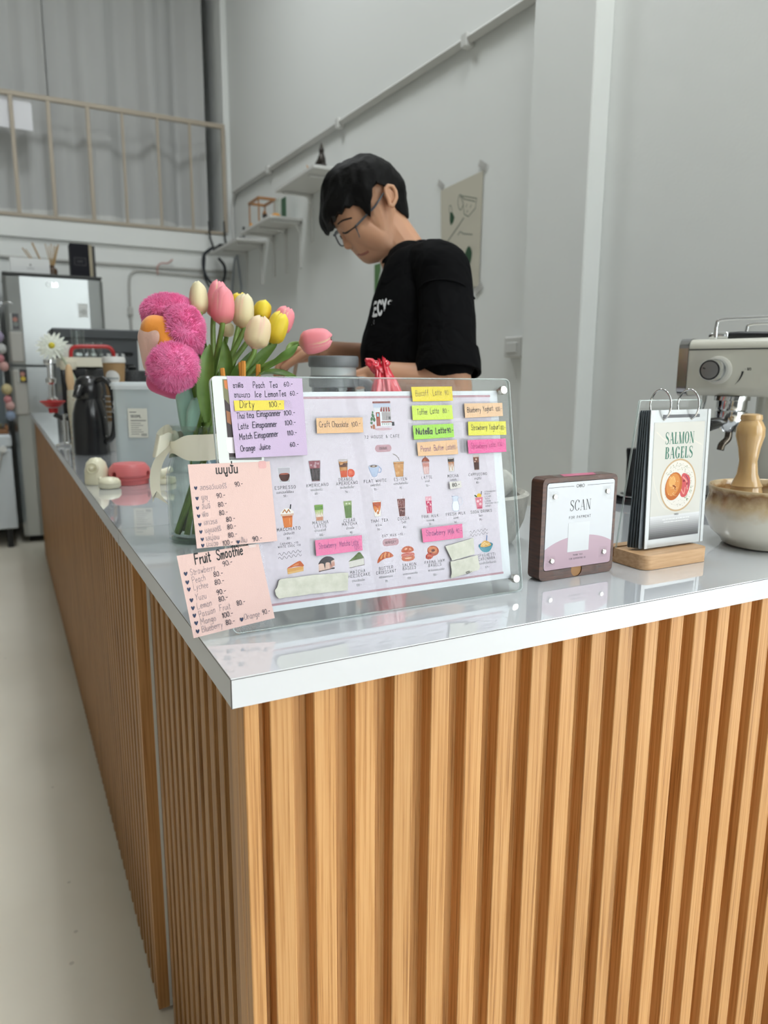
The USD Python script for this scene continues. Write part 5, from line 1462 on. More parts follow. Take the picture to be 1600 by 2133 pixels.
caption([('MACCHIATO', (0.0413, 0.0778), H1), ('CARAMEL +10', (0.0405, 0.0640), .0019), ('WHITE CHOC +10', (0.0404, 0.0613), .0019)], ('มัคคิอาโต้', (0.0412, 0.0732)), ('80.-', (0.0410, 0.0689)))
caption([('MATCHA', (0.0744, 0.0814), H1), ('LATTE', (0.0741, 0.0777), H1)], ('มัทฉะลาเต้', (0.0737, 0.0734)), ('100.-', (0.0751, 0.0689)))
caption([('CLEAR', (0.1055, 0.0808), H1), ('MATCHA', (0.1055, 0.0771), H1)], ('มัทฉะใส', (0.1058, 0.0729)), ('90.-', (0.1074, 0.0684)))
caption([('THAI TEA', (0.1391, 0.0776), H1)], ('ชาไทย', (0.1379, 0.0731)), ('70.-', (0.1381, 0.0686)))
caption([('COCOA', (0.1670, 0.0775), H1)], ('โกโก้', (0.1672, 0.0733)), ('80.-', (0.1681, 0.0686)))
caption([('PINK MILK', (0.1991, 0.0774), H1)], ('นมชมพู', (0.1989, 0.0730)), ('70.-', (0.1991, 0.0690)))
caption([('FRESH MILK', (0.2310, 0.0774), H1)], ('นมสด', (0.2309, 0.0729)), ('50.-', (0.2308, 0.0682)))
caption([('SODA DRINKS', (0.2642, 0.0774), H1)], ('โซดา', (0.2629, 0.0727)), ('70.-', (0.2631, 0.0684)))
caption([(s, c, .0016) for s, c in (('STRAWBERRY', (0.2782, 0.0985)), ('PEACH', (0.2736, 0.0960)), ('LYCHEE', (0.2744, 0.0932)), ('YUZU', (0.2732, 0.0907)), ('LEMON', (0.2739, 0.0880)), ('PASSION FRUIT', (0.2793, 0.0855)), ('HONEY', (0.2740, 0.0826)))], None, None)
caption([('OAT MILK +10.-', (0.1540, 0.0615), .0024)], None, None)
caption([('BUTTER', (0.1423, 0.0286), H1), ('CROISSANT', (0.1422, 0.0245), H1)], ('ครัวซองค์เนย', (0.1414, 0.0195)), ('70.-', (0.1425, 0.0150)))
caption([('SALMON', (0.1695, 0.0289), H1), ('BAGELS', (0.1694, 0.0254), H1)], ('แซลมอนเบเกิล', (0.1698, 0.0196)), ('120.-', (0.1692, 0.0150)))
caption([('PARMA HAM', (0.2003, 0.0289), H1), ('BAGELS', (0.2003, 0.0253), H1)], ('พาร์มาแฮมเบเกิล', (0.2015, 0.0198)), ('120.-', (0.2000, 0.0149)))
caption([('SPAGHETTI', (0.2665, 0.0289), H1), ('CABONARA', (0.2665, 0.0250), H1)], ('สปาเก็ตตี้คาโบนาร่า', (0.2673, 0.0201)), ('129.-', (0.2665, 0.0156)))
caption([('MATCHA', (0.1102, 0.0285), H1), ('CHEESECAKE', (0.1102, 0.0247), H1)], ('มัทฉะชีสเค้ก', (0.1102, 0.0194)), ('120.-', (0.1105, 0.0149)))
for (x, y) in ((0.0404, 0.0545), (0.2588, 0.0559)):
    w = [np.column_stack([np.linspace(-.0118, .0118, 41) + x, y + dy + .0013 * np.sin(np.linspace(0, 5 * 2 * math.pi, 41)) + np.linspace(-.0004, .0012, 41)]) for dy in (.0, -.0038)]
    t.add('wave_line', onto(unary_union([LineString(q).buffer(.00016) for q in w]), .00012), menu_ink)
pill_m = plain('pill_pink', (0.42, 0.235, 0.275), 0.6)
for (x, y), s in (((0.1499, 0.1514), 'DRINK'), ((0.1500, 0.0544), 'BAKERY')):
    pl = t.add('heading_pill', onto(rrect(x - .0095, y - .0037, x + .0095, y + .0037, .0036), .00008), pill_m)
    pl.add('lettering', onto(centre(pen(s, .0024, .17, .32), x, y - .0012), .00014), plain('pill_ink_' + s.lower(), K(70, 35, 45), 0.6))


# small painted pictures of the drinks and bakes, in picture units of one height
def icon(at, h, layers):
    g, c = layered([(tuple(.74 * c for c in K(*col)), affinity.translate(affinity.scale(s, h, h, origin=(0, 0)), *at)) for col, s in layers], .00016)
    t.add('illustration', SF.put(g), PRINT, tint=c)


def cup(wt, wb, y0=-.5, y1=.5):
    return Polygon([(-wb / 2, y0), (wb / 2, y0), (wt / 2, y1), (-wt / 2, y1)]).buffer(-.03).buffer(.03)


def cut(s, y0, y1):
    return s.intersection(sbox(-2, y0, 2, y1))


def rim_of(s, w=.025):
    return s.buffer(w / 2).difference(s.buffer(-w / 2))


def el(x, y, a, b, r=0):
    return affinity.rotate(affinity.scale(Point(x, y).buffer(1, 10), a, b), r)


def blob(pts, n=5):
    return Polygon(spline(pts, n, True)).buffer(0)


rr = random.Random(5)
GL = (176, 176, 186)
c = cup(.90, .74)
icon((0.0412, 0.1301), .0142, [((206, 206, 216), c.buffer(.02)), ((196, 190, 200), c), (K and (78, 40, 36), blob([(-.34, .05), (.34, .05), (.30, -.28), (.16, -.42), (-.16, -.42), (-.30, -.28)])), ((170, 92, 74), el(0, .07, .33, .06)), ((236, 234, 240), rim_of(c, .03))])
c = cup(.62, .42)
icon((0.0732, 0.1322), .0205, [((150, 80, 92), c), ((40, 24, 28), cut(c, -.46, .12)), ((190, 150, 160), unary_union([el(rr.uniform(-.2, .2), rr.uniform(.2, .4), .06, .05, rr.uniform(0, 90)) for _ in range(6)])), ((120, 100, 106), unary_union([sbox(-.12, -.4, -.09, .1), sbox(.06, -.4, .08, .1)])), (GL, rim_of(c))])
c = cup(.58, .40)
icon((0.1037, 0.1331), .0180, [((188, 130, 70), c), ((96, 48, 24), cut(c, .08, .30)), ((214, 84, 40), cut(c, -.48, -.12)), ((214, 150, 90), unary_union([el(rr.uniform(-.15, .15), rr.uniform(-.1, .3), .06, .05) for _ in range(6)])), ((222, 78, 40), el(.42, -.28, .24, .23)), ((240, 128, 92), el(.40, -.24, .10, .08)), ((205, 190, 190), el(0, .45, .30, .08)), (GL, rim_of(c))])
c = blob([(-.42, .40), (.38, .40), (.36, 0), (.18, -.40), (-.12, -.46), (-.30, -.2)])
icon((0.1375, 0.1289), .0130, [((168, 180, 214), el(.44, .06, .22, .26).difference(el(.44, .06, .13, .17))), ((186, 198, 226), c), ((196, 186, 180), el(-.02, .38, .38, .12)), ((98, 62, 46), el(-.02, .37, .30, .08)), ((226, 214, 200), el(-.02, .37, .14, .04)), ((148, 162, 200), rim_of(c, .03))])
c = cup(.62, .42, -.5, .28)
icon((0.1663, 0.1313), .0205, [((150, 140, 136), LineString([(.05, .3), (.02, .45), (-.12, .60), (-.28, .68)]).buffer(.022)), ((206, 146, 84), c), ((222, 172, 116), unary_union([el(rr.uniform(-.2, .2), rr.uniform(-.35, .2), .05, .05) for _ in range(8)])), ((150, 100, 60), cut(c, .16, .19)), ((226, 220, 220), sbox(-.34, .26, .34, .32)), (GL, rim_of(c))])
c = cup(.46, .34, -.5, .2)
icon((0.1986, 0.1314), .0190, [((222, 178, 178), c), ((206, 140, 130), cut(c, -.1, .12)), ((236, 214, 214), unary_union([sbox(-.10, -.45, -.06, -.05), sbox(.05, -.45, .08, -.05)])), ((150, 66, 42), blob([(-.22, .18), (-.18, .36), (0, .46), (.18, .36), (.22, .18)])), ((196, 112, 76), el(-.05, .30, .08, .05)), ((90, 36, 26), LineString([(0, .44), (.0, .52)]).buffer(.02)), (GL, rim_of(c, .02))])
c = cup(.56, .46)
icon((0.2301, 0.1307), .0148, [((236, 226, 220), c), ((54, 32, 28), cut(c, .18, .48)), ((180, 110, 62), unary_union([Polygon([(x - .07, .2), (x + .07, .2), (x + .01, -.15 - .2 * rr.random())]) for x in (-.18, -.06, .06, .18)])), ((206, 160, 120), unary_union([sbox(-.2, -.44, -.14, -.05), sbox(.04, -.44, .10, -.1)])), ((206, 196, 192), el(0, .46, .26, .06)), (GL, rim_of(c, .03))])
c = cup(.48, .38)
icon((0.2625, 0.1315), .0168, [((170, 120, 104), c), ((74, 38, 28), cut(c, -.46, .02)), ((120, 68, 50), cut(c, .0, .30)), ((206, 170, 156), unary_union([el(.0, .2, .08, .07), el(-.1, .05, .06, .05)])), ((226, 210, 206), cut(c, .36, .5)), (GL, rim_of(c, .02))])
c = cup(.50, .38, -.5, .08)
icon((0.0409, 0.0901), .0215, [((52, 54, 62), LineString([(.13, .20), (.20, .50)]).buffer(.028)), ((226, 128, 66), c), ((200, 104, 50), cut(c, -.06, .02)), ((222, 186, 166), sbox(-.28, .04, .28, .12).buffer(.02)), ((244, 238, 234), blob([(-.29, .12), (-.22, .28), (0, .36), (.22, .28), (.29, .12)])), ((186, 116, 56), unary_union([LineString([(-.2, .18), (-.1, .30), (-.02, .16), (.08, .30), (.14, .18)]).buffer(.022)])), ((240, 168, 110), sbox(.08, -.4, .11, -.1))])
c = cup(.60, .46)
icon((0.0739, 0.0909), .0160, [((222, 206, 190), c), ((96, 142, 50), cut(c, .16, .48)), ((170, 190, 110), unary_union([Polygon([(x - .08, .18), (x + .08, .18), (x, -.08 - .1 * rr.random())]) for x in (-.2, -.07, .07, .2)])), ((206, 140, 110), cut(c, -.48, -.26)), ((232, 216, 210), el(0, -.2, .16, .05)), ((124, 164, 66), el(0, .45, .29, .06)), (GL, rim_of(c, .02))])
c = cup(.52, .40)
icon((0.1051, 0.0917), .0170, [((92, 122, 62), c), ((150, 168, 112), cut(c, .24, .48)), ((130, 154, 96), unary_union([sbox(-.14, -.44, -.11, .2), sbox(.0, -.44, .03, .2), sbox(.12, -.44, .14, .2)])), ((206, 214, 186), unary_union([el(-.08, .36, .07, .05), el(.1, .34, .06, .05)])), ((180, 190, 160), rim_of(c, .025))])
c = cup(.62, .44)
icon((0.1375, 0.0900), .0160, [((240, 232, 226), c), ((198, 84, 30), cut(c, .02, .42)), ((226, 136, 70), blob([(-.26, .06), (-.12, .20), (.05, .0), (.16, .16), (.24, .02), (.12, -.22), (.02, -.05), (-.12, -.25)])), ((158, 58, 22), unary_union([el(-.1, .26, .08, .06), el(.12, .30, .06, .06)])), ((206, 130, 80), el(.04, -.26, .08, .10)), ((176, 170, 178), rim_of(c, .02))])
c = cup(.50, .36)
icon((0.1658, 0.0891), .0182, [((160, 150, 150), LineString([(.12, .45), (.16, .64)]).buffer(.012)), ((120, 60, 56), c), ((96, 42, 40), cut(c, -.45, -.02)), ((190, 140, 136), unary_union([sbox(-.18, .1, -.14, .42), sbox(-.04, .05, -.01, .4), sbox(.1, .1, .13, .4), sbox(-.2, -.02, .2, .01), el(-.05, -.15, .05, .04), el(.06, -.2, .04, .04)])), ((190, 160, 162), rim_of(c, .02))])
c = cup(.42, .34)
icon((0.1986, 0.0893), .0182, [((232, 168, 186), c), ((206, 60, 104), cut(c, -.46, .24)), ((240, 196, 206), unary_union([el(rr.uniform(-.12, .12), rr.uniform(-.1, .4), .045, .05, rr.uniform(0, 90)) for _ in range(8)] + [sbox(-.11, -.4, -.08, -.1), sbox(.08, -.4, .10, -.1)])), ((190, 40, 84), el(.02, .02, .04, .12)), ((226, 190, 200), rim_of(c, .02))])
c = blob([(-.20, .42), (.22, .42), (.16, .2), (.26, -.15), (.18, -.46), (-.18, -.46), (-.26, -.15), (-.16, .2)])
icon((0.2318, 0.0887), .0175, [((206, 208, 224), el(.34, .1, .2, .26).difference(el(.34, .1, .155, .215))), ((214, 220, 236), c), ((240, 246, 252), cut(c.buffer(-.03), -.46, .12)), ((168, 176, 206), unary_union([rim_of(c, .02), sbox(-.24, .42, -.08, .46)]))])
c = cup(.54, .38, -.5, .18)
icon((0.2623, 0.0897), .0188, [((50, 54, 60), LineString([(.14, .2), (.22, .5)]).buffer(.022)), ((58, 96, 52), blob([(-.3, .30), (-.22, .32), (.02, .10), (-.1, .10)])), ((240, 190, 60), el(.03, .26, .16, .14)), ((224, 130, 150), c), ((244, 200, 210), unary_union([el(-.08, -.05, .09, .08), el(.07, -.22, .09, .08), el(.1, .02, .06, .06)])), ((206, 90, 120), cut(c, -.5, -.38)), ((232, 200, 208), rim_of(c, .02))])
icon((0.0451, 0.0397), .0118, [((226, 168, 98), Polygon([(-.72, -.46), (.66, -.34), (.68, .06), (-.74, .0)])), ((236, 190, 128), Polygon([(-.72, -.46), (.66, -.34), (.66, -.18), (-.72, -.30)])), ((206, 104, 62), blob([(-.74, .02), (-.1, .36), (.38, .52), (.58, .34), (.70, .06), (.0, .10)])), ((226, 140, 90), blob([(-.3, .14), (.1, .34), (.3, .28), (.1, .16)]))])
icon((0.0775, 0.0398), .0138, [((226, 190, 176), Polygon([(-.64, -.46), (.20, -.36), (.62, -.18), (.60, .30), (-.62, .06)])), ((206, 150, 136), Polygon([(.20, -.36), (.62, -.18), (.60, .10), (.2, 0)])), ((44, 30, 40), blob([(-.64, .06), (-.34, .40), (.02, .54), (.40, .46), (.62, .26), (.36, .16), (.34, -.2), (.22, .06), (-.06, .08), (-.16, -.34), (-.24, .02), (-.44, .08)])), ((84, 62, 80), unary_union([el(-.2, .34, .07, .05), el(.05, .42, .07, .05), el(.28, .34, .07, .05)])), ((70, 34, 34), Polygon([(-.64, -.5), (.3, -.42), (.3, -.36), (-.64, -.44)])), ((50, 30, 36), el(.44, -.36, .16, .06))])
icon((0.1103, 0.0400), .0150, [((222, 216, 210), Polygon([(-.58, -.44), (.52, -.34), (.54, .10), (-.60, -.02)])), ((96, 116, 62), Polygon([(-.60, -.02), (.16, .52), (.30, .50), (.54, .12)])), ((112, 104, 96), unary_union([LineString([(-.6, -.02), (.54, .1)]).buffer(.014), LineString([(-.56, -.46), (.52, -.36)]).buffer(.02), LineString([(.53, .1), (.52, -.36)]).buffer(.012)]))])
icon((0.1424, 0.0398), .0118, [((196, 92, 48), blob([(-.78, -.46), (-.70, -.10), (-.30, .34), (.10, .46), (.50, .34), (.80, .02), (.46, -.10), (.05, -.12), (-.4, -.26)])), ((228, 150, 96), unary_union([blob([(-.52, -.1), (-.34, .22), (-.22, .24), (-.36, -.12)]), blob([(-.16, .0), (-.02, .38), (.12, .36), (.02, -.04)]), blob([(.26, .0), (.36, .30), (.46, .26), (.42, .0)])])), ((148, 58, 30), unary_union([LineString([(-.28, -.16), (-.20, .26)]).buffer(.02), LineString([(.1, -.08), (.22, .36)]).buffer(.02)]))])
icon((0.1688, 0.0402), .0160, [((198, 96, 62), blob([(-.46, .18), (-.34, .42), (0, .52), (.34, .42), (.46, .2), (.2, .10), (-.2, .10)])), ((232, 164, 126), unary_union([el(-.12, .34, .12, .07, 20), el(.2, .3, .1, .05, -20)])), ((226, 140, 128), blob([(-.44, .04), (0, .10), (.44, .04), (.44, -.16), (0, -.10), (-.44, -.16)])), ((176, 70, 64), unary_union([LineString([(-.4, -.02), (-.1, .03), (.2, -.04), (.42, 0)]).buffer(.025), LineString([(-.4, -.14), (0, -.1), (.4, -.14)]).buffer(.02)])), ((206, 112, 80), blob([(-.46, -.18), (0, -.14), (.46, -.18), (.40, -.40), (0, -.48), (-.40, -.40)])), ((240, 190, 160), el(0, -.28, .26, .05))])
icon((0.1982, 0.0387), .0142, [((176, 74, 40), el(.08, .12, .50, .38, -12)), ((218, 128, 80), el(.06, .18, .40, .26, -12)), ((104, 44, 34), el(.08, .14, .16, .11)), ((190, 66, 50), el(-.26, -.24, .34, .24, 14)), ((226, 130, 100), unary_union([el(-.3, -.2, .12, .06), el(-.12, -.30, .1, .05)])), ((120, 50, 40), unary_union([el(-.1, -.02, .10, .05), el(-.4, -.34, .06, .04)]))])
icon((0.2665, 0.0404), .0185, [((120, 140, 186), LineString([(.06, .05), (.14, .52)]).buffer(.035)), ((92, 160, 178), blob([(-.52, -.02), (-.40, -.26), (-.16, -.44), (.18, -.44), (.40, -.26), (.52, .0), (.2, -.10), (-.2, -.12)])), ((70, 130, 152), el(0, -.02, .52, .16)), ((226, 176, 100), blob([(-.38, -.08), (-.26, .14), (-.04, .24), (.22, .16), (.38, -.06), (.1, -.14), (-.14, -.14)])), ((246, 214, 150), unary_union([LineString([(-.26, .0), (-.06, .14), (.12, .02), (.26, .04)]).buffer(.02), LineString([(-.18, -.06), (0, .04), (.2, -.06)]).buffer(.018)]))])
# the little shop front above the name
hx = lambda x0, y0, x1, y1: sbox(x0, y0, x1, y1)
icon((0.1518, 0.1847), .0285, [((214, 178, 190), el(.0, -.47, .36, .05)), ((232, 232, 240), hx(-.30, -.34, .32, .52)), ((150, 88, 84), hx(-.36, .46, .36, .53)), ((196, 204, 226), hx(-.34, .30, .35, .46)), ((216, 216, 226), hx(-.36, .28, .36, .31)), ((168, 84, 70), hx(-.26, -.36, -.10, .14)), ((150, 190, 214), hx(-.22, -.02, -.14, .10)), ((176, 168, 170), hx(-.02, -.16, .34, .14)), ((98, 96, 98), unary_union([hx(.16, -.16, .17, .14), hx(.25, -.12, .32, -.02)])),
                           ((196, 190, 192), blob([(-.08, .16), (.36, .16), (.30, .32), (-.02, .32)], 2)), ((148, 52, 56), unary_union([Polygon([(-.07 + .11 * k, .16), (-.01 + .11 * k, .16), (.01 + .095 * k, .32), (-.035 + .095 * k, .32)]) for k in range(4)])),
                           ((160, 96, 84), hx(-.06, -.24, .36, -.19)), ((232, 232, 236), hx(-.06, -.36, .34, -.24)), ((70, 110, 92), unary_union([Polygon([(-.04 + .075 * k, -.27), (0 + .075 * k, -.27), (-.02 + .075 * k, -.33)]) for k in range(5)])), ((50, 52, 58), hx(.36, -.36, .46, -.22)),
                           ((80, 120, 84), unary_union([el(-.38, .02, .05, .08, 30), el(-.44, -.10, .05, .07, -20), el(-.34, -.12, .05, .08), el(-.46, -.24, .05, .05), el(-.38, .14, .03, .05)])), ((176, 104, 66), unary_union([hx(-.42, -.46, -.33, -.30), hx(-.50, -.44, -.44, -.34)]))])

# -- the notes
STICK = {}


def paper(rgb, nm):
    if nm not in STICK:
        STICK[nm] = plain('note_' + nm, tuple(.68 * c for c in K(*rgb)), 0.65, bump=.15, bump_scale=900)
    return STICK[nm]


def note(corners, rgb, nm, label, z=.0024, name='sticky_note', lift=.0012):
    """A slip stuck to the acrylic: a thin sheet whose lower edge stands off a little."""
    p = np.array(corners, float)                              # top left, top right, bottom right, bottom left
    n = 7
    v = []
    for layer in (0, 1):
        for i in range(n):
            for j in range(n):
                s, r = j / (n - 1), i / (n - 1)
                q = (p[0] * (1 - s) + p[1] * s) * (1 - r) + (p[3] * (1 - s) + p[2] * s) * r
                v.append((q[0], q[1], z + lift * r * r * (.6 + .4 * abs(2 * s - 1)) - layer * .00012))
    f = []
    for i in range(n - 1):
        for j in range(n - 1):
            a = i * n + j
            f += [[a, a + n, a + n + 1], [a, a + n + 1, a + 1], [a + n * n, a + n * n + n + 1, a + n * n + n], [a + n * n, a + n * n + 1, a + n * n + n + 1]]
    rim_i = [i for i in range(n)] + [i * n + n - 1 for i in range(1, n)] + [(n - 1) * n + j for j in range(n - 2, -1, -1)] + [i * n for i in range(n - 2, 0, -1)]
    for a, b in zip(rim_i, rim_i[1:] + rim_i[:1]):
        f += [[a, b, b + n * n], [a, b + n * n, a + n * n]]
    th_ = thing(name, label, 'note' if name != 'masking_tape' else 'tape', SF.pt(*p.mean(0), z))
    th_.add('paper', SF.put(trimesh.Trimesh(np.array(v), np.array(f), process=False)), paper(rgb, nm))
    th_.z, th_.lift, th_.p = z, lift, p
    return th_


INKS = {'blue_black': plain('pen_blue_black', K(22, 24, 44), 0.6), 'grey': plain('pen_grey', K(128, 120, 128), 0.7), 'marker': plain('pen_marker', K(24, 24, 26), 0.6), 'navy': plain('pen_navy', K(30, 44, 76), 0.6), 'violet': plain('pen_violet', K(96, 44, 110), 0.6), 'brown': plain('pen_brown', K(104, 84, 40), 0.6), 'maroon': plain('pen_maroon', K(150, 24, 92), 0.6)}


def zat(nt, y):
    p = nt.p
    r = np.clip((p[:2, 1].mean() - y) / (p[:2, 1].mean() - p[2:, 1].mean()), 0, 1)
    return nt.z + nt.lift * r * r + .00014


def write(nt, s, a, b, h, ink='blue_black', w=.13, name='writing', is_thai=False, bold=.0, z=None, slant=0.06, wob=.035):
    g = thai(s, h, bold) if is_thai else pen(s, h, w, .20, slant, wob, sum(map(ord, s)))
    g = fit(g, a, b)
    m = flat(g, 0)
    m.vertices[:, 2] = [zat(nt, y) if z is None else z for y in m.vertices[:, 1]]
    nt.add(name, SF.put(m), INKS[ink])


def heart(nt, c, s=.0032):
    x, y = c
    g = affinity.scale(Polygon(spline([(0, -.55), (.42, .05), (.40, .45), (.16, .48), (0, .22), (-.16, .48), (-.40, .45), (-.42, .05)], 3, True)).buffer(0), s, s, origin=(0, 0))
    m = flat(affinity.translate(g, x, y), 0)
    m.vertices[:, 2] = zat(nt, y)
    nt.add('heart', SF.put(m), INKS['navy'])


def taped(nt, x0, y0, x1, y1, z):
    nt.add('clear_tape', onto(sbox(x0, y0, x1, y1), z), clear_tape)


# instant photo card at the upper left, behind the lilac note
pcard = Polygon([(-0.0209, 0.2236), (0.0256, 0.2219), (0.0202, 0.1417), (-0.0206, 0.1438)]).buffer(-.002).buffer(.003, quad_segs=4)
t2 = thing('photo_card', 'white framed photo card sticking out behind the lilac note', 'photo', SF.pt(*pcard.centroid.coords[0], .0024))
t2.add('frame', SF.put(slab(pcard, .0023, .0028)), plain('photo_white', (0.62, 0.64, 0.62), 0.35))
g, cc = layered([(K(70, 62, 64), Polygon([(-0.0121, 0.2218), (0.0232, 0.2210), (0.0191, 0.1454), (-0.0116, 0.1469)])), (K(120, 118, 90), Polygon([(-0.0121, 0.2218), (-0.0062, 0.2218), (-0.0065, 0.1972), (-0.0122, 0.2040)])), (K(150, 104, 76), Polygon([(-0.0109, 0.1928), (-0.0061, 0.1905), (-0.0071, 0.1794), (-0.0109, 0.1817)])),
                 (K(196, 118, 70), Polygon([(-0.0108, 0.2209), (-0.0072, 0.2209), (-0.0080, 0.2120), (-0.0105, 0.2138)])), (K(232, 226, 230), Polygon([(-0.0132, 0.1679), (0.0001, 0.1675), (-0.0011, 0.1527), (-0.0111, 0.1531), (-0.0131, 0.1559)])), (K(120, 120, 120), Polygon([(-0.0114, 0.1496), (0.0195, 0.1491), (0.0191, 0.1454), (-0.0107, 0.1468)]))], .0029)
t2.add('picture', SF.put(g), PRINT, tint=cc)

lil = note([(-0.0077, 0.2249), (0.0663, 0.2228), (0.0648, 0.1479), (-0.0061, 0.1480)], (222, 198, 232), 'lilac', 'lilac note headed Peach Tea at the upper left of the menu stand', .0031, lift=.0022)
for s, a, b, th_ in (('ชาพีช', (-0.0027, 0.2135), (0.0071, 0.2138), 1), ('Peach', (0.0164, 0.2136), (0.0279, 0.2137), 0), ('Tea', (0.0328, 0.2137), (0.0407, 0.2139), 0), ('60.-', (0.0472, 0.2147), (0.0562, 0.2155), 0),
                     ('ชามะนาว', (-0.0023, 0.2047), (0.0128, 0.2047), 1), ('Ice', (0.0176, 0.2048), (0.0240, 0.2048), 0), ('Lemon', (0.0273, 0.2049), (0.0403, 0.2051), 0), ('Tea', (0.0414, 0.2053), (0.0486, 0.2056), 0), ('60.-', (0.0525, 0.2059), (0.0610, 0.2064), 0),
                     ('Thai', (-0.0017, 0.1848), (0.0062, 0.1849), 0), ('tea', (0.0078, 0.1853), (0.0150, 0.1855), 0), ('Einspanner', (0.0178, 0.1861), (0.0417, 0.1869), 0), ('100.-', (0.0448, 0.1870), (0.0561, 0.1874), 0),
                     ('Latte', (-0.0011, 0.1747), (0.0089, 0.1752), 0), ('Einspanner', (0.0126, 0.1757), (0.0370, 0.1765), 0), ('100.-', (0.0450, 0.1774), (0.0558, 0.1780), 0),
                     ('Match', (-0.0010, 0.1651), (0.0114, 0.1656), 0), ('Einspanner', (0.0137, 0.1658), (0.0374, 0.1672), 0), ('110.-', (0.0464, 0.1676), (0.0560, 0.1681), 0),
                     ('Orange', (-0.0009, 0.1540), (0.0134, 0.1545), 0), ('Juice', (0.0173, 0.1549), (0.0283, 0.1551), 0), ('60.-', (0.0479, 0.1564), (0.0568, 0.1569), 0)):
    if th_:
        write(lil, s, a, b, .0036, is_thai=True, bold=.012)
    else:
        write(lil, s, a, b, .0056 if s[0].isupper() or s[0] == 't' else .0044, w=.115)
dirty = note([(-0.0033, 0.2018), (0.0458, 0.2015), (0.0450, 0.1924), (-0.0031, 0.1920)], (255, 232, 90), 'yellow', 'bright yellow slip reading Dirty 100.- on the lilac note', .0038, 'paper_slip', .0009)
write(dirty, 'Dirty', (0.0020, 0.1950), (0.0160, 0.1947), .0072, w=.07, slant=0)
write(dirty, '100.-', (0.0306, 0.1950), (0.0425, 0.1956), .0050, w=.09)
x, y = (0.0495, 0.1976)
taped(dirty, x - .004, y - .004, x + .004, y + .004, .0042)

pk = (252, 214, 206)
tn = note([(-0.0501, 0.1445), (0.0269, 0.1437), (0.0275, 0.0675), (-0.0485, 0.0680)], pk, 'pink', 'pale pink note with a Thai heading sticking out beside the vase', .0030, lift=.0016)
write(tn, 'เมนูปั่น', (-0.0253, 0.1345), (-0.0047, 0.1342), .0058, 'marker', is_thai=True, bold=.022, name='heading')
for s, a, b in (('สตรอว์เบอร์รี', (-0.0409, 0.1204), (-0.0164, 0.1210)), ('ยูซุ', (-0.0404, 0.1116), (-0.0349, 0.1116)), ('ลิ้นจี่', (-0.0405, 0.1031), (-0.0331, 0.1034)), ('พีช', (-0.0409, 0.0959), (-0.0354, 0.0963)), ('เสาวรส', (-0.0399, 0.0884), (-0.0278, 0.0890)), ('บลูเบอร์รี', (-0.0397, 0.0811), (-0.0249, 0.0821)), ('เลม่อน', (-0.0394, 0.0742), (-0.0274, 0.0744)), ('มะม่วง', (-0.0395, 0.0687), (-0.0289, 0.0688)), ('ส้ม', (-0.0077, 0.0692), (-0.0017, 0.0691))):
    write(tn, s, a, b, .0036, 'grey', is_thai=True, bold=-.006)
for s, a, b in (('90.-', (-0.0085, 0.1215), (-0.0009, 0.1223)), ('90.-', (-0.0263, 0.1121), (-0.0183, 0.1129)), ('80.-', (-0.0256, 0.1038), (-0.0175, 0.1049)), ('80.-', (-0.0254, 0.0962), (-0.0174, 0.0969)), ('80.-', (-0.0193, 0.0896), (-0.0109, 0.0905)), ('80.-', (-0.0189, 0.0826), (-0.0108, 0.0835)), ('80.-', (-0.0188, 0.0750), (-0.0104, 0.0759)), ('100.-', (-0.0246, 0.0683), (-0.0152, 0.0688)), ('90.-', (0.0039, 0.0692), (0.0129, 0.0701))):
    write(tn, s, a, b, .0042, 'blue_black', .12)
for c in ((-0.0448, 0.1227), (-0.0444, 0.1132), (-0.0447, 0.1044), (-0.0443, 0.0970), (-0.0439, 0.0893), (-0.0436, 0.0826), (-0.0430, 0.0757), (-0.0430, 0.0701), (-0.0102, 0.0702)):
    heart(tn, c)
x, y = (0.0193, 0.1408)
tn.add('dot_sticker', onto(rrect(x - .0038, y - .0036, x + .0038, y + .0036, .002), .0032), paper((250, 192, 190), 'pink_dot'))
sm = note([(-0.0666, 0.0632), (0.0095, 0.0664), (0.0190, -0.0051), (-0.0580, -0.0124)], pk, 'pink', 'pale pink Fruit Smoothie note hanging over the near counter corner', .0026, lift=.0014)
write(sm, 'Fruit', (-0.0509, 0.0536), (-0.0359, 0.0553), .0092, 'marker', .17, 'heading')
write(sm, 'Smoothie', (-0.0310, 0.0558), (-0.0057, 0.0584), .0088, 'marker', .16, 'heading')
for s, a, b in (('Strawberry', (-0.0557, 0.0442), (-0.0328, 0.0466)), ('Peach', (-0.0547, 0.0370), (-0.0426, 0.0384)), ('Lychee', (-0.0540, 0.0304), (-0.0407, 0.0317)), ('Yuzu', (-0.0532, 0.0212), (-0.0432, 0.0216)), ('Lemon', (-0.0523, 0.0129), (-0.0388, 0.0147)), ('Passion', (-0.0510, 0.0053), (-0.0361, 0.0080)), ('Fruit', (-0.0322, 0.0085), (-0.0219, 0.0095)), ('Mango', (-0.0503, -0.0013), (-0.0362, 0.0005)), ('Blueberry', (-0.0498, -0.0084), (-0.0306, -0.0061)), ('Orange', (-0.0100, -0.0028), (0.0050, -0.0015))):
    write(sm, s, a, b, .0056, 'grey', .075)
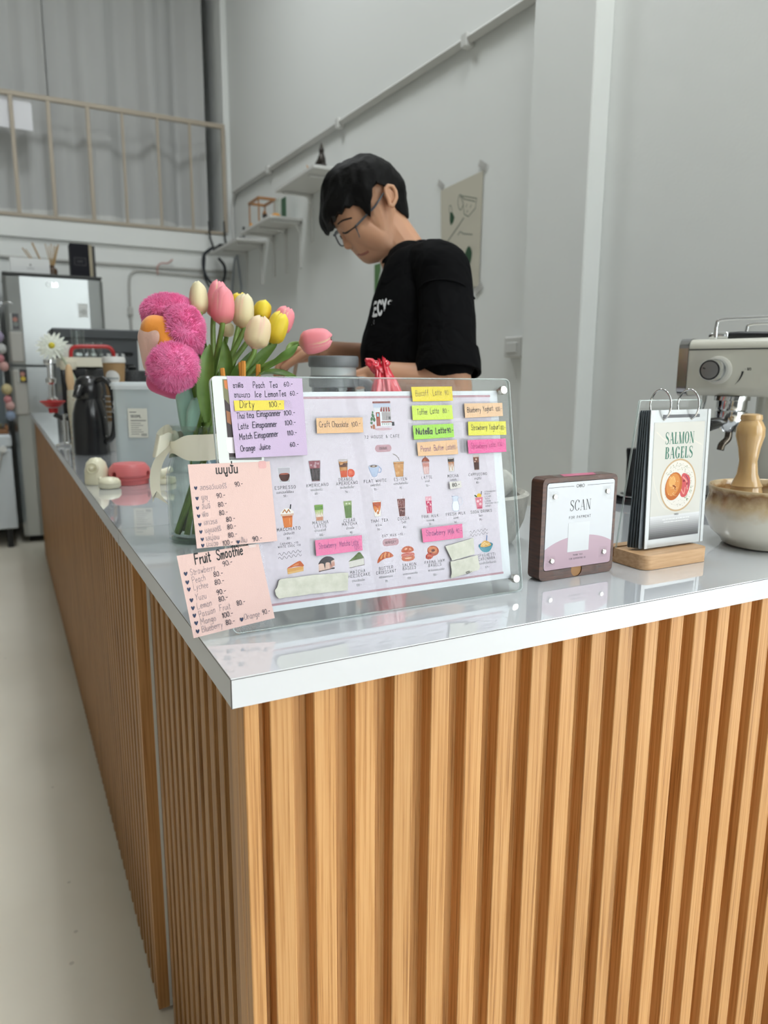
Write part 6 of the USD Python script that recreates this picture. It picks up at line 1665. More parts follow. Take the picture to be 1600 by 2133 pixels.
for s, a, b in (('90.-', (-0.0254, 0.0488), (-0.0165, 0.0507)), ('80.-', (-0.0350, 0.0404), (-0.0263, 0.0412)), ('80.-', (-0.0344, 0.0328), (-0.0256, 0.0342)), ('90.-', (-0.0333, 0.0234), (-0.0247, 0.0247)), ('80.-', (-0.0322, 0.0170), (-0.0235, 0.0185)), ('80.-', (-0.0158, 0.0112), (-0.0078, 0.0123)), ('100.-', (-0.0301, 0.0018), (-0.0202, 0.0031)), ('80.-', (-0.0276, -0.0051), (-0.0192, -0.0042)), ('90.-', (0.0077, -0.0005), (0.0151, 0.0005))):
    write(sm, s, a, b, .0044, 'blue_black', .125)
for c in ((-0.0600, 0.0462), (-0.0592, 0.0383), (-0.0584, 0.0318), (-0.0569, 0.0218), (-0.0563, 0.0146), (-0.0555, 0.0077), (-0.0545, 0.0007), (-0.0539, -0.0069), (-0.0127, -0.0020)):
    heart(sm, c, .0036)
sm.add('dot_sticker', onto(Polygon([(-0.0002, 0.0665), (0.0068, 0.0667), (0.0067, 0.0639), (0.0002, 0.0637)]), .0029), paper((255, 232, 226), 'pale_dot'))

SL = [('Biscoff Latte 90.-', [(0.1869, 0.2142), (0.2372, 0.2146), (0.2369, 0.1991), (0.1874, 0.1989)], (255, 232, 64), 'yolk', 'yellow slip reading Biscoff Latte at the top of the menu', 'brown', [('Biscoff', (0.1914, 0.2043), (0.2075, 0.2049)), ('Latte', (0.2125, 0.2050), (0.2235, 0.2053)), ('90.-', (0.2273, 0.2050), (0.2355, 0.2056))], .085, .0062),
      ('', [(0.1860, 0.1947), (0.2354, 0.1945), (0.2354, 0.1793), (0.1857, 0.1793)], (226, 252, 92), 'lime_yellow', 'lime yellow slip reading Toffee Latte', 'blue_black', [('Toffee', (0.1916, 0.1849), (0.2041, 0.1851)), ('Latte', (0.2077, 0.1857), (0.2185, 0.1860)), ('80.-', (0.2231, 0.1860), (0.2313, 0.1865))], .10, .0058),
      ('', [(0.1852, 0.1738), (0.2351, 0.1745), (0.2350, 0.1599), (0.1854, 0.1589)], (178, 240, 86), 'lime_green', 'lime green slip with bold writing, Nutella Latte', 'marker', [('Nutella', (0.1882, 0.1643), (0.2086, 0.1642)), ('Latte', (0.2122, 0.1643), (0.2257, 0.1648)), ('90.-', (0.2270, 0.1644), (0.2349, 0.1655))], .17, .0062),
      ('', [(0.1887, 0.1557), (0.2383, 0.1571), (0.2383, 0.1414), (0.1888, 0.1415)], (255, 208, 160), 'peach', 'peach slip reading Peanut Butter Latte', 'violet', [('Peanut', (0.1925, 0.1461), (0.2052, 0.1462)), ('Butter', (0.2086, 0.1463), (0.2213, 0.1467)), ('Latte', (0.2236, 0.1467), (0.2318, 0.1466)), ('90.-', (0.2322, 0.1466), (0.2384, 0.1469))], .085, .0058),
      ('', [(0.2511, 0.1960), (0.3015, 0.1961), (0.3010, 0.1813), (0.2508, 0.1803)], (255, 214, 172), 'peach2', 'peach slip reading Blueberry Yoghurt at the right edge of the menu', 'blue_black', [('Blueberry', (0.2541, 0.1861), (0.2721, 0.1866)), ('Yoghurt', (0.2750, 0.1869), (0.2887, 0.1878)), ('100.-', (0.2922, 0.1865), (0.3007, 0.1876))], .10, .0056),
      ('', [(0.2542, 0.1761), (0.3044, 0.1754), (0.3038, 0.1603), (0.2533, 0.1610)], (250, 244, 84), 'lemon', 'lemon yellow slip reading Strawberry Yoghurt at the right edge', 'marker', [('Strawberry', (0.2576, 0.1668), (0.2789, 0.1668)), ('Yoghurt', (0.2813, 0.1665), (0.2955, 0.1669)), ('100.-', (0.2966, 0.1658), (0.3033, 0.1661))], .10, .0058),
      ('', [(0.2517, 0.1561), (0.3026, 0.1562), (0.3020, 0.1413), (0.2517, 0.1413)], (255, 110, 176), 'hot_pink', 'hot pink slip reading Strawberry Late at the right edge', 'maroon', [('Strawberry', (0.2555, 0.1468), (0.2766, 0.1465)), ('Late', (0.2792, 0.1474), (0.2879, 0.1475)), ('100.-', (0.2911, 0.1474), (0.3004, 0.1480))], .085, .0058),
      ('', [(0.0779, 0.1839), (0.1281, 0.1835), (0.1275, 0.1683), (0.0774, 0.1687)], (255, 206, 154), 'peach3', 'peach slip reading Craft Chocolate left of the shop picture', 'blue_black', [('Craft', (0.0803, 0.1748), (0.0918, 0.1749)), ('Chocolate', (0.0939, 0.1744), (0.1117, 0.1744)), ('100.-', (0.1154, 0.1740), (0.1254, 0.1754))], .10, .0056),
      ('', [(0.0663, 0.0643), (0.1169, 0.0648), (0.1163, 0.0495), (0.0663, 0.0489)], (255, 130, 182), 'pink_slip', 'pink slip reading Strawberry Matcha Latte in the lower left of the menu', 'violet', [('Strawberry', (0.0696, 0.0556), (0.0883, 0.0557)), ('Matcha', (0.0919, 0.0556), (0.1034, 0.0559)), ('Latte', (0.1049, 0.0554), (0.1126, 0.0559)), ('120.-', (0.1076, 0.0509), (0.1157, 0.0516))], .085, .0054),
      ('', [(0.1862, 0.0652), (0.2367, 0.0660), (0.2362, 0.0509), (0.1867, 0.0505)], (255, 124, 178), 'pink_slip2', 'pink slip reading Strawberry Milk in the lower right of the menu', 'violet', [('Strawberry', (0.1910, 0.0570), (0.2147, 0.0565)), ('Milk', (0.2180, 0.0559), (0.2261, 0.0564)), ('90.-', (0.2285, 0.0563), (0.2353, 0.0567))], .085, .0058)]
for k, (_, cs, rgb, nm, lab, ink_, words, w, h) in enumerate(SL):
    nt = note(cs, rgb, nm, lab, .0024, 'paper_slip', .0004)
    for s, a, b in words:
        write(nt, s, a, b, h if s[0].isalpha() else h * .8, ink_, w)
    p = nt.p
    taped(nt, p[:, 0].min() - .006, p[:, 1].min() + .001, p[:, 0].max() + (.010 if k < 4 else .006), p[:, 1].max() + .002, .0030)
nt = note([(0.2246, 0.1120), (0.2394, 0.1123), (0.2394, 0.1053), (0.2250, 0.1042)], (236, 232, 226), 'white_slip', 'small white price slip reading 80.- under the mocha picture', .0024, 'paper_slip', .0006)
write(nt, '80.-', (0.2279, 0.1066), (0.2376, 0.1074), .0036, 'marker', .13)


def masking(pts, label, seed, ink_pts=None):
    g = Polygon(pts)
    r = np.random.default_rng(seed)
    q = np.array(g.exterior.segmentize(.0012).coords)[:-1]
    q = q + r.normal(0, .00018, q.shape)
    g = Polygon(q).buffer(0)
    th_ = thing('masking_tape', label, 'tape', SF.pt(*g.centroid.coords[0], .0024))
    m = slab(g, .0023, .0027)
    th_.add('strip', SF.put(m), mask_m)
    return th_


mask_m = M('masking_tape', {'g': ('geometry', {}), 'n': ('noise_texture', {'scale': 120.0, 'detail': 4}), 'r': ('rgb_ramp', {'ramp': [(0.3, (0.46, 0.46, 0.385)), (0.7, (0.56, 0.55, 0.48))]}), 'b': ('bump', {'strength': 0.4, 'distance': 0.0006}), 'p': ('principled_bsdf', {'roughness': 0.6})},
           [('g.position', 'n.vector'), ('n.fac', 'r.fac'), ('r.color', 'p.base_color'), ('n.fac', 'b.height'), ('b.normal', 'p.normal')])
masking([(0.0283, 0.0307), (0.0613, 0.0309), (0.0987, 0.0290), (0.0968, 0.0115), (0.0562, 0.0126), (0.0250, 0.0126), (0.0220, 0.0162), (0.0218, 0.0210), (0.0253, 0.0250), (0.0258, 0.0290)], 'long cream strip of masking tape covering a line at the lower left of the menu', 4)
masking([(0.2135, 0.0438), (0.2495, 0.0494), (0.2497, 0.0317), (0.2205, 0.0276)], 'upper of two cream masking tape patches beside the spaghetti picture', 5)
mt = masking([(0.2180, 0.0266), (0.2533, 0.0301), (0.2553, 0.0169), (0.2537, 0.0139), (0.2170, 0.0088), (0.2188, 0.0153)], 'lower of two cream masking tape patches beside the spaghetti picture', 6)
mt.add('writing', onto(fit(pen('120.-', .0026, .16), (0.2367, 0.0110), (0.2442, 0.0124)), .0029), INKS['marker'])

# orange stirrers in a jar hidden behind the stand
stir = plain('orange_stirrer', (0.60, 0.24, 0.035), 0.6)
jx, jy = (.140, .405)
t3 = thing('stirrer_jar', 'clear jar holding the orange wooden stirrers behind the menu stand', 'jar', (jx, jy, ZT))
t3.add('jar', lathe(vessel([(0, 0), (.026, 0), (.028, .004), (.028, .13), (.030, .134)], .002), (jx, jy, ZT + .0005), 32), glass, 40)
for k, (tip, lab) in enumerate((((0.1224, 0.4464, 1.1465), 'orange stirrer at the far left above the lilac note'), ((0.1478, 0.4464, 1.1545), 'orange stirrer, left of the crossed pair above the lilac note'), ((0.1470, 0.4300, 1.1562), 'orange stirrer, right and taller of the crossed pair above the lilac note'), ((0.1675, 0.4299, 1.1520), 'orange stirrer at the right end of the lilac note'))):
    b0 = np.array([jx + (-.012, .004, -.004, .012)[k], jy + (.0, -.01, .01, 0)[k], ZT + .006])
    s_ = thing('stirrer', lab, 'stirrer', b0, 'orange wooden stirrers')
    tp_ = np.array(tip)
    s_.add('stick', strap_box(b0, tp_, .0062, .0016) if False else tube([b0, b0 * .02 + tp_ * .98, tp_], [.0033, .0033, .0030], 6), stir)

# ---------------------------------------------------------------- a small serif alphabet for the printed headings
def _crescent(w, T, t):
    o = affinity.scale(Point(w / 2, .5).buffer(1, 24), w / 2, .515)
    i = affinity.scale(Point(w / 2, .5).buffer(1, 24), w / 2 - T, .515 - t)
    return o.difference(i)


def serif_glyph(ch, T=.15, t=.045):
    s, b = .055, .035
    foot = lambda x, w=.20, y=0: sbox(x - w / 2, y if y == 0 else y - b, x + w / 2, y + b if y == 0 else y)
    diag = lambda a, c, w: Polygon([(a[0] - w / 2, a[1]), (a[0] + w / 2, a[1]), (c[0] + w / 2, c[1]), (c[0] - w / 2, c[1])])
    if ch == 'A':
        return unary_union([diag((.34, 1), (.08, 0), t), diag((.36, 1), (.62, 0), T), sbox(.17, .33, .52, .33 + t), foot(.08), foot(.62, .26)]), .72
    if ch == 'N':
        return unary_union([sbox(.10, 0, .10 + t, 1), diag((.12, 1), (.60, 0), T), sbox(.60, 0, .60 + t, 1), foot(.12), foot(.09, .18, 1), foot(.62, .20, 1)]), .74
    if ch == 'M':
        return unary_union([sbox(.10, 0, .10 + t, 1), diag((.14, 1), (.42, .0), T), diag((.44, 0), (.70, 1), t), sbox(.66, 0, .66 + T, 1), foot(.12), foot(.74, .28), foot(.1, .18, 1), foot(.76, .24, 1)]), .92
    if ch == 'L':
        return unary_union([sbox(.08, 0, .08 + T, 1), sbox(.08, 0, .54, t), Polygon([(.54, 0), (.54, .26), (.50, .26), (.40, t)]), foot(.155, .28, 1), foot(.14, .24)]), .60
    if ch == 'E':
        return unary_union([sbox(.08, 0, .08 + T, 1), sbox(.04, 0, .54, t), sbox(.04, 1 - t, .52, 1), sbox(.08, .50, .42, .50 + t), Polygon([(.54, 0), (.54, .24), (.50, .24), (.42, t)]), Polygon([(.52, 1), (.52, .78), (.48, .78), (.40, 1 - t)]), sbox(.39, .40, .43, .66)]), .60
    if ch == 'B':
        up = affinity.translate(affinity.scale(_crescent(.5, T, t), 1.0, .50, origin=(0, 0)), .08, .50)
        lo = affinity.translate(affinity.scale(_crescent(.56, T, t), 1.0, .54, origin=(0, 0)), .06, -.01)
        return unary_union([sbox(.08, 0, .08 + T, 1), up.intersection(sbox(.3, 0, 1, 1.1)), lo.intersection(sbox(.3, -.1, 1, 1)), sbox(.04, 0, .34, t), sbox(.04, 1 - t, .34, 1), sbox(.2, .5, .34, .5 + t)]), .68
    if ch == 'O':
        return affinity.translate(_crescent(.70, T, t), .02, 0), .76
    if ch in 'CG':
        g = affinity.translate(_crescent(.70, T, t), .02, 0).difference(Polygon([(.40, .28), (.9, .18), (.9, .84), (.40, .72)]))
        g = unary_union([g, sbox(.60, .70, .635, .98)])
        if ch == 'G':
            return unary_union([g, sbox(.50, .06, .50 + T, .42), foot(.58, .28, .42)]), .76
        return unary_union([g, sbox(.60, .06, .625, .22)]), .72
    p = spline([(.50, .80), (.40, .96), (.24, .98), (.09, .86), (.13, .66), (.30, .52), (.48, .36), (.50, .16), (.32, .02), (.16, .04), (.05, .22)], 8)
    n = len(p)
    g = unary_union([Point(q).buffer(.022 + (T / 2 - .022) * math.exp(-((k / n - .5) / .22) ** 2), 8) for k, q in enumerate(p)])
    return unary_union([g.buffer(.01).buffer(-.01), sbox(.49, .72, .52, 1.0), sbox(.035, .0, .065, .28)]), .60


def serif(text, h, squeeze=1.0, gap=.06, T=.15, t=.045):
    x, gs = 0, []
    for ch in text:
        g, w = serif_glyph(ch, T, t)
        gs.append(affinity.translate(g, x, 0))
        x += w + gap
    return affinity.scale(unary_union(gs), h * squeeze, h, origin=(0, 0))


# ---------------------------------------------------------------- the wooden payment sign
walnut = M('walnut', {'g': ('geometry', {}), 'mp': ('mapping', {'scale': (40, 40, 320)}), 'n': ('noise_texture', {'scale': 1.0, 'detail': 5}), 'r': ('rgb_ramp', {'ramp': [(0.3, (0.040, 0.013, 0.007)), (0.7, (0.105, 0.036, 0.018))]}),
                      'p': ('principled_bsdf', {'roughness': 0.4, 'coat_weight': 0.15})}, [('g.position', 'mp.vector'), ('mp.vector', 'n.vector'), ('n.fac', 'r.fac'), ('r.color', 'p.base_color')])
pf_ = Frame((.3995, .1085, ZT + .0005), (1, -.006, 0), (0, 0, 1))
t = thing('payment_sign', 'dark walnut block sign reading SCAN for payment', 'sign', (.457, .118, ZT))
bw, bh = .1145, .1225
blk = rrect(0, 0, bw, bh, .007)
notch = affinity.scale(Point(.057, .0085).buffer(1, 20), .0085, .0085)
t.add('block', pf_.put(slab(blk, -.021, -.0035)), walnut, 20)
t.add('frame', pf_.put(slab(blk.difference(rrect(.0055, .0115, bw - .0040, bh - .0055, .004)).difference(notch), -.0035, 0)), walnut, 20)
t.add('finger_notch', pf_.put(slab(notch, -.0034, -.0012)), plain('notch_wood', (0.34, 0.17, 0.06), 0.5))
cardp = rrect(.0062, .0122, bw - .0047, bh - .0062, .0035)
cd = t.add('card', pf_.put(slab(cardp, -.0034, .0004)), plain('sign_card', (0.58, 0.59, 0.62), 0.4))
hill = affinity.scale(Point(.060, .008).buffer(1, 40), .074, .043).intersection(cardp)
cd.add('pink_hill', pf_.put(flat(hill, .00045)), plain('hill_pink', (0.47, 0.33, 0.39), 0.5))
ink_d = plain('sign_ink', K(44, 46, 52), 0.6)
CW0, CW1 = .0062, bw - .0047
cd.add('rule', pf_.put(flat(unary_union([sbox(.008, .1110, .046, .1114), sbox(.0665, .1110, CW1 - .002, .1114)]), .0005)), ink_d)
cd.add('emblem', pf_.put(flat(unary_union([rim_of(Point(.0515, .1112).buffer(.0018), .0005), rim_of(Point(.0558, .1112).buffer(.0018), .0005), Point(.0558, .1112).buffer(.0009), rim_of(Point(.0600, .1112).buffer(.0018), .0005), sbox(.0530, .1110, .0545, .1114)]), .0005)), ink_d)
cd.add('heading', pf_.put(flat(centre(serif('SCAN', .0128, .84, .08, .11, .03), .0575, .0815), .0005)), ink_d)
cd.add('lettering', pf_.put(flat(centre(pen('FOR PAYMENT', .0030, .13, .5), .0575, .0720), .0005)), ink_d)
cd.add('blank_label', pf_.put(slab(sbox(.0405, .0315, .0735, .0672), .00046, .0006)), plain('label_white', (.62, .63, .65), .5), label='white label with the code left blank')
cd.add('lettering', pf_.put(flat(unary_union([centre(pen('THANK YOU!', .0019, .14, .3), .0570, .0262), centre(pen('FOR SUPPORTING US', .0019, .14, .3), .0570, .0218)]), .0005)), ink_d)
for (x, y) in ((.0175, .1005), (.0985, .1020), (.0175, .0235), (.0985, .0265)):
    sc = cd.add('screw', lathe([(0, 0), (.0030, 0), (.0032, .0008), (.0026, .0018), (0, .0019)], pf_.pt(x, y, .0005), 18, pf_.n), silver, 40)
    cd.add('washer', pf_.put(flat(sbox(x - .008, y - .0065, x + .0055, y + .0065).intersection(cardp.buffer(-.001)), .00047)), clear_tape)
tp = Frame(pf_.pt(0, bh, 0), pf_.e, -pf_.n)
t.add('pink_slip', tp.put(slab(Polygon([(.034, .004), (.082, .003), (.090, .017), (.040, .019)]), .0002, .0005)), paper((255, 104, 160), 'slip_top'))
t.add('clear_tape', tp.put(flat(sbox(.022, -.0002, .104, .0195), .0007)), clear_tape)
for a, b in ((.022, .037), (.078, .092)):
    t.add('clear_tape', pf_.put(flat(sbox(a, bh - .010, b, bh - .0005), .0003)), clear_tape)
    t.add('clear_tape', pf_.put(flat(sbox(a, .0012, b, .0105), .0003)), clear_tape)

# ---------------------------------------------------------------- the flip card stand
beech = M('beech', {'g': ('geometry', {}), 'mp': ('mapping', {'scale': (22, 160, 320)}), 'n': ('noise_texture', {'scale': 1.0, 'detail': 4}), 'r': ('rgb_ramp', {'ramp': [(0.3, (0.50, 0.285, 0.135)), (0.7, (0.66, 0.42, 0.235))]}),
                    'p': ('principled_bsdf', {'roughness': 0.45})}, [('g.position', 'mp.vector'), ('mp.vector', 'n.vector'), ('n.fac', 'r.fac'), ('r.color', 'p.base_color')])
t = thing('card_stand', 'flip card stand with a Salmon Bagels card, chrome rings and beech foot', 'menu stand', (.61, .12, ZT))
bs = rrect(.549, .088, .6655, .160, .012).difference(sbox(.54, .1405, .68, .1455))
t.add('base', slab(bs, ZT + .0005, ZT + .019), beech, 20)
t.add('base_bottom', slab(rrect(.549, .088, .6655, .160, .012).buffer(-.0006), ZT + .0003, ZT + .006), beech, 20)
bk = Frame((.553, .1430, ZT + .0065), (1, -.004, 0), (0, -.12, 1))
t.add('back_plate', bk.put(slab(rrect(0, 0, .1105, .205, .003), -.0015, .0015)), acrylic)
t.add('plate_edge', bk.put(slab(rrect(0, 0, .1105, .205, .003).buffer(.0002).difference(rrect(0, 0, .1105, .205, .003).buffer(-.0006)), -.0014, .0014)), acr_edge)
sleeve_d = plain('dark_sleeve', (0.09, 0.105, 0.12), 0.4)
for k in range(5):
    y0, y1 = .1270 - .0033 * k, .1215 - .0019 * k
    fk = Frame((.5575 + .0014 * k, y0, ZT + .0215), (1, -.006, 0), (0, y1 - y0, .172))
    t.add('page', fk.put(slab(rrect(0, 0, .107, .176, .003), 0, .0005)), sleeve_d)
ff_ = Frame((.5700, .1110, ZT + .0215), (1, .0, 0), (-.028, .0025, 1))
ff_.u = np.array([-.030, .002, 1.0]) / np.linalg.norm([-.030, .002, 1.0])
ff_.n = np.cross(ff_.e, ff_.u)
front = rrect(0, 0, .1080, .1765, .003)
sl = t.add('front_sleeve', ff_.put(slab(front, 0, .0007)), plain('silver_sleeve', (0.46, 0.475, 0.48), 0.22, 0.25))
PX0, PX1, PY0, PY1 = .0075, .0985, .0115, .161
pic = t.add('front_card', ff_.put(slab(sbox(PX0, PY0, PX1, PY1), .0007, .0010)), plain('card_cream', (0.55, 0.535, 0.495), 0.4))
fx = lambda x: PX0 + x * (PX1 - PX0)
fy = lambda y: PY0 + y * (PY1 - PY0)
lay = []
for k in range(12):
    c = int(236 - 140 * (k / 11) ** 1.2)
    lay.append(((c, c, c + 2), sbox(PX0, fy(.20 - .0168 * (k + 1)), PX1, fy(.20 - .0168 * k))))
g, cc = layered([(tuple(.76 * q for q in K(*c)), s) for c, s in lay])
pic.add('grey_band', ff_.put(g.apply_translation((0, 0, .00104))), PRINT, tint=cc)
vein = [LineString(spline([(fx(.05), fy(.92)), (fx(.25), fy(.85)), (fx(.5), fy(.9)), (fx(.95), fy(.80))], 6)).buffer(.0008), LineString(spline([(fx(.02), fy(.55)), (fx(.1), fy(.42)), (fx(.3), fy(.26)), (fx(.8), fy(.22))], 6)).buffer(.0006)]
pic.add('marble_vein', ff_.put(flat(unary_union(vein).intersection(sbox(PX0, PY0, PX1, PY1)), .00104)), plain('vein', (0.62, 0.58, 0.52), 0.4))
green_ink = plain('green_ink', (0.018, 0.135, 0.085), 0.5)
pic.add('heading', ff_.put(flat(unary_union([fit(serif('SALMON', .0150, .55, .05, .19, .05), (fx(.225), fy(.815)), (fx(.795), fy(.815))), fit(serif('BAGELS', .0150, .58, .05, .19, .05), (fx(.235), fy(.690)), (fx(.785), fy(.690)))]), .00106)), green_ink)
pcx, pcy, pr_ = fx(.53), fy(.455), .0345
r2 = random.Random(11)
dots = lambda n, a0, a1, r0, r1, s: unary_union([affinity.rotate(affinity.scale(Point(0, 0).buffer(1, 3), s * r2.uniform(.5, 1.3), s * .45), r2.uniform(0, 180)).__class__(affinity.translate(affinity.rotate(affinity.scale(Point(0, 0).buffer(1, 3), s * r2.uniform(.5, 1.3), s * .45), r2.uniform(0, 180)), *(lambda a, q: (pcx + q * math.cos(a) * .93, pcy + q * math.sin(a)))(r2.uniform(a0, a1), r2.uniform(r0, r1)))) for _ in range(n)])
E_ = lambda x, y, a, b, r=0: affinity.rotate(affinity.scale(Point(x, y).buffer(1, 20), a, b), r)
bgx, bgy = pcx - .0085, pcy - .001
lay = [((206, 176, 138), E_(pcx, pcy, pr_ * .95, pr_ * 1.0)), ((238, 232, 224), E_(pcx, pcy, pr_ * .885, pr_ * .935)), ((226, 220, 210), rim_of(E_(pcx, pcy, pr_ * .72, pr_ * .76), .0006)),
       ((128, 140, 96), dots(70, .3, 2.6, .020, .030, .0008)), ((120, 120, 110), dots(60, 3.0, 6.2, .019, .030, .0006)), ((104, 134, 70), dots(30, 5.3, 6.5, .020, .029, .0010)),
       ((214, 92, 96), blob([(pcx + .006, pcy + .014), (pcx + .020, pcy + .010), (pcx + .021, pcy - .004), (pcx + .014, pcy - .016), (pcx + .004, pcy - .012)])), ((236, 160, 150), unary_union([LineString(spline([(pcx + .008, pcy + .010), (pcx + .015, pcy + .004), (pcx + .017, pcy - .006)], 4)).buffer(.0010), LineString(spline([(pcx + .006, pcy - .006), (pcx + .011, pcy - .012), (pcx + .013, pcy - .004)], 4)).buffer(.0008)])), ((150, 48, 60), unary_union([E_(pcx + .010, pcy + .005, .0022, .0016), E_(pcx + .016, pcy + .001, .0012, .0020)])), ((120, 60, 110), LineString(spline([(pcx + .013, pcy + .012), (pcx + .019, pcy + .004), (pcx + .018, pcy - .004)], 4)).buffer(.0005)),
       ((196, 108, 44), E_(bgx, bgy, .0150, .0185, -20)), ((222, 146, 74), E_(bgx - .001, bgy + .002, .0118, .0150, -20)), ((236, 176, 104), E_(bgx - .003, bgy + .006, .0060, .0072, -20)), ((140, 66, 24), LineString(spline([(bgx - .001, bgy + .001), (bgx + .003, bgy - .001), (bgx + .0035, bgy - .005)], 4)).buffer(.0009)),
       ((240, 210, 160), unary_union([E_(bgx + r2.uniform(-.010, .009), bgy + r2.uniform(-.013, .013), .0007, .0004, r2.uniform(0, 180)) for _ in range(26)]))]
g, cc = layered([(tuple(.78 * q for q in K(*c)), s.intersection(sbox(PX0, PY0, PX1, PY1))) for c, s in lay])
pic.add('plate_picture', ff_.put(g.apply_translation((0, 0, .00106))), PRINT, tint=cc)
pic.add('lettering', ff_.put(flat(centre(pen('THB120', .0021, .16, .2), fx(.52), fy(.193)), .00108)), ink_d)
pic.add('lettering', ff_.put(flat(unary_union([centre(pen('BAGELS WITH CREAM CHEESE AND CULTURED GARLIC BUTTER', .00135, .17, .2), fx(.52), fy(.158)), centre(pen('STUFFED WITH SMOKED SALMON AND FRESH VEGETABLES', .00135, .17, .2), fx(.53), fy(.134))]), .00108)), plain('white_ink', (0.85, 0.85, 0.85), 0.5))
for a in ((.0, .172), (.103, .172)):
    t.add('sleeve_fold', ff_.put(slab(sbox(a[0], .0, a[0] + .005, .1765), .0007, .0014)), plain('sleeve_edge', (0.58, 0.60, 0.61), 0.25))
t.add('punched_strip', ff_.put(slab(sbox(.022, .1665, .088, .1705), .0007, .0009)), plain('strip_dark', (0.09, 0.09, 0.10), 0.4))
for x in (.5865, .6365):
    t.add('ring', tube(np.array([(x + .0025 * math.sin(a * .5), .117 + .0155 * math.cos(a), ZT + .2035 + .0195 * math.sin(a)) for a in np.linspace(0, 2 * math.pi, 33)[:-1]]), .00125, 8, closed=True), chrome, True)

# ---------------------------------------------------------------- glazed bowl with a pestle
glaze = M('rustic_glaze', {'g': ('geometry', {}), 's': ('separate_xyz', {}), 'n': ('noise_texture', {'scale': 45.0, 'detail': 4}), 'ad': ('math', {'math_type': 'multiply_add', 'value2': 0.030}),
                           'mr': ('map_range', {'from_min': ZT, 'from_max': ZT + .097, 'to_min': 0.0, 'to_max': 1.0, 'clamp': True}),
                           'r': ('rgb_ramp', {'ramp': [(0.0, (0.68, 0.63, 0.52)), (0.62, (0.74, 0.71, 0.62)), (0.80, (0.58, 0.44, 0.27)), (0.93, (0.26, 0.135, 0.05)), (0.97, (0.46, 0.30, 0.15)), (1.0, (0.60, 0.46, 0.28))]}),
                           'p': ('principled_bsdf', {'roughness': 0.16, 'coat_weight': 0.4})},
          [('g.position', 's.vector'), ('g.position', 'n.vector'), ('n.fac', 'ad.value1'), ('s.z', 'ad.value3'), ('ad.value', 'mr.value'), ('mr.result', 'r.fac'), ('r.color', 'p.base_color')])
BX, BY = .818, .118
t = thing('mortar_bowl', 'round cream glazed bowl with a brown rim at the right edge of the counter', 'bowl', (BX, BY, ZT))
t.add('bowl', lathe([(0, .002), (.050, .0), (.056, .003), (.058, .008), (.072, .020), (.0815, .040), (.0825, .052), (.079, .066), (.0775, .072), (.0785, .078), (.0795, .0835), (.078, .0855), (.0755, .084), (.0735, .072), (.0775, .052), (.074, .036), (.055, .014), (0, .010)], (BX, BY, ZT + .0005), 64), glaze, 50)
pest = plain('tan_glaze', (0.56, 0.355, 0.155), 0.14, coat=.5)
t = thing('pestle', 'glossy tan turned pestle standing in the glazed bowl', 'pestle', (BX, BY, ZT + .012))
pa = np.array([.01, .03, 1.0])
t.add('pestle', lathe([(0, 0), (.030, .002), (.033, .012), (.030, .030), (.0255, .050), (.0205, .068), (.0200, .071), (.0213, .073), (.0196, .076), (.0140, .090), (.0120, .108), (.0150, .128), (.0192, .144), (.0190, .156), (.0150, .164), (.0136, .166), (.0148, .168), (.0140, .1735), (.009, .1755), (0, .176)], (BX - .022, BY + .018, ZT + .0125), 40, pa), pest, 40)

# stone bowl behind the payment sign
stone = plain('grey_stone', (0.42, 0.41, 0.37), 0.75, bump=.5, bump_scale=220, var=.14, var_scale=60)
SX, SY = .452, .325
t = thing('stone_bowl', 'speckled grey stone bowl half hidden between menu stand and payment sign', 'bowl', (SX, SY, ZT))
t.add('bowl', lathe([(0, 0), (.056, 0), (.062, .006), (.074, .035), (.080, .066), (.0805, .072), (.074, .075), (.067, .070), (.060, .035), (.045, .016), (0, .012)], (SX, SY, ZT + .0005), 48), stone, 40)
t = thing('stone_pestle', 'short rounded stone pestle lying in the grey stone bowl', 'pestle', (SX + .03, SY + .01, ZT + .03))
t.add('pestle', tube(spline([(SX - .02, SY - .005, ZT + .050), (SX + .03, SY + .005, ZT + .068), (SX + .068, SY + .012, ZT + .086)], 6), [.015] * 4 + [.016] * 4 + [.019] * 4 + [.017], 14), stone, True)

# black tamper holder
t = thing('tamper_stand', 'black knob standing on a round black base behind the flip cards', 'coffee tool', (.945, .478, ZT))
t.add('base', lathe([(0, 0), (.044, 0), (.046, .004), (.045, .010), (.036, .013), (0, .014)], (.925, .462, ZT + .0005), 40), black_gloss, 40)
t.add('ring', lathe([(.030, .0142), (.042, .0142), (.042, .0155), (.030, .0155)], (.925, .462, ZT + .0005), 40), chrome, 40)
t.add('post', lathe([(0, .0145), (.014, .0145), (.0125, .030), (.0135, .080), (.0155, .098), (.0145, .102), (0, .103)], (.928, .477, ZT + .0005), 28), black_plastic, 40)

# ---------------------------------------------------------------- espresso machine at the right edge
enamel = plain('cream_machine_enamel', (0.62, 0.61, 0.535), 0.22, coat=.3)
mf_ = Frame((.968, .410, ZT), (.32, -.947, 0), (0, 0, 1))
t = thing('espresso_machine', 'cream espresso machine with a ribbed chrome knob at the right edge', 'coffee machine', mf_.pt(.15, 0, -.12))


def side(poly, x0, x1):
    """A side outline in (depth, height) run along the front, depth positive outwards."""
    m = slab(poly, x0, x1)
    v = m.vertices.copy()
    m = trimesh.Trimesh(np.column_stack([v[:, 2], v[:, 1], v[:, 0]]), m.faces[:, ::-1], process=False)
    return mf_.put(m)


def headp(g=0.0, front=0.0, y0=.2045, y1=.305):
    return rrect(-.22, y0, front, y1, .016, 8).buffer(g)


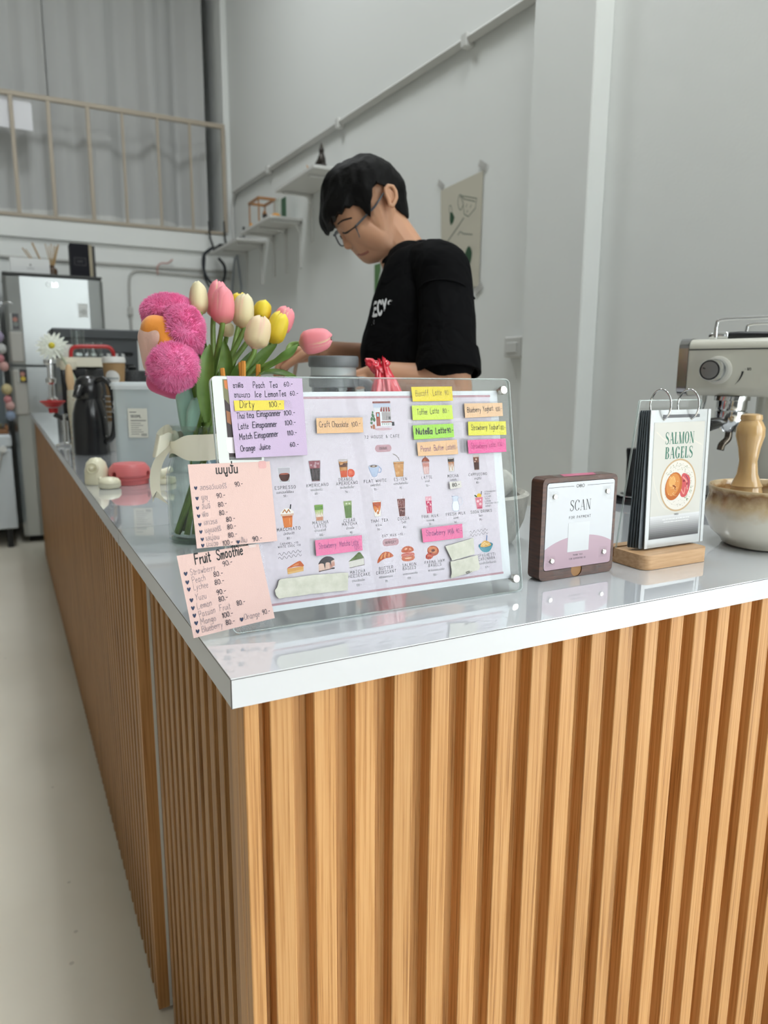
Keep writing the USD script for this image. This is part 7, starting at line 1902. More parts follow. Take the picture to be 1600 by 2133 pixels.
hp = headp()
t.add('head', side(hp, .006, .34), enamel, 25)
t.add('side_trim', side(hp.buffer(.0015), -.012, .0055), plain('dark_chrome', (0.40, 0.40, 0.41), 0.16, 1.0), 25)
t.add('groove', side(hp.intersection(sbox(-1, .2855, 1, .2873)).buffer(.0004), .0062, .339), plain('groove_dark', (0.08, 0.08, 0.07), 0.6))
ko = mf_.pt(.060, .250, 0)
t.add('knob_ring', lathe([(.0, .0003), (.0242, .0003), (.0246, .003), (.0226, .0042), (0, .0042)], ko, 48, mf_.n), plain('knob_ring_cream', (0.72, 0.71, 0.65), 0.2), 40)
kn = m3.CrossSection([[(math.cos(a) * r_, math.sin(a) * r_) for a, r_ in [(2 * math.pi * k / 96, (.0200 if k % 2 else .0189)) for k in range(96)]]])
kb = t.add('knob', Frame(ko, mf_.e, mf_.u).put(cat(m3.Manifold.extrude(kn, .013).translate((0, 0, .0043)), m3.Manifold.extrude(kn.scale((.93, .93)), .023).translate((0, 0, .0174)))), chrome)
kb.add('knob_face', lathe([(0, .0406), (.0150, .0406), (.0146, .0412), (.0, .0414)], ko, 40, mf_.n), plain('knob_face_grey', (0.30, 0.30, 0.31), 0.18, .9), 40)
kb.add('knob_rim', lathe([(.0148, .0406), (.0170, .0406), (.0168, .0418), (.0150, .0418)], ko, 40, mf_.n), black_gloss, 40)
kf = Frame(ko + mf_.n * .0417, mf_.e, mf_.u)
kb.add('pointer', kf.put(flat(affinity.rotate(sbox(-.0120, -.001, -.0075, .001), -18, origin=(0, 0)), .0)), black_plastic)
arc = Polygon([(.036 * math.cos(a) * 1.0, .036 * math.sin(a)) for a in np.linspace(-.75, -.05, 14)] + [((.036 + .0035 * (1 - abs(a + .05) / .75)) * math.cos(a), (.036 + .0035 * (1 - abs(a + .05) / .75)) * math.sin(a)) for a in np.linspace(-.05, -.75, 14)])
prn = unary_union([affinity.translate(arc, .004, 0), centre(pen('- 8/0', .0042, .16, .1), .050, .000)])
t.add('scale_print', Frame(ko + mf_.n * .0006, mf_.e, mf_.u).put(flat(prn, 0)), black_plastic)
t.add('cup_rail', tube(np.array([mf_.pt(*q) for q in spline([(.040, .305, -.03), (.040, .330, -.03), (.048, .339, -.03), (.10, .340, -.03), (.20, .340, -.03), (.285, .340, -.03), (.295, .334, -.03), (.296, .305, -.03)], 5)]), .0032, 8), chrome, True)
t.add('cup_rail', tube(np.array([mf_.pt(*q) for q in spline([(.040, .305, -.19), (.040, .330, -.19), (.048, .339, -.19), (.10, .340, -.19), (.20, .340, -.19), (.285, .340, -.19), (.295, .334, -.19), (.296, .305, -.19)], 5)]), .0032, 8), chrome, True)
t.add('lid_handle', tube(np.array([mf_.pt(*q) for q in [(.052, .312, -.06), (.075, .312, -.06), (.14, .311, -.06), (.150, .310, -.06)]]), [.007, .0075, .0055, .003], 10), black_plastic, True)
t.add('handle_ferrule', tube(np.array([mf_.pt(*q) for q in [(.018, .312, -.06), (.026, .3125, -.06), (.050, .3125, -.06), (.053, .3125, -.06)]]), [.005, .008, .0085, .007], 12), chrome, True)
t.add('tower', mf_.put(cat(*[slab(rrect(.105, -.215, .335, -.055, .03), 0, 1)]) if False else trimesh.Trimesh(np.column_stack([(m0 := slab(rrect(.105, -.215, .335, -.050, .03), .028, .2040)).vertices[:, 0], m0.vertices[:, 2], m0.vertices[:, 1]]), m0.faces[:, ::-1], process=False)), enamel, 25)
dm = slab(rrect(.02, -.215, .335, .01, .02), .0005, .0278)
t.add('drip_tray', mf_.put(trimesh.Trimesh(np.column_stack([dm.vertices[:, 0], dm.vertices[:, 2], dm.vertices[:, 1]]), dm.faces[:, ::-1], process=False)), plain('tray_dark', (0.06, 0.06, 0.06), 0.35, .4), 25)
gx, gz = .078, -.030
up = np.array([0, 0, 1.0])
t.add('group_head', lathe([(0, 0), (.024, 0), (.026, .004), (.026, .0185), (.030, .019), (.030, .0265), (0, .0265)], mf_.pt(gx, .178, gz), 32, up), chrome, 40)
pf2 = t.add('portafilter', lathe([(0, 0), (.014, 0), (.022, .010), (.0275, .020), (.0275, .036), (.024, .0365), (0, .0365)], mf_.pt(gx, .1415, gz), 32, up), chrome, 40)
pf2.add('spout', tube(np.array([mf_.pt(*q) for q in spline([(gx, .142, gz), (gx, .128, gz + .004), (gx - .006, .118, gz + .012), (gx - .008, .108, gz + .013)], 5)]), .0065, 10), plain('bronze_spout', (0.13, 0.11, 0.09), 0.15, .9), True)
pf2.add('grip', tube(np.array([mf_.pt(*q) for q in [(gx, .160, gz + .026), (gx, .160, gz + .04), (gx - .002, .159, gz + .06), (gx - .004, .157, gz + .10), (gx - .005, .156, gz + .113)]]), [.005, .006, .010, .012, .008], 12), black_gloss, True)
t.add('steam_wand', tube(np.array([mf_.pt(*q) for q in spline([(.030, .206, -.03), (.030, .19, -.025), (.028, .16, -.01), (.026, .12, .0), (.025, .06, .005)], 5)]), .0042, 8), chrome, True)

# ---------------------------------------------------------------- grey-lidded jar and red bag behind the menu stand
grey_lid = plain('grey_lid', (0.155, 0.165, 0.172), 0.4)
JX, JY = .365, .634
JX, JY = .345, .583
t = thing('glass_canister', 'tall glass canister with dark grey lid and grip behind the menu stand', 'canister', (JX, JY, ZT))
t.add('glass_body', lathe([(0, 0), (.036, 0), (.0385, .004), (.0385, .218), (.0365, .2185), (.0365, .006), (0, .005)], (JX, JY, ZT + .0005), 44), glass, 40)
t.add('contents', lathe([(0, 0), (.0355, 0), (.0355, .150), (.030, .156), (0, .158)], (JX, JY, ZT + .0062), 36), plain('brown_powder', (0.24, 0.145, 0.085), 0.9, bump=.5, bump_scale=300, var=.2, var_scale=120), 40)
t.add('collar', lathe([(.0389, .218), (.0408, .219), (.0408, .234), (.0385, .236), (.0350, .236), (.0350, .218)], (JX, JY, ZT + .0005), 44), grey_lid, 40)
t.add('neck', lathe([(.0345, .236), (.0375, .2365), (.0375, .250), (.0345, .250)], (JX, JY, ZT + .0005), 44), milky, 40)
t.add('lid', lathe([(0, .2502), (.0400, .2502), (.0415, .253), (.0415, .265), (.0395, .268), (0, .2685)], (JX, JY, ZT + .0005), 44), grey_lid, 40)
gdir = np.array([.888, -.46, 0])
gp = [np.array([JX, JY, 0]) + gdir * a + np.array([0, 0, ZT + z]) for a, z in ((.040, .228), (.054, .226), (.062, .210), (.063, .15), (.058, .09), (.039, .075))]
t.add('grip', tube(spline(gp, 5), .0085, 10), plain('grey_grip', (0.22, 0.235, 0.25), 0.45), True)
t.add('print', None or lathe([(.0387, .20), (.0388, .20), (.0388, .206), (.0387, .206)], (JX, JY, ZT + .0005), 44), milky)

red_film = M('red_film', {'p': ('principled_bsdf', {'base_color': (0.62, 0.012, 0.035), 'roughness': 0.22, 'coat_weight': 0.5, 'specular_ior_level': 0.7})})
RX, RY = .452, .560
t = thing('red_bag', 'crumpled shiny red plastic bag behind the top of the menu stand', 'bag', (.50, .44, ZT))
rb = ball((0, 0, 0), 1.0, 4)
d = rb.vertices.copy()
crum = np.abs(meshkit.fbm(d * 2.3 + 5, 4, 2) - .5)
az = np.arctan2(d[:, 1], d[:, 0])
rad = 1 + .5 * crum + .07 * np.sin(az * 5 + 4 * d[:, 2]) + .06 * np.abs(np.sin(az * 9 - 6 * d[:, 2]))
v = d * rad[:, None] * [.034, .030, .118]
v[:, 2] += .118
v[v[:, 2] < .001, 2] = .001
topm = np.clip((v[:, 2] - .19) / .05, 0, 1)
v[:, :2] *= (1 - .45 * topm)[:, None]
v[:, 0] -= .010 * topm
rb.vertices[:] = v * [1, 1, 1.06] + [.413, .522, ZT + .0002]
t.add('bag', rb, red_film, 25)
tk = np.array([.400, .524, ZT + .252])
kn_ = hulls([[(tk + [.004, 0, -.006], .010), (tk + [-.010, .006, .004], .009)], [(tk + [-.010, .006, .004], .009), (tk + [-.017, .008, .010], .004)], [(tk + [.004, 0, -.006], .010), (tk + [.010, -.004, .004], .005)]], .003, 1)
kn_.vertices[:] = kn_.vertices + kn_.vertex_normals * ((meshkit.fbm(kn_.vertices * 120, 3, 3) - .5) * .012)[:, None]
t.add('knot', kn_, red_film, 25)

# ---------------------------------------------------------------- the barista
skin = M('skin', {'p': ('principled_bsdf', {'base_color': (0.52, 0.275, 0.165), 'roughness': 0.5, 'subsurface_weight': 0.12, 'subsurface_scale': 0.006, 'subsurface_radius': (1, .35, .2), 'specular_ior_level': 0.4})})
hair_m = M('black_hair', {'g': ('texture_coordinate', {}), 'n': ('noise_texture', {'scale': 70.0, 'detail': 4}), 'b': ('bump', {'strength': 0.5, 'distance': 0.003}), 'p': ('principled_bsdf', {'base_color': (0.004, 0.0038, 0.0038), 'roughness': 0.6, 'specular_ior_level': 0.12})},
           [('g.object', 'n.vector'), ('n.fac', 'b.height'), ('b.normal', 'p.normal')])
shirt_m = M('black_cotton', {'g': ('texture_coordinate', {}), 'n': ('noise_texture', {'scale': 14.0, 'detail': 3, 'distortion': 1.5}), 'b': ('bump', {'strength': 0.5, 'distance': 0.012}), 'p': ('principled_bsdf', {'base_color': (0.0035, 0.0035, 0.0040), 'roughness': 0.85, 'specular_ior_level': 0.08})},
            [('g.object', 'n.vector'), ('n.fac', 'b.height'), ('b.normal', 'p.normal')])
trouser_m = plain('dark_trousers', (0.02, 0.022, 0.03), 0.85)
shoe_m = plain('white_shoes', (0.6, 0.6, 0.58), 0.6)
LAT = np.array([-.461, -.887, 0.0])                           # towards his left
RGT = np.array([.888, -.46, 0.0])                             # behind him
V = lambda q, lat=0.0: np.array(q, float) + LAT * lat
bx, by = .700, .905
t = thing('person', 'person with short black hair and glasses in a black T-shirt looking down at their hands', 'person', (bx, by, 0))

HL = LAT * .97 + RGT * .22                                    # the head is turned a little towards the viewer
HL = HL / np.linalg.norm(HL)
Hd = lambda q, lat=0.0: np.array(q, float) + HL * lat
neck_head = [
    # skull
    [(Hd((0.6207, 1.0034, 1.5298), .014), .062), (Hd((0.6207, 1.0034, 1.5298), -.014), .062)],
    [(Hd((0.5857, 1.0193, 1.5191), .012), .056), (Hd((0.5857, 1.0193, 1.5191), -.012), .056)],
    [(Hd((0.6207, 1.0034, 1.5298), .012), .062), (Hd((0.5857, 1.0193, 1.5191), .012), .056)], [(Hd((0.6207, 1.0034, 1.5298), -.012), .062), (Hd((0.5857, 1.0193, 1.5191), -.012), .056)],
    # face
    [(Hd((0.5822, 1.0195, 1.5117), .012), .054), (Hd((0.5919, 1.0026, 1.4561), .018), .039)], [(Hd((0.5822, 1.0195, 1.5117), -.012), .054), (Hd((0.5919, 1.0026, 1.4561), -.018), .039)],
    [(Hd((0.6197, 1.0012, 1.5172), .016), .056), (Hd((0.6314, 0.9813, 1.4522), .032), .031)], [(Hd((0.6197, 1.0012, 1.5172), -.016), .056), (Hd((0.6314, 0.9813, 1.4522), -.032), .031)],
    [(Hd((0.5919, 1.0026, 1.4561), .018), .039), (Hd((0.6068, 0.9844, 1.4069), .010), .0225)], [(Hd((0.5919, 1.0026, 1.4561), -.018), .039), (Hd((0.6068, 0.9844, 1.4069), -.010), .0225)],
    [(Hd((0.6311, 0.9805, 1.4480), .034), .029), (Hd((0.6351, 0.9717, 1.4165), .030), .026), (Hd((0.6094, 0.9823, 1.4037), .010), .0215)], [(Hd((0.6311, 0.9805, 1.4480), -.034), .029), (Hd((0.6351, 0.9717, 1.4165), -.030), .026), (Hd((0.6094, 0.9823, 1.4037), -.010), .0215)],
    [(Hd((0.5994, 0.9961, 1.4436), .030), .032), (Hd((0.6247, 0.9796, 1.4280), .034), .030)], [(Hd((0.5994, 0.9961, 1.4436), -.030), .032), (Hd((0.6247, 0.9796, 1.4280), -.034), .030)],
    [(Hd((0.6094, 0.9823, 1.4037), .010), .0215), (Hd((0.6094, 0.9823, 1.4037), -.010), .0215)],
    # muzzle, lips, nose
    [(Hd((0.5975, 0.9921, 1.4204), .010), .024), (Hd((0.5975, 0.9921, 1.4204), -.010), .024)],
    [(Hd((0.5880, 0.9946, 1.4088), .008), .0078), (Hd((0.5880, 0.9946, 1.4088), -.008), .0078)], [(Hd((0.5930, 0.9902, 1.4005), .007), .0078), (Hd((0.5930, 0.9902, 1.4005), -.007), .0078)],
    [(Hd((0.5615, 1.0184, 1.4559)), .0085), (Hd((0.5674, 1.0084, 1.4234)), .0098)], [(Hd((0.5805, 1.0036, 1.4329)), .017), (Hd((0.5673, 1.0082, 1.4224)), .0103)],
    [(Hd((0.5758, 1.0038, 1.4224), .010), .0065), (Hd((0.5758, 1.0038, 1.4224), -.010), .0065)],
    # brow
    [(Hd((0.5603, 1.0208, 1.4643), .018), .0125), (Hd((0.5603, 1.0208, 1.4643), -.018), .0125)],
    # neck
    [(V((0.6421, 0.9788, 1.4669)), .050), (V((0.6730, 0.9494, 1.4041)), .053), (V((0.6917, 0.9291, 1.3549)), .062)],
]
torso = [
    [(V((0.6974, 0.9262, 1.3549), .03), .055), (V((0.7322, 0.9074, 1.3520), .150), .034)], [(V((0.6974, 0.9262, 1.3549), -.03), .055), (V((0.7275, 0.9099, 1.3520), -.150), .034)],
    [(V((0.6971, 0.9207, 1.3287), .07), .070), (V((0.6817, 0.9085, 1.2341), .06), .080), (V((0.6722, 0.8887, 1.1186), .06), .085), (V((0.6693, 0.8678, 1.0135), .06), .088)],
    [(V((0.6971, 0.9207, 1.3287), -.07), .070), (V((0.6817, 0.9085, 1.2341), -.06), .080), (V((0.6722, 0.8887, 1.1186), -.06), .085), (V((0.6693, 0.8678, 1.0135), -.06), .088)],
    [(V((0.6918, 0.9145, 1.2867), .06), .075), (V((0.6918, 0.9145, 1.2867), -.06), .075)], [(V((0.6741, 0.8878, 1.1186), .05), .084), (V((0.6741, 0.8878, 1.1186), -.05), .084)],
]
EL, WL = V((0.7315, 0.8567, 1.1126), .195), V((0.6037, 0.9288, 1.1391), .17)
ER, WR = V((0.6175, 0.9279, 1.1686), -.22), V((0.4980, 0.9948, 1.1909), -.10)
arms = [[(V((0.7341, 0.9038, 1.3394), .162), .036), (EL, .040)], [(EL, .040), (EL * .65 + WL * .35, .039), (WL, .026)],
        [(V((0.7265, 0.9077, 1.3394), -.162), .036), (ER, .040)], [(ER, .040), (ER * .65 + WR * .35, .038), (WR, .0255)]]


def hand(W, fwd, side, down, s=1.0, curl=.5):
    """Chains for a hand from the wrist W: fwd along the fingers, side towards the thumb, down the palm's face."""
    fwd, side, down = (np.asarray(a, float) / np.linalg.norm(a) for a in (fwd, side, down))
    ch = [[(W, .0235 * s)] + [(W + fwd * .045 * s, .020 * s)]]
    for k, (o, L) in enumerate(((.026, .070), (.009, .080), (-.009, .074), (-.025, .058))):
        b = W + fwd * .078 * s + side * o * s
        ch.append([(W + fwd * .03 * s + side * o * .6 * s, .014 * s), (b, .0105 * s)])
        d1 = fwd * math.cos(curl) + down * math.sin(curl)
        d2 = fwd * math.cos(curl * 2.1) + down * math.sin(curl * 2.1)
        d3 = fwd * math.cos(curl * 2.9) + down * math.sin(curl * 2.9)
        p1 = b + d1 * L * .45 * s
        p2 = p1 + d2 * L * .32 * s
        p3 = p2 + d3 * L * .23 * s
        ch.append([(b, .0100 * s), (p1, .0090 * s), (p2, .0080 * s), (p3, .0070 * s)])
    tb = W + fwd * .025 * s + side * .022 * s
    t1 = tb + (fwd * .6 + side * .55 + down * .45) * .036 * s
    t2 = t1 + (fwd * .85 + side * .05 + down * .55) * .030 * s
    t3 = t2 + (fwd * .9 - side * .2 + down * .5) * .022 * s
    ch.append([(tb, .015 * s), (t1, .0110 * s), (t2, .0095 * s), (t3, .0080 * s)])
    return ch


FW = -RGT
hr = hand(WR, FW * .93 + np.array([0, 0, -.10]), np.array([0, 0, .35]) + LAT * .9, np.array([0, 0, -1.0]) + FW * .15, .98, .62)
hl = hand(WL, FW * .9 + np.array([0, 0, -.25]) - LAT * .3, -LAT * .9 + np.array([0, 0, .3]), np.array([0, 0, -1.0]), .98, .5)
body = hulls(neck_head + torso + arms + hr + hl, .006, 9)
bd = t.add('body', body, skin, True)
# ear
ec, eu = Hd((0.6438, 0.9874, 1.5110), .077), np.array((0.6372, 0.9957, 1.5341)) - np.array((0.6465, 0.9806, 1.4858))
eu = eu / np.linalg.norm(eu)
ef = np.cross(eu, HL)
ear_pts = [(-.0, .029), (.012, .024), (.016, .010), (.013, -.006), (.004, -.018), (-.004, -.026), (-.011, -.022), (-.010, -.008), (-.012, .008), (-.010, .022)]
ef = ef if ef @ RGT > 0 else -ef
E3 = lambda x, y, z: ec + ef * x * .8 + eu * y * .8 + HL * z
er = hulls([[(E3(x, y, .002), .0042), (E3(x2, y2, .002), .0042)] for (x, y), (x2, y2) in zip(ear_pts, ear_pts[1:] + ear_pts[:1])] +
           [[(E3(-.004, .012, -.006), .010), (E3(-.003, -.012, -.006), .008)], [(E3(-.011, .0, -.001), .005), (E3(-.008, -.008, -.001), .005)], [(E3(.002, .018, -.001), .0035), (E3(.008, .004, -.001), .0035), (E3(.002, -.010, -.001), .0035)]], .003, 3)
t.add('ear', er, skin, True)
E4 = lambda x, y, z: ec - HL * .148 + ef * x * .8 + eu * y * .8 - HL * z
t.add('ear', hulls([[(E4(x, y, .002), .0042), (E4(x2, y2, .002), .0042)] for (x, y), (x2, y2) in zip(ear_pts, ear_pts[1:] + ear_pts[:1])] + [[(E4(-.004, .012, -.006), .010), (E4(-.003, -.012, -.006), .008)]], .003, 3), skin, True)
# hair: a thick cap cut away over face, ears and nape
def cap_half(s):
    return [[(Hd((0.6118, 1.0094, 1.5360), .018 * s), .0745), (Hd((0.5847, 1.0221, 1.5296), .012 * s), .0700)], [(Hd((0.6118, 1.0094, 1.5360), .018 * s), .0745), (Hd((0.6447, 0.9916, 1.5331), .014 * s), .0500)],
            [(Hd((0.6451, 0.9925, 1.5383), .014 * s), .0480), (Hd((0.6570, 0.9801, 1.5090), .018 * s), .0340), (Hd((0.6682, 0.9689, 1.4839), .016 * s), .0230)],
            [(Hd((0.5847, 1.0221, 1.5296), .012 * s), .0700), (Hd((0.5632, 1.0243, 1.4874), .020 * s), .0520), (Hd((0.5488, 1.0264, 1.4621), .022 * s), .0260)],
            [(Hd((0.6118, 1.0094, 1.5360), .018 * s), .0745), (Hd((0.6155, 0.9976, 1.4898), .050 * s), .0365)]]


hp_ = m3.Manifold.batch_boolean([m3.Manifold.batch_hull([m3.Manifold.sphere(r, 24).translate(tuple(map(float, p))) for p, r in pr]) for s in (1, -1) for ch in cap_half(s) for pr in zip(ch[:-1], ch[1:])]
                                + [m3.Manifold.batch_hull([m3.Manifold.sphere(r, 24).translate(tuple(map(float, Hd(p, l)))) for p, r, l in (((0.6118, 1.0094, 1.5360), .0745, .018), ((0.6118, 1.0094, 1.5360), .0745, -.018), ((0.5847, 1.0221, 1.5296), .07, .012), ((0.5847, 1.0221, 1.5296), .07, -.012), ((0.6447, 0.9916, 1.5331), .05, .014), ((0.6447, 0.9916, 1.5331), .05, -.014))])], m3.OpType.Add)
hm = cat(hp_.refine_to_length(.006))
hm.merge_vertices()
trimesh.smoothing.filter_taubin(hm, iterations=12)
nd = meshkit.fbm(hm.vertices * np.array([60, 60, 22]), 3, 4) - .5
hm.vertices[:] = hm.vertices + hm.vertex_normals * (nd * .010)[:, None]
hp_ = m3.Manifold(m3.Mesh(hm.vertices.astype(np.float32), hm.faces.astype(np.uint32)))
edge = [(0.5190, 1.0384, 1.4462), (0.5287, 1.0341, 1.4494), (0.5315, 1.0349, 1.4599), (0.5375, 1.0326, 1.4642), (0.5420, 1.0321, 1.4726), (0.5495, 1.0280, 1.4716), (0.5559, 1.0265, 1.4800), (0.5624, 1.0227, 1.4780), (0.5700, 1.0212, 1.4896), (0.5784, 1.0166, 1.4886), (0.5856, 1.0142, 1.4949), (0.5967, 1.0078, 1.4918), (0.6029, 1.0034, 1.4866), (0.6088, 0.9984, 1.4772), (0.6168, 0.9928, 1.4710), (0.6190, 0.9949, 1.4857), (0.6202, 0.9974, 1.5004), (0.6241, 0.9981, 1.5130), (0.6253, 1.0006, 1.5277), (0.6346, 0.9978, 1.5372), (0.6476, 0.9901, 1.5331), (0.6563, 0.9836, 1.5237), (0.6625, 0.9768, 1.5069), (0.6698, 0.9699, 1.4923), (0.6796, 0.9630, 1.4840), (0.6923, 0.9550, 1.4777), (0.7416, 0.9268, 1.4654), (0.7269, 0.8963, 1.2869), (0.4849, 1.0218, 1.2854), (0.4981, 1.0493, 1.4461)]
hf = Frame(Hd((0.6083, 1.0071, 1.5171)), RGT, (0, 0, 1))
e2 = [((np.array(q) - hf.o) @ hf.e, (np.array(q) - hf.o) @ hf.u) for q in edge]
cutter = hf.put(slab(Polygon(e2).buffer(0), -.2, .2))
cm = m3.Manifold(m3.Mesh(cutter.vertices.astype(np.float32), cutter.faces.astype(np.uint32)))
t.add('hair', cat(hp_ - cm), hair_m, 50)
# glasses
GX = LAT * .90 + RGT * .43
GX = GX / np.linalg.norm(GX)
gl_m = plain('grey_glasses', (0.16, 0.175, 0.20), 0.3, 0.5)
gcen = Hd((0.5663, 1.0135, 1.4444))
gdn = np.array((0.5778, 1.0005, 1.4119)) - np.array((0.5586, 1.0222, 1.4664))
gdn = gdn / np.linalg.norm(gdn)
gls = t.add('glasses', tube(np.array([gcen - GX * .008 - gdn * .006, gcen - gdn * .008 - np.array([.002, 0, 0]), gcen + GX * .008 - gdn * .006]), .0018, 6), gl_m, True)
for s in (-1, 1):
    cen = gcen + GX * .034 * s
    loop = np.array([cen + GX * .0255 * math.copysign(abs(math.cos(a)) ** .6, math.cos(a)) + gdn * (.0185 * math.copysign(abs(math.sin(a)) ** .7, math.sin(a)) + .002) + np.cross(GX, gdn) * 0 for a in np.linspace(0, 2 * math.pi, 33)[:-1]])
    gls.add('rim', tube(loop, .0018, 6, closed=True), gl_m, True)
    gls.add('lens', trimesh.Trimesh(np.vstack([loop, loop.mean(0)]), np.array([[i, (i + 1) % 32, 32] for i in range(32)]), process=False), pane('lens_glass_%d' % (s + 1), (0.93, 0.92, 0.96), .8, base=.10))
    hinge = cen + GX * s * .027 - gdn * .010
    gls.add('temple', tube(np.array([hinge, hinge + GX * s * .006 + (ec - hinge) * .0, hinge * .45 + (ec if s > 0 else ec - HL * .148) * .55 + GX * s * .003 + eu * .006, (ec if s > 0 else ec - HL * .148) + eu * .012 - ef * .012]), [.0022, .0026, .0024, .0020], 6), gl_m)
# eyes, brows, mouth line
dk = plain('dark_lash', (0.02, 0.014, 0.012), 0.6)
lip = plain('lip', (0.33, 0.12, 0.085), 0.5)
BT = trimesh.proximity.ProximityQuery(body) if False else None
from scipy.spatial import cKDTree
kd = cKDTree(body.vertices)


def snap(p, off=.0012):
    _, i = kd.query(p, 3)
    n = body.vertex_normals[i].mean(0)
    return body.vertices[i].mean(0) + n * off


for s in (1, -1):
    bd2 = [snap(Hd((0.5597, 1.0220, 1.4685), .018 * s)), snap(Hd((0.5685, 1.0181, 1.4717), .034 * s)), snap(Hd((0.5771, 1.0137, 1.4718), .044 * s))]
    t.add('eyebrow', tube(spline(bd2, 4), .0017, 6), dk, True)
    ey = [snap(Hd((0.5667, 1.0144, 1.4496), .018 * s), .0005), snap(Hd((0.5723, 1.0112, 1.4486), .030 * s), .001), snap(Hd((0.5831, 1.0065, 1.4529), .045 * s), .0005)]
    t.add('eyelid', tube(spline(ey, 4), .0021, 6), dk, True)
t.add('mouth', tube(spline([snap(Hd((0.6020, 0.9866, 1.4058), -.026), .0), snap(Hd((0.5876, 0.9937, 1.4036), 0), -.0005), snap(Hd((0.5951, 0.9896, 1.4026), .018), .0004), snap(Hd((0.6047, 0.9850, 1.4047), .028), .0)], 5), .0027, 6), lip, True)

shirt = [
    [(V((0.6882, 0.9316, 1.3580), .05), .064), (V((0.6882, 0.9316, 1.3580), -.05), .064)],
    [(V((0.6971, 0.9256, 1.3518), .06), .064), (V((0.7347, 0.9052, 1.3478), .160), .056)], [(V((0.6971, 0.9256, 1.3518), -.06), .064), (V((0.7316, 0.9062, 1.3446), -.165), .049)],
    [(V((0.6971, 0.9207, 1.3287), .080), .082), (V((0.6801, 0.9149, 1.2603), .078), .093), (V((0.6627, 0.9083, 1.1867), .070), .099), (V((0.6627, 0.8937, 1.1185), .070), .100), (V((0.6653, 0.8744, 1.0345), .070), .100)],
    [(V((0.6971, 0.9207, 1.3287), -.080), .082), (V((0.6801, 0.9149, 1.2603), -.078), .093), (V((0.6627, 0.9083, 1.1867), -.070), .099), (V((0.6627, 0.8937, 1.1185), -.070), .100), (V((0.6653, 0.8744, 1.0345), -.070), .100)],
    [(V((0.6971, 0.9207, 1.3287), .080), .082), (V((0.6971, 0.9207, 1.3287), -.080), .082)], [(V((0.6801, 0.9149, 1.2603), .075), .093), (V((0.6801, 0.9149, 1.2603), -.075), .093)], [(V((0.6627, 0.9083, 1.1867), .070), .099), (V((0.6627, 0.9083, 1.1867), -.070), .099)],
    [(V((0.6627, 0.8937, 1.1185), .070), .100), (V((0.6627, 0.8937, 1.1185), -.070), .100)], [(V((0.6653, 0.8744, 1.0345), .070), .100), (V((0.6653, 0.8744, 1.0345), -.070), .100)],
]
sleeves = [[(V((0.7363, 0.9035, 1.3436), .165), .056), (V((0.7358, 0.8827, 1.2449), .180), .058), (V((0.7299, 0.8705, 1.1735), .192), .060)],
           [(V((0.7316, 0.9062, 1.3446), -.165), .050), (V((0.6826, 0.9103, 1.2446), -.19), .056), (V((0.6408, 0.9221, 1.1981), -.20), .056)]]
sh = hulls(shirt + sleeves, .008, 10)
wv = meshkit.fbm(sh.vertices * np.array([14, 14, 5]), 3, 9) - .5
sh.vertices[:] = sh.vertices + sh.vertex_normals * (wv * .016)[:, None]
shm = t.add('t_shirt', sh, shirt_m, True)
# collar, sleeve hems, shoulder seam
cc0 = V((0.6797, 0.9461, 1.4052))
cdir = np.array((0.6951, 0.9263, 1.3497)) - np.array((0.6640, 0.9603, 1.4335))
ca, cb_, cz_ = basis(cdir)
shm.add('collar', tube(np.array([V((0.6777, 0.9469, 1.4041)) + LAT * .064 * math.cos(a) + (np.array((0.6352, 0.9645, 1.3829)) - np.array((0.7184, 0.9303, 1.4254))) * .5 * math.sin(a) for a in np.linspace(0, 2 * math.pi, 33)[:-1]]), .0072, 8, closed=True), shirt_m, True)
for s, (h0, h1, r_) in enumerate(((V((0.7310, 0.8728, 1.1872), .190), V((0.7272, 0.8649, 1.1409), .196), .063), (V((0.6542, 0.9178, 1.2108), -.197), V((0.6301, 0.9245, 1.1834), -.204), .060))):
    ax_ = (h1 - h0) / np.linalg.norm(h1 - h0)
    L_ = np.linalg.norm(h1 - h0)
    shm.add('sleeve_hem', lathe([(r_ * .96, 0), (r_ * 1.02, L_ * .5), (r_ * 1.03, L_), (r_ * .93, L_), (r_ * .86, L_ * .4)], h0, 40, ax_), shirt_m, 40)
ks = cKDTree(sh.vertices)
hem = [V((0.6854, 0.9259, 1.3244), .1) * 0 + q for q in (V((0.6966, 0.9147, 1.2993), .17), V((0.7103, 0.9112, 1.3162), .2), V((0.7345, 0.8997, 1.3216), .23), V((0.7618, 0.8826, 1.3081), .22), V((0.7810, 0.8682, 1.2872), .18))]
hem = [sh.vertices[ks.query(q)[1]] + sh.vertex_normals[ks.query(q)[1]] * .001 for q in hem]
shm.add('shoulder_seam', tube(spline(hem, 5), .0022, 6), shirt_m, True)
# chest print: laid on the shirt along his side
front_v = sh.vertices[(sh.vertex_normals @ LAT) > .02]
pk2 = cKDTree(np.column_stack([front_v @ RGT, front_v[:, 2]]))
SHO = V((0.6259, 0.9453, 1.2705))


def decal(g):
    m = flat(unary_union([p_.segmentize(.006) for p_ in polys(g)]), 0)
    m = m.subdivide_to_size(.008) if hasattr(m, 'subdivide_to_size') else m
    q = np.column_stack([m.vertices[:, 0] + SHO @ RGT, m.vertices[:, 1] + SHO[2]])
    dd, ii = pk2.query(q, 6)
    w = 1 / (dd + 1e-4)
    lat = ((front_v @ LAT)[ii] * w).sum(1) / w.sum(1)
    base = RGT[None] * q[:, :1] + LAT[None] * lat[:, None]
    base[:, 2] = q[:, 1]
    nrm = LAT * .9 - RGT * .4
    return trimesh.Trimesh(base + nrm * .0035, m.faces, process=False)


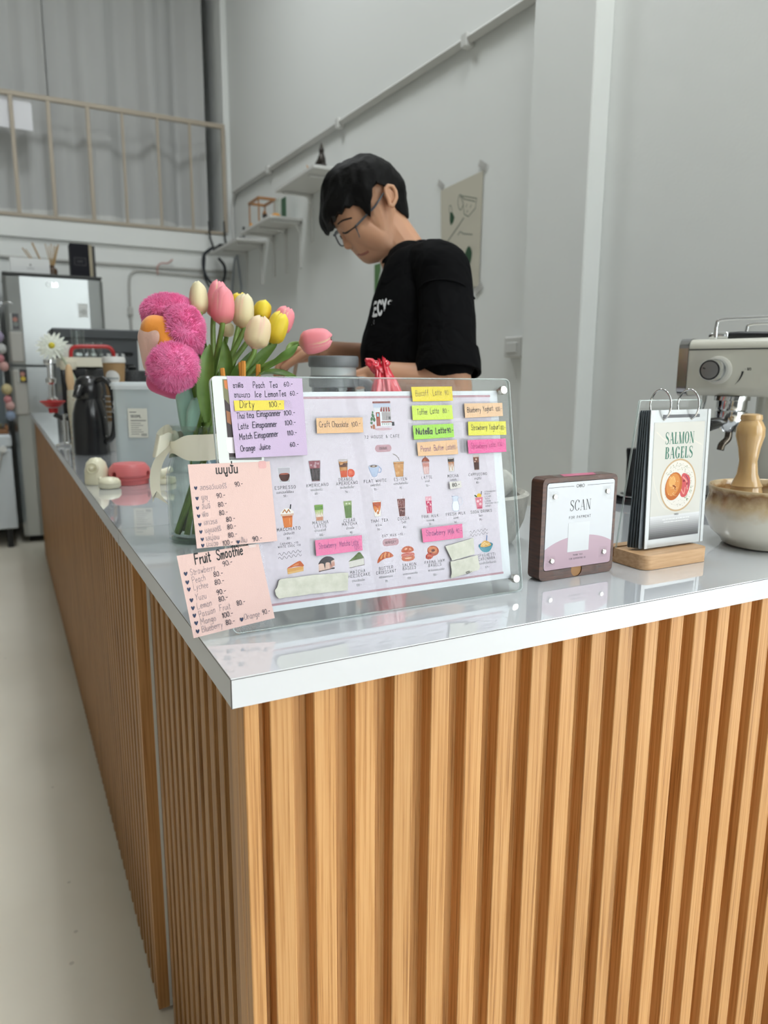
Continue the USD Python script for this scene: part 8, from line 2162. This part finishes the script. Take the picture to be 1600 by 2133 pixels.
PXM = 1.62 / 1515
word = affinity.skew(pen('NECY', .026, .26, .22), 12, 0, origin=(0, 0))
word = fit(word, (-31 * PXM, -14 * PXM), (9 * PXM, -8 * PXM))
ringg = rim_of(Point(12 * PXM, 10 * PXM).buffer(.0042), .0028)
white_print = plain('white_print', (0.75, 0.75, 0.76), 0.7)
shm.add('chest_lettering', decal(unary_union([word, ringg])), white_print)
shm.add('chest_lettering', decal(fit(pen('ONE U', .0085, .2, .3), (-31 * PXM, -31 * PXM), (-17 * PXM, -28 * PXM))), plain('grey_shirt_print', (0.25, 0.25, 0.26), 0.7))
# trousers and shoes (behind the counter)
hipz = .86
tr = []
for s in (1, -1):
    h_ = np.array([bx, by, 0]) + LAT * .085 * s
    tr += [[(h_ + [0, 0, hipz + .10], .098), (h_ + [0, 0, hipz], .100), (h_ + [0, 0, .48], .072), (h_ + [0, 0, .09], .056)]]
tr += [[(np.array([bx, by, hipz + .08]) + LAT * .07, .1), (np.array([bx, by, hipz + .08]) - LAT * .07, .1)]]
t.add('trousers', hulls(tr, .02, 4), trouser_m, True)
for s in (1, -1):
    h_ = np.array([bx, by, 0]) + LAT * .088 * s
    t.add('shoe', hulls([[(h_ + [0, 0, .045] + RGT * .04, .040), (h_ + [0, 0, .04] + FW * .08, .038), (h_ + [0, 0, .03] + FW * .16, .030)]], .01, 3).slice_plane((0, 0, .001), (0, 0, 1)), shoe_m, True)
# the pale spoon in the far hand
sp0 = WR + FW * .075 + np.array([0, 0, -.03])
t2 = thing('stirring_spoon', 'pale wooden spoon held in the barista\'s far hand', 'spoon', sp0)
t2.add('handle', tube(np.array([sp0 + [0, 0, .045] + RGT * .012, sp0 - [0, 0, .02], sp0 - [0, 0, .08] + FW * .012]), [.0042, .0046, .0042], 8), plain('pale_spoon', (0.62, 0.48, 0.34), 0.6), True)
t2.add('bowl', ball(sp0 - [0, 0, .095] + FW * .014, .014, 2, (1, .6, 1.3)), plain('pale_spoon_bowl', (0.6, 0.46, 0.32), 0.6), True)
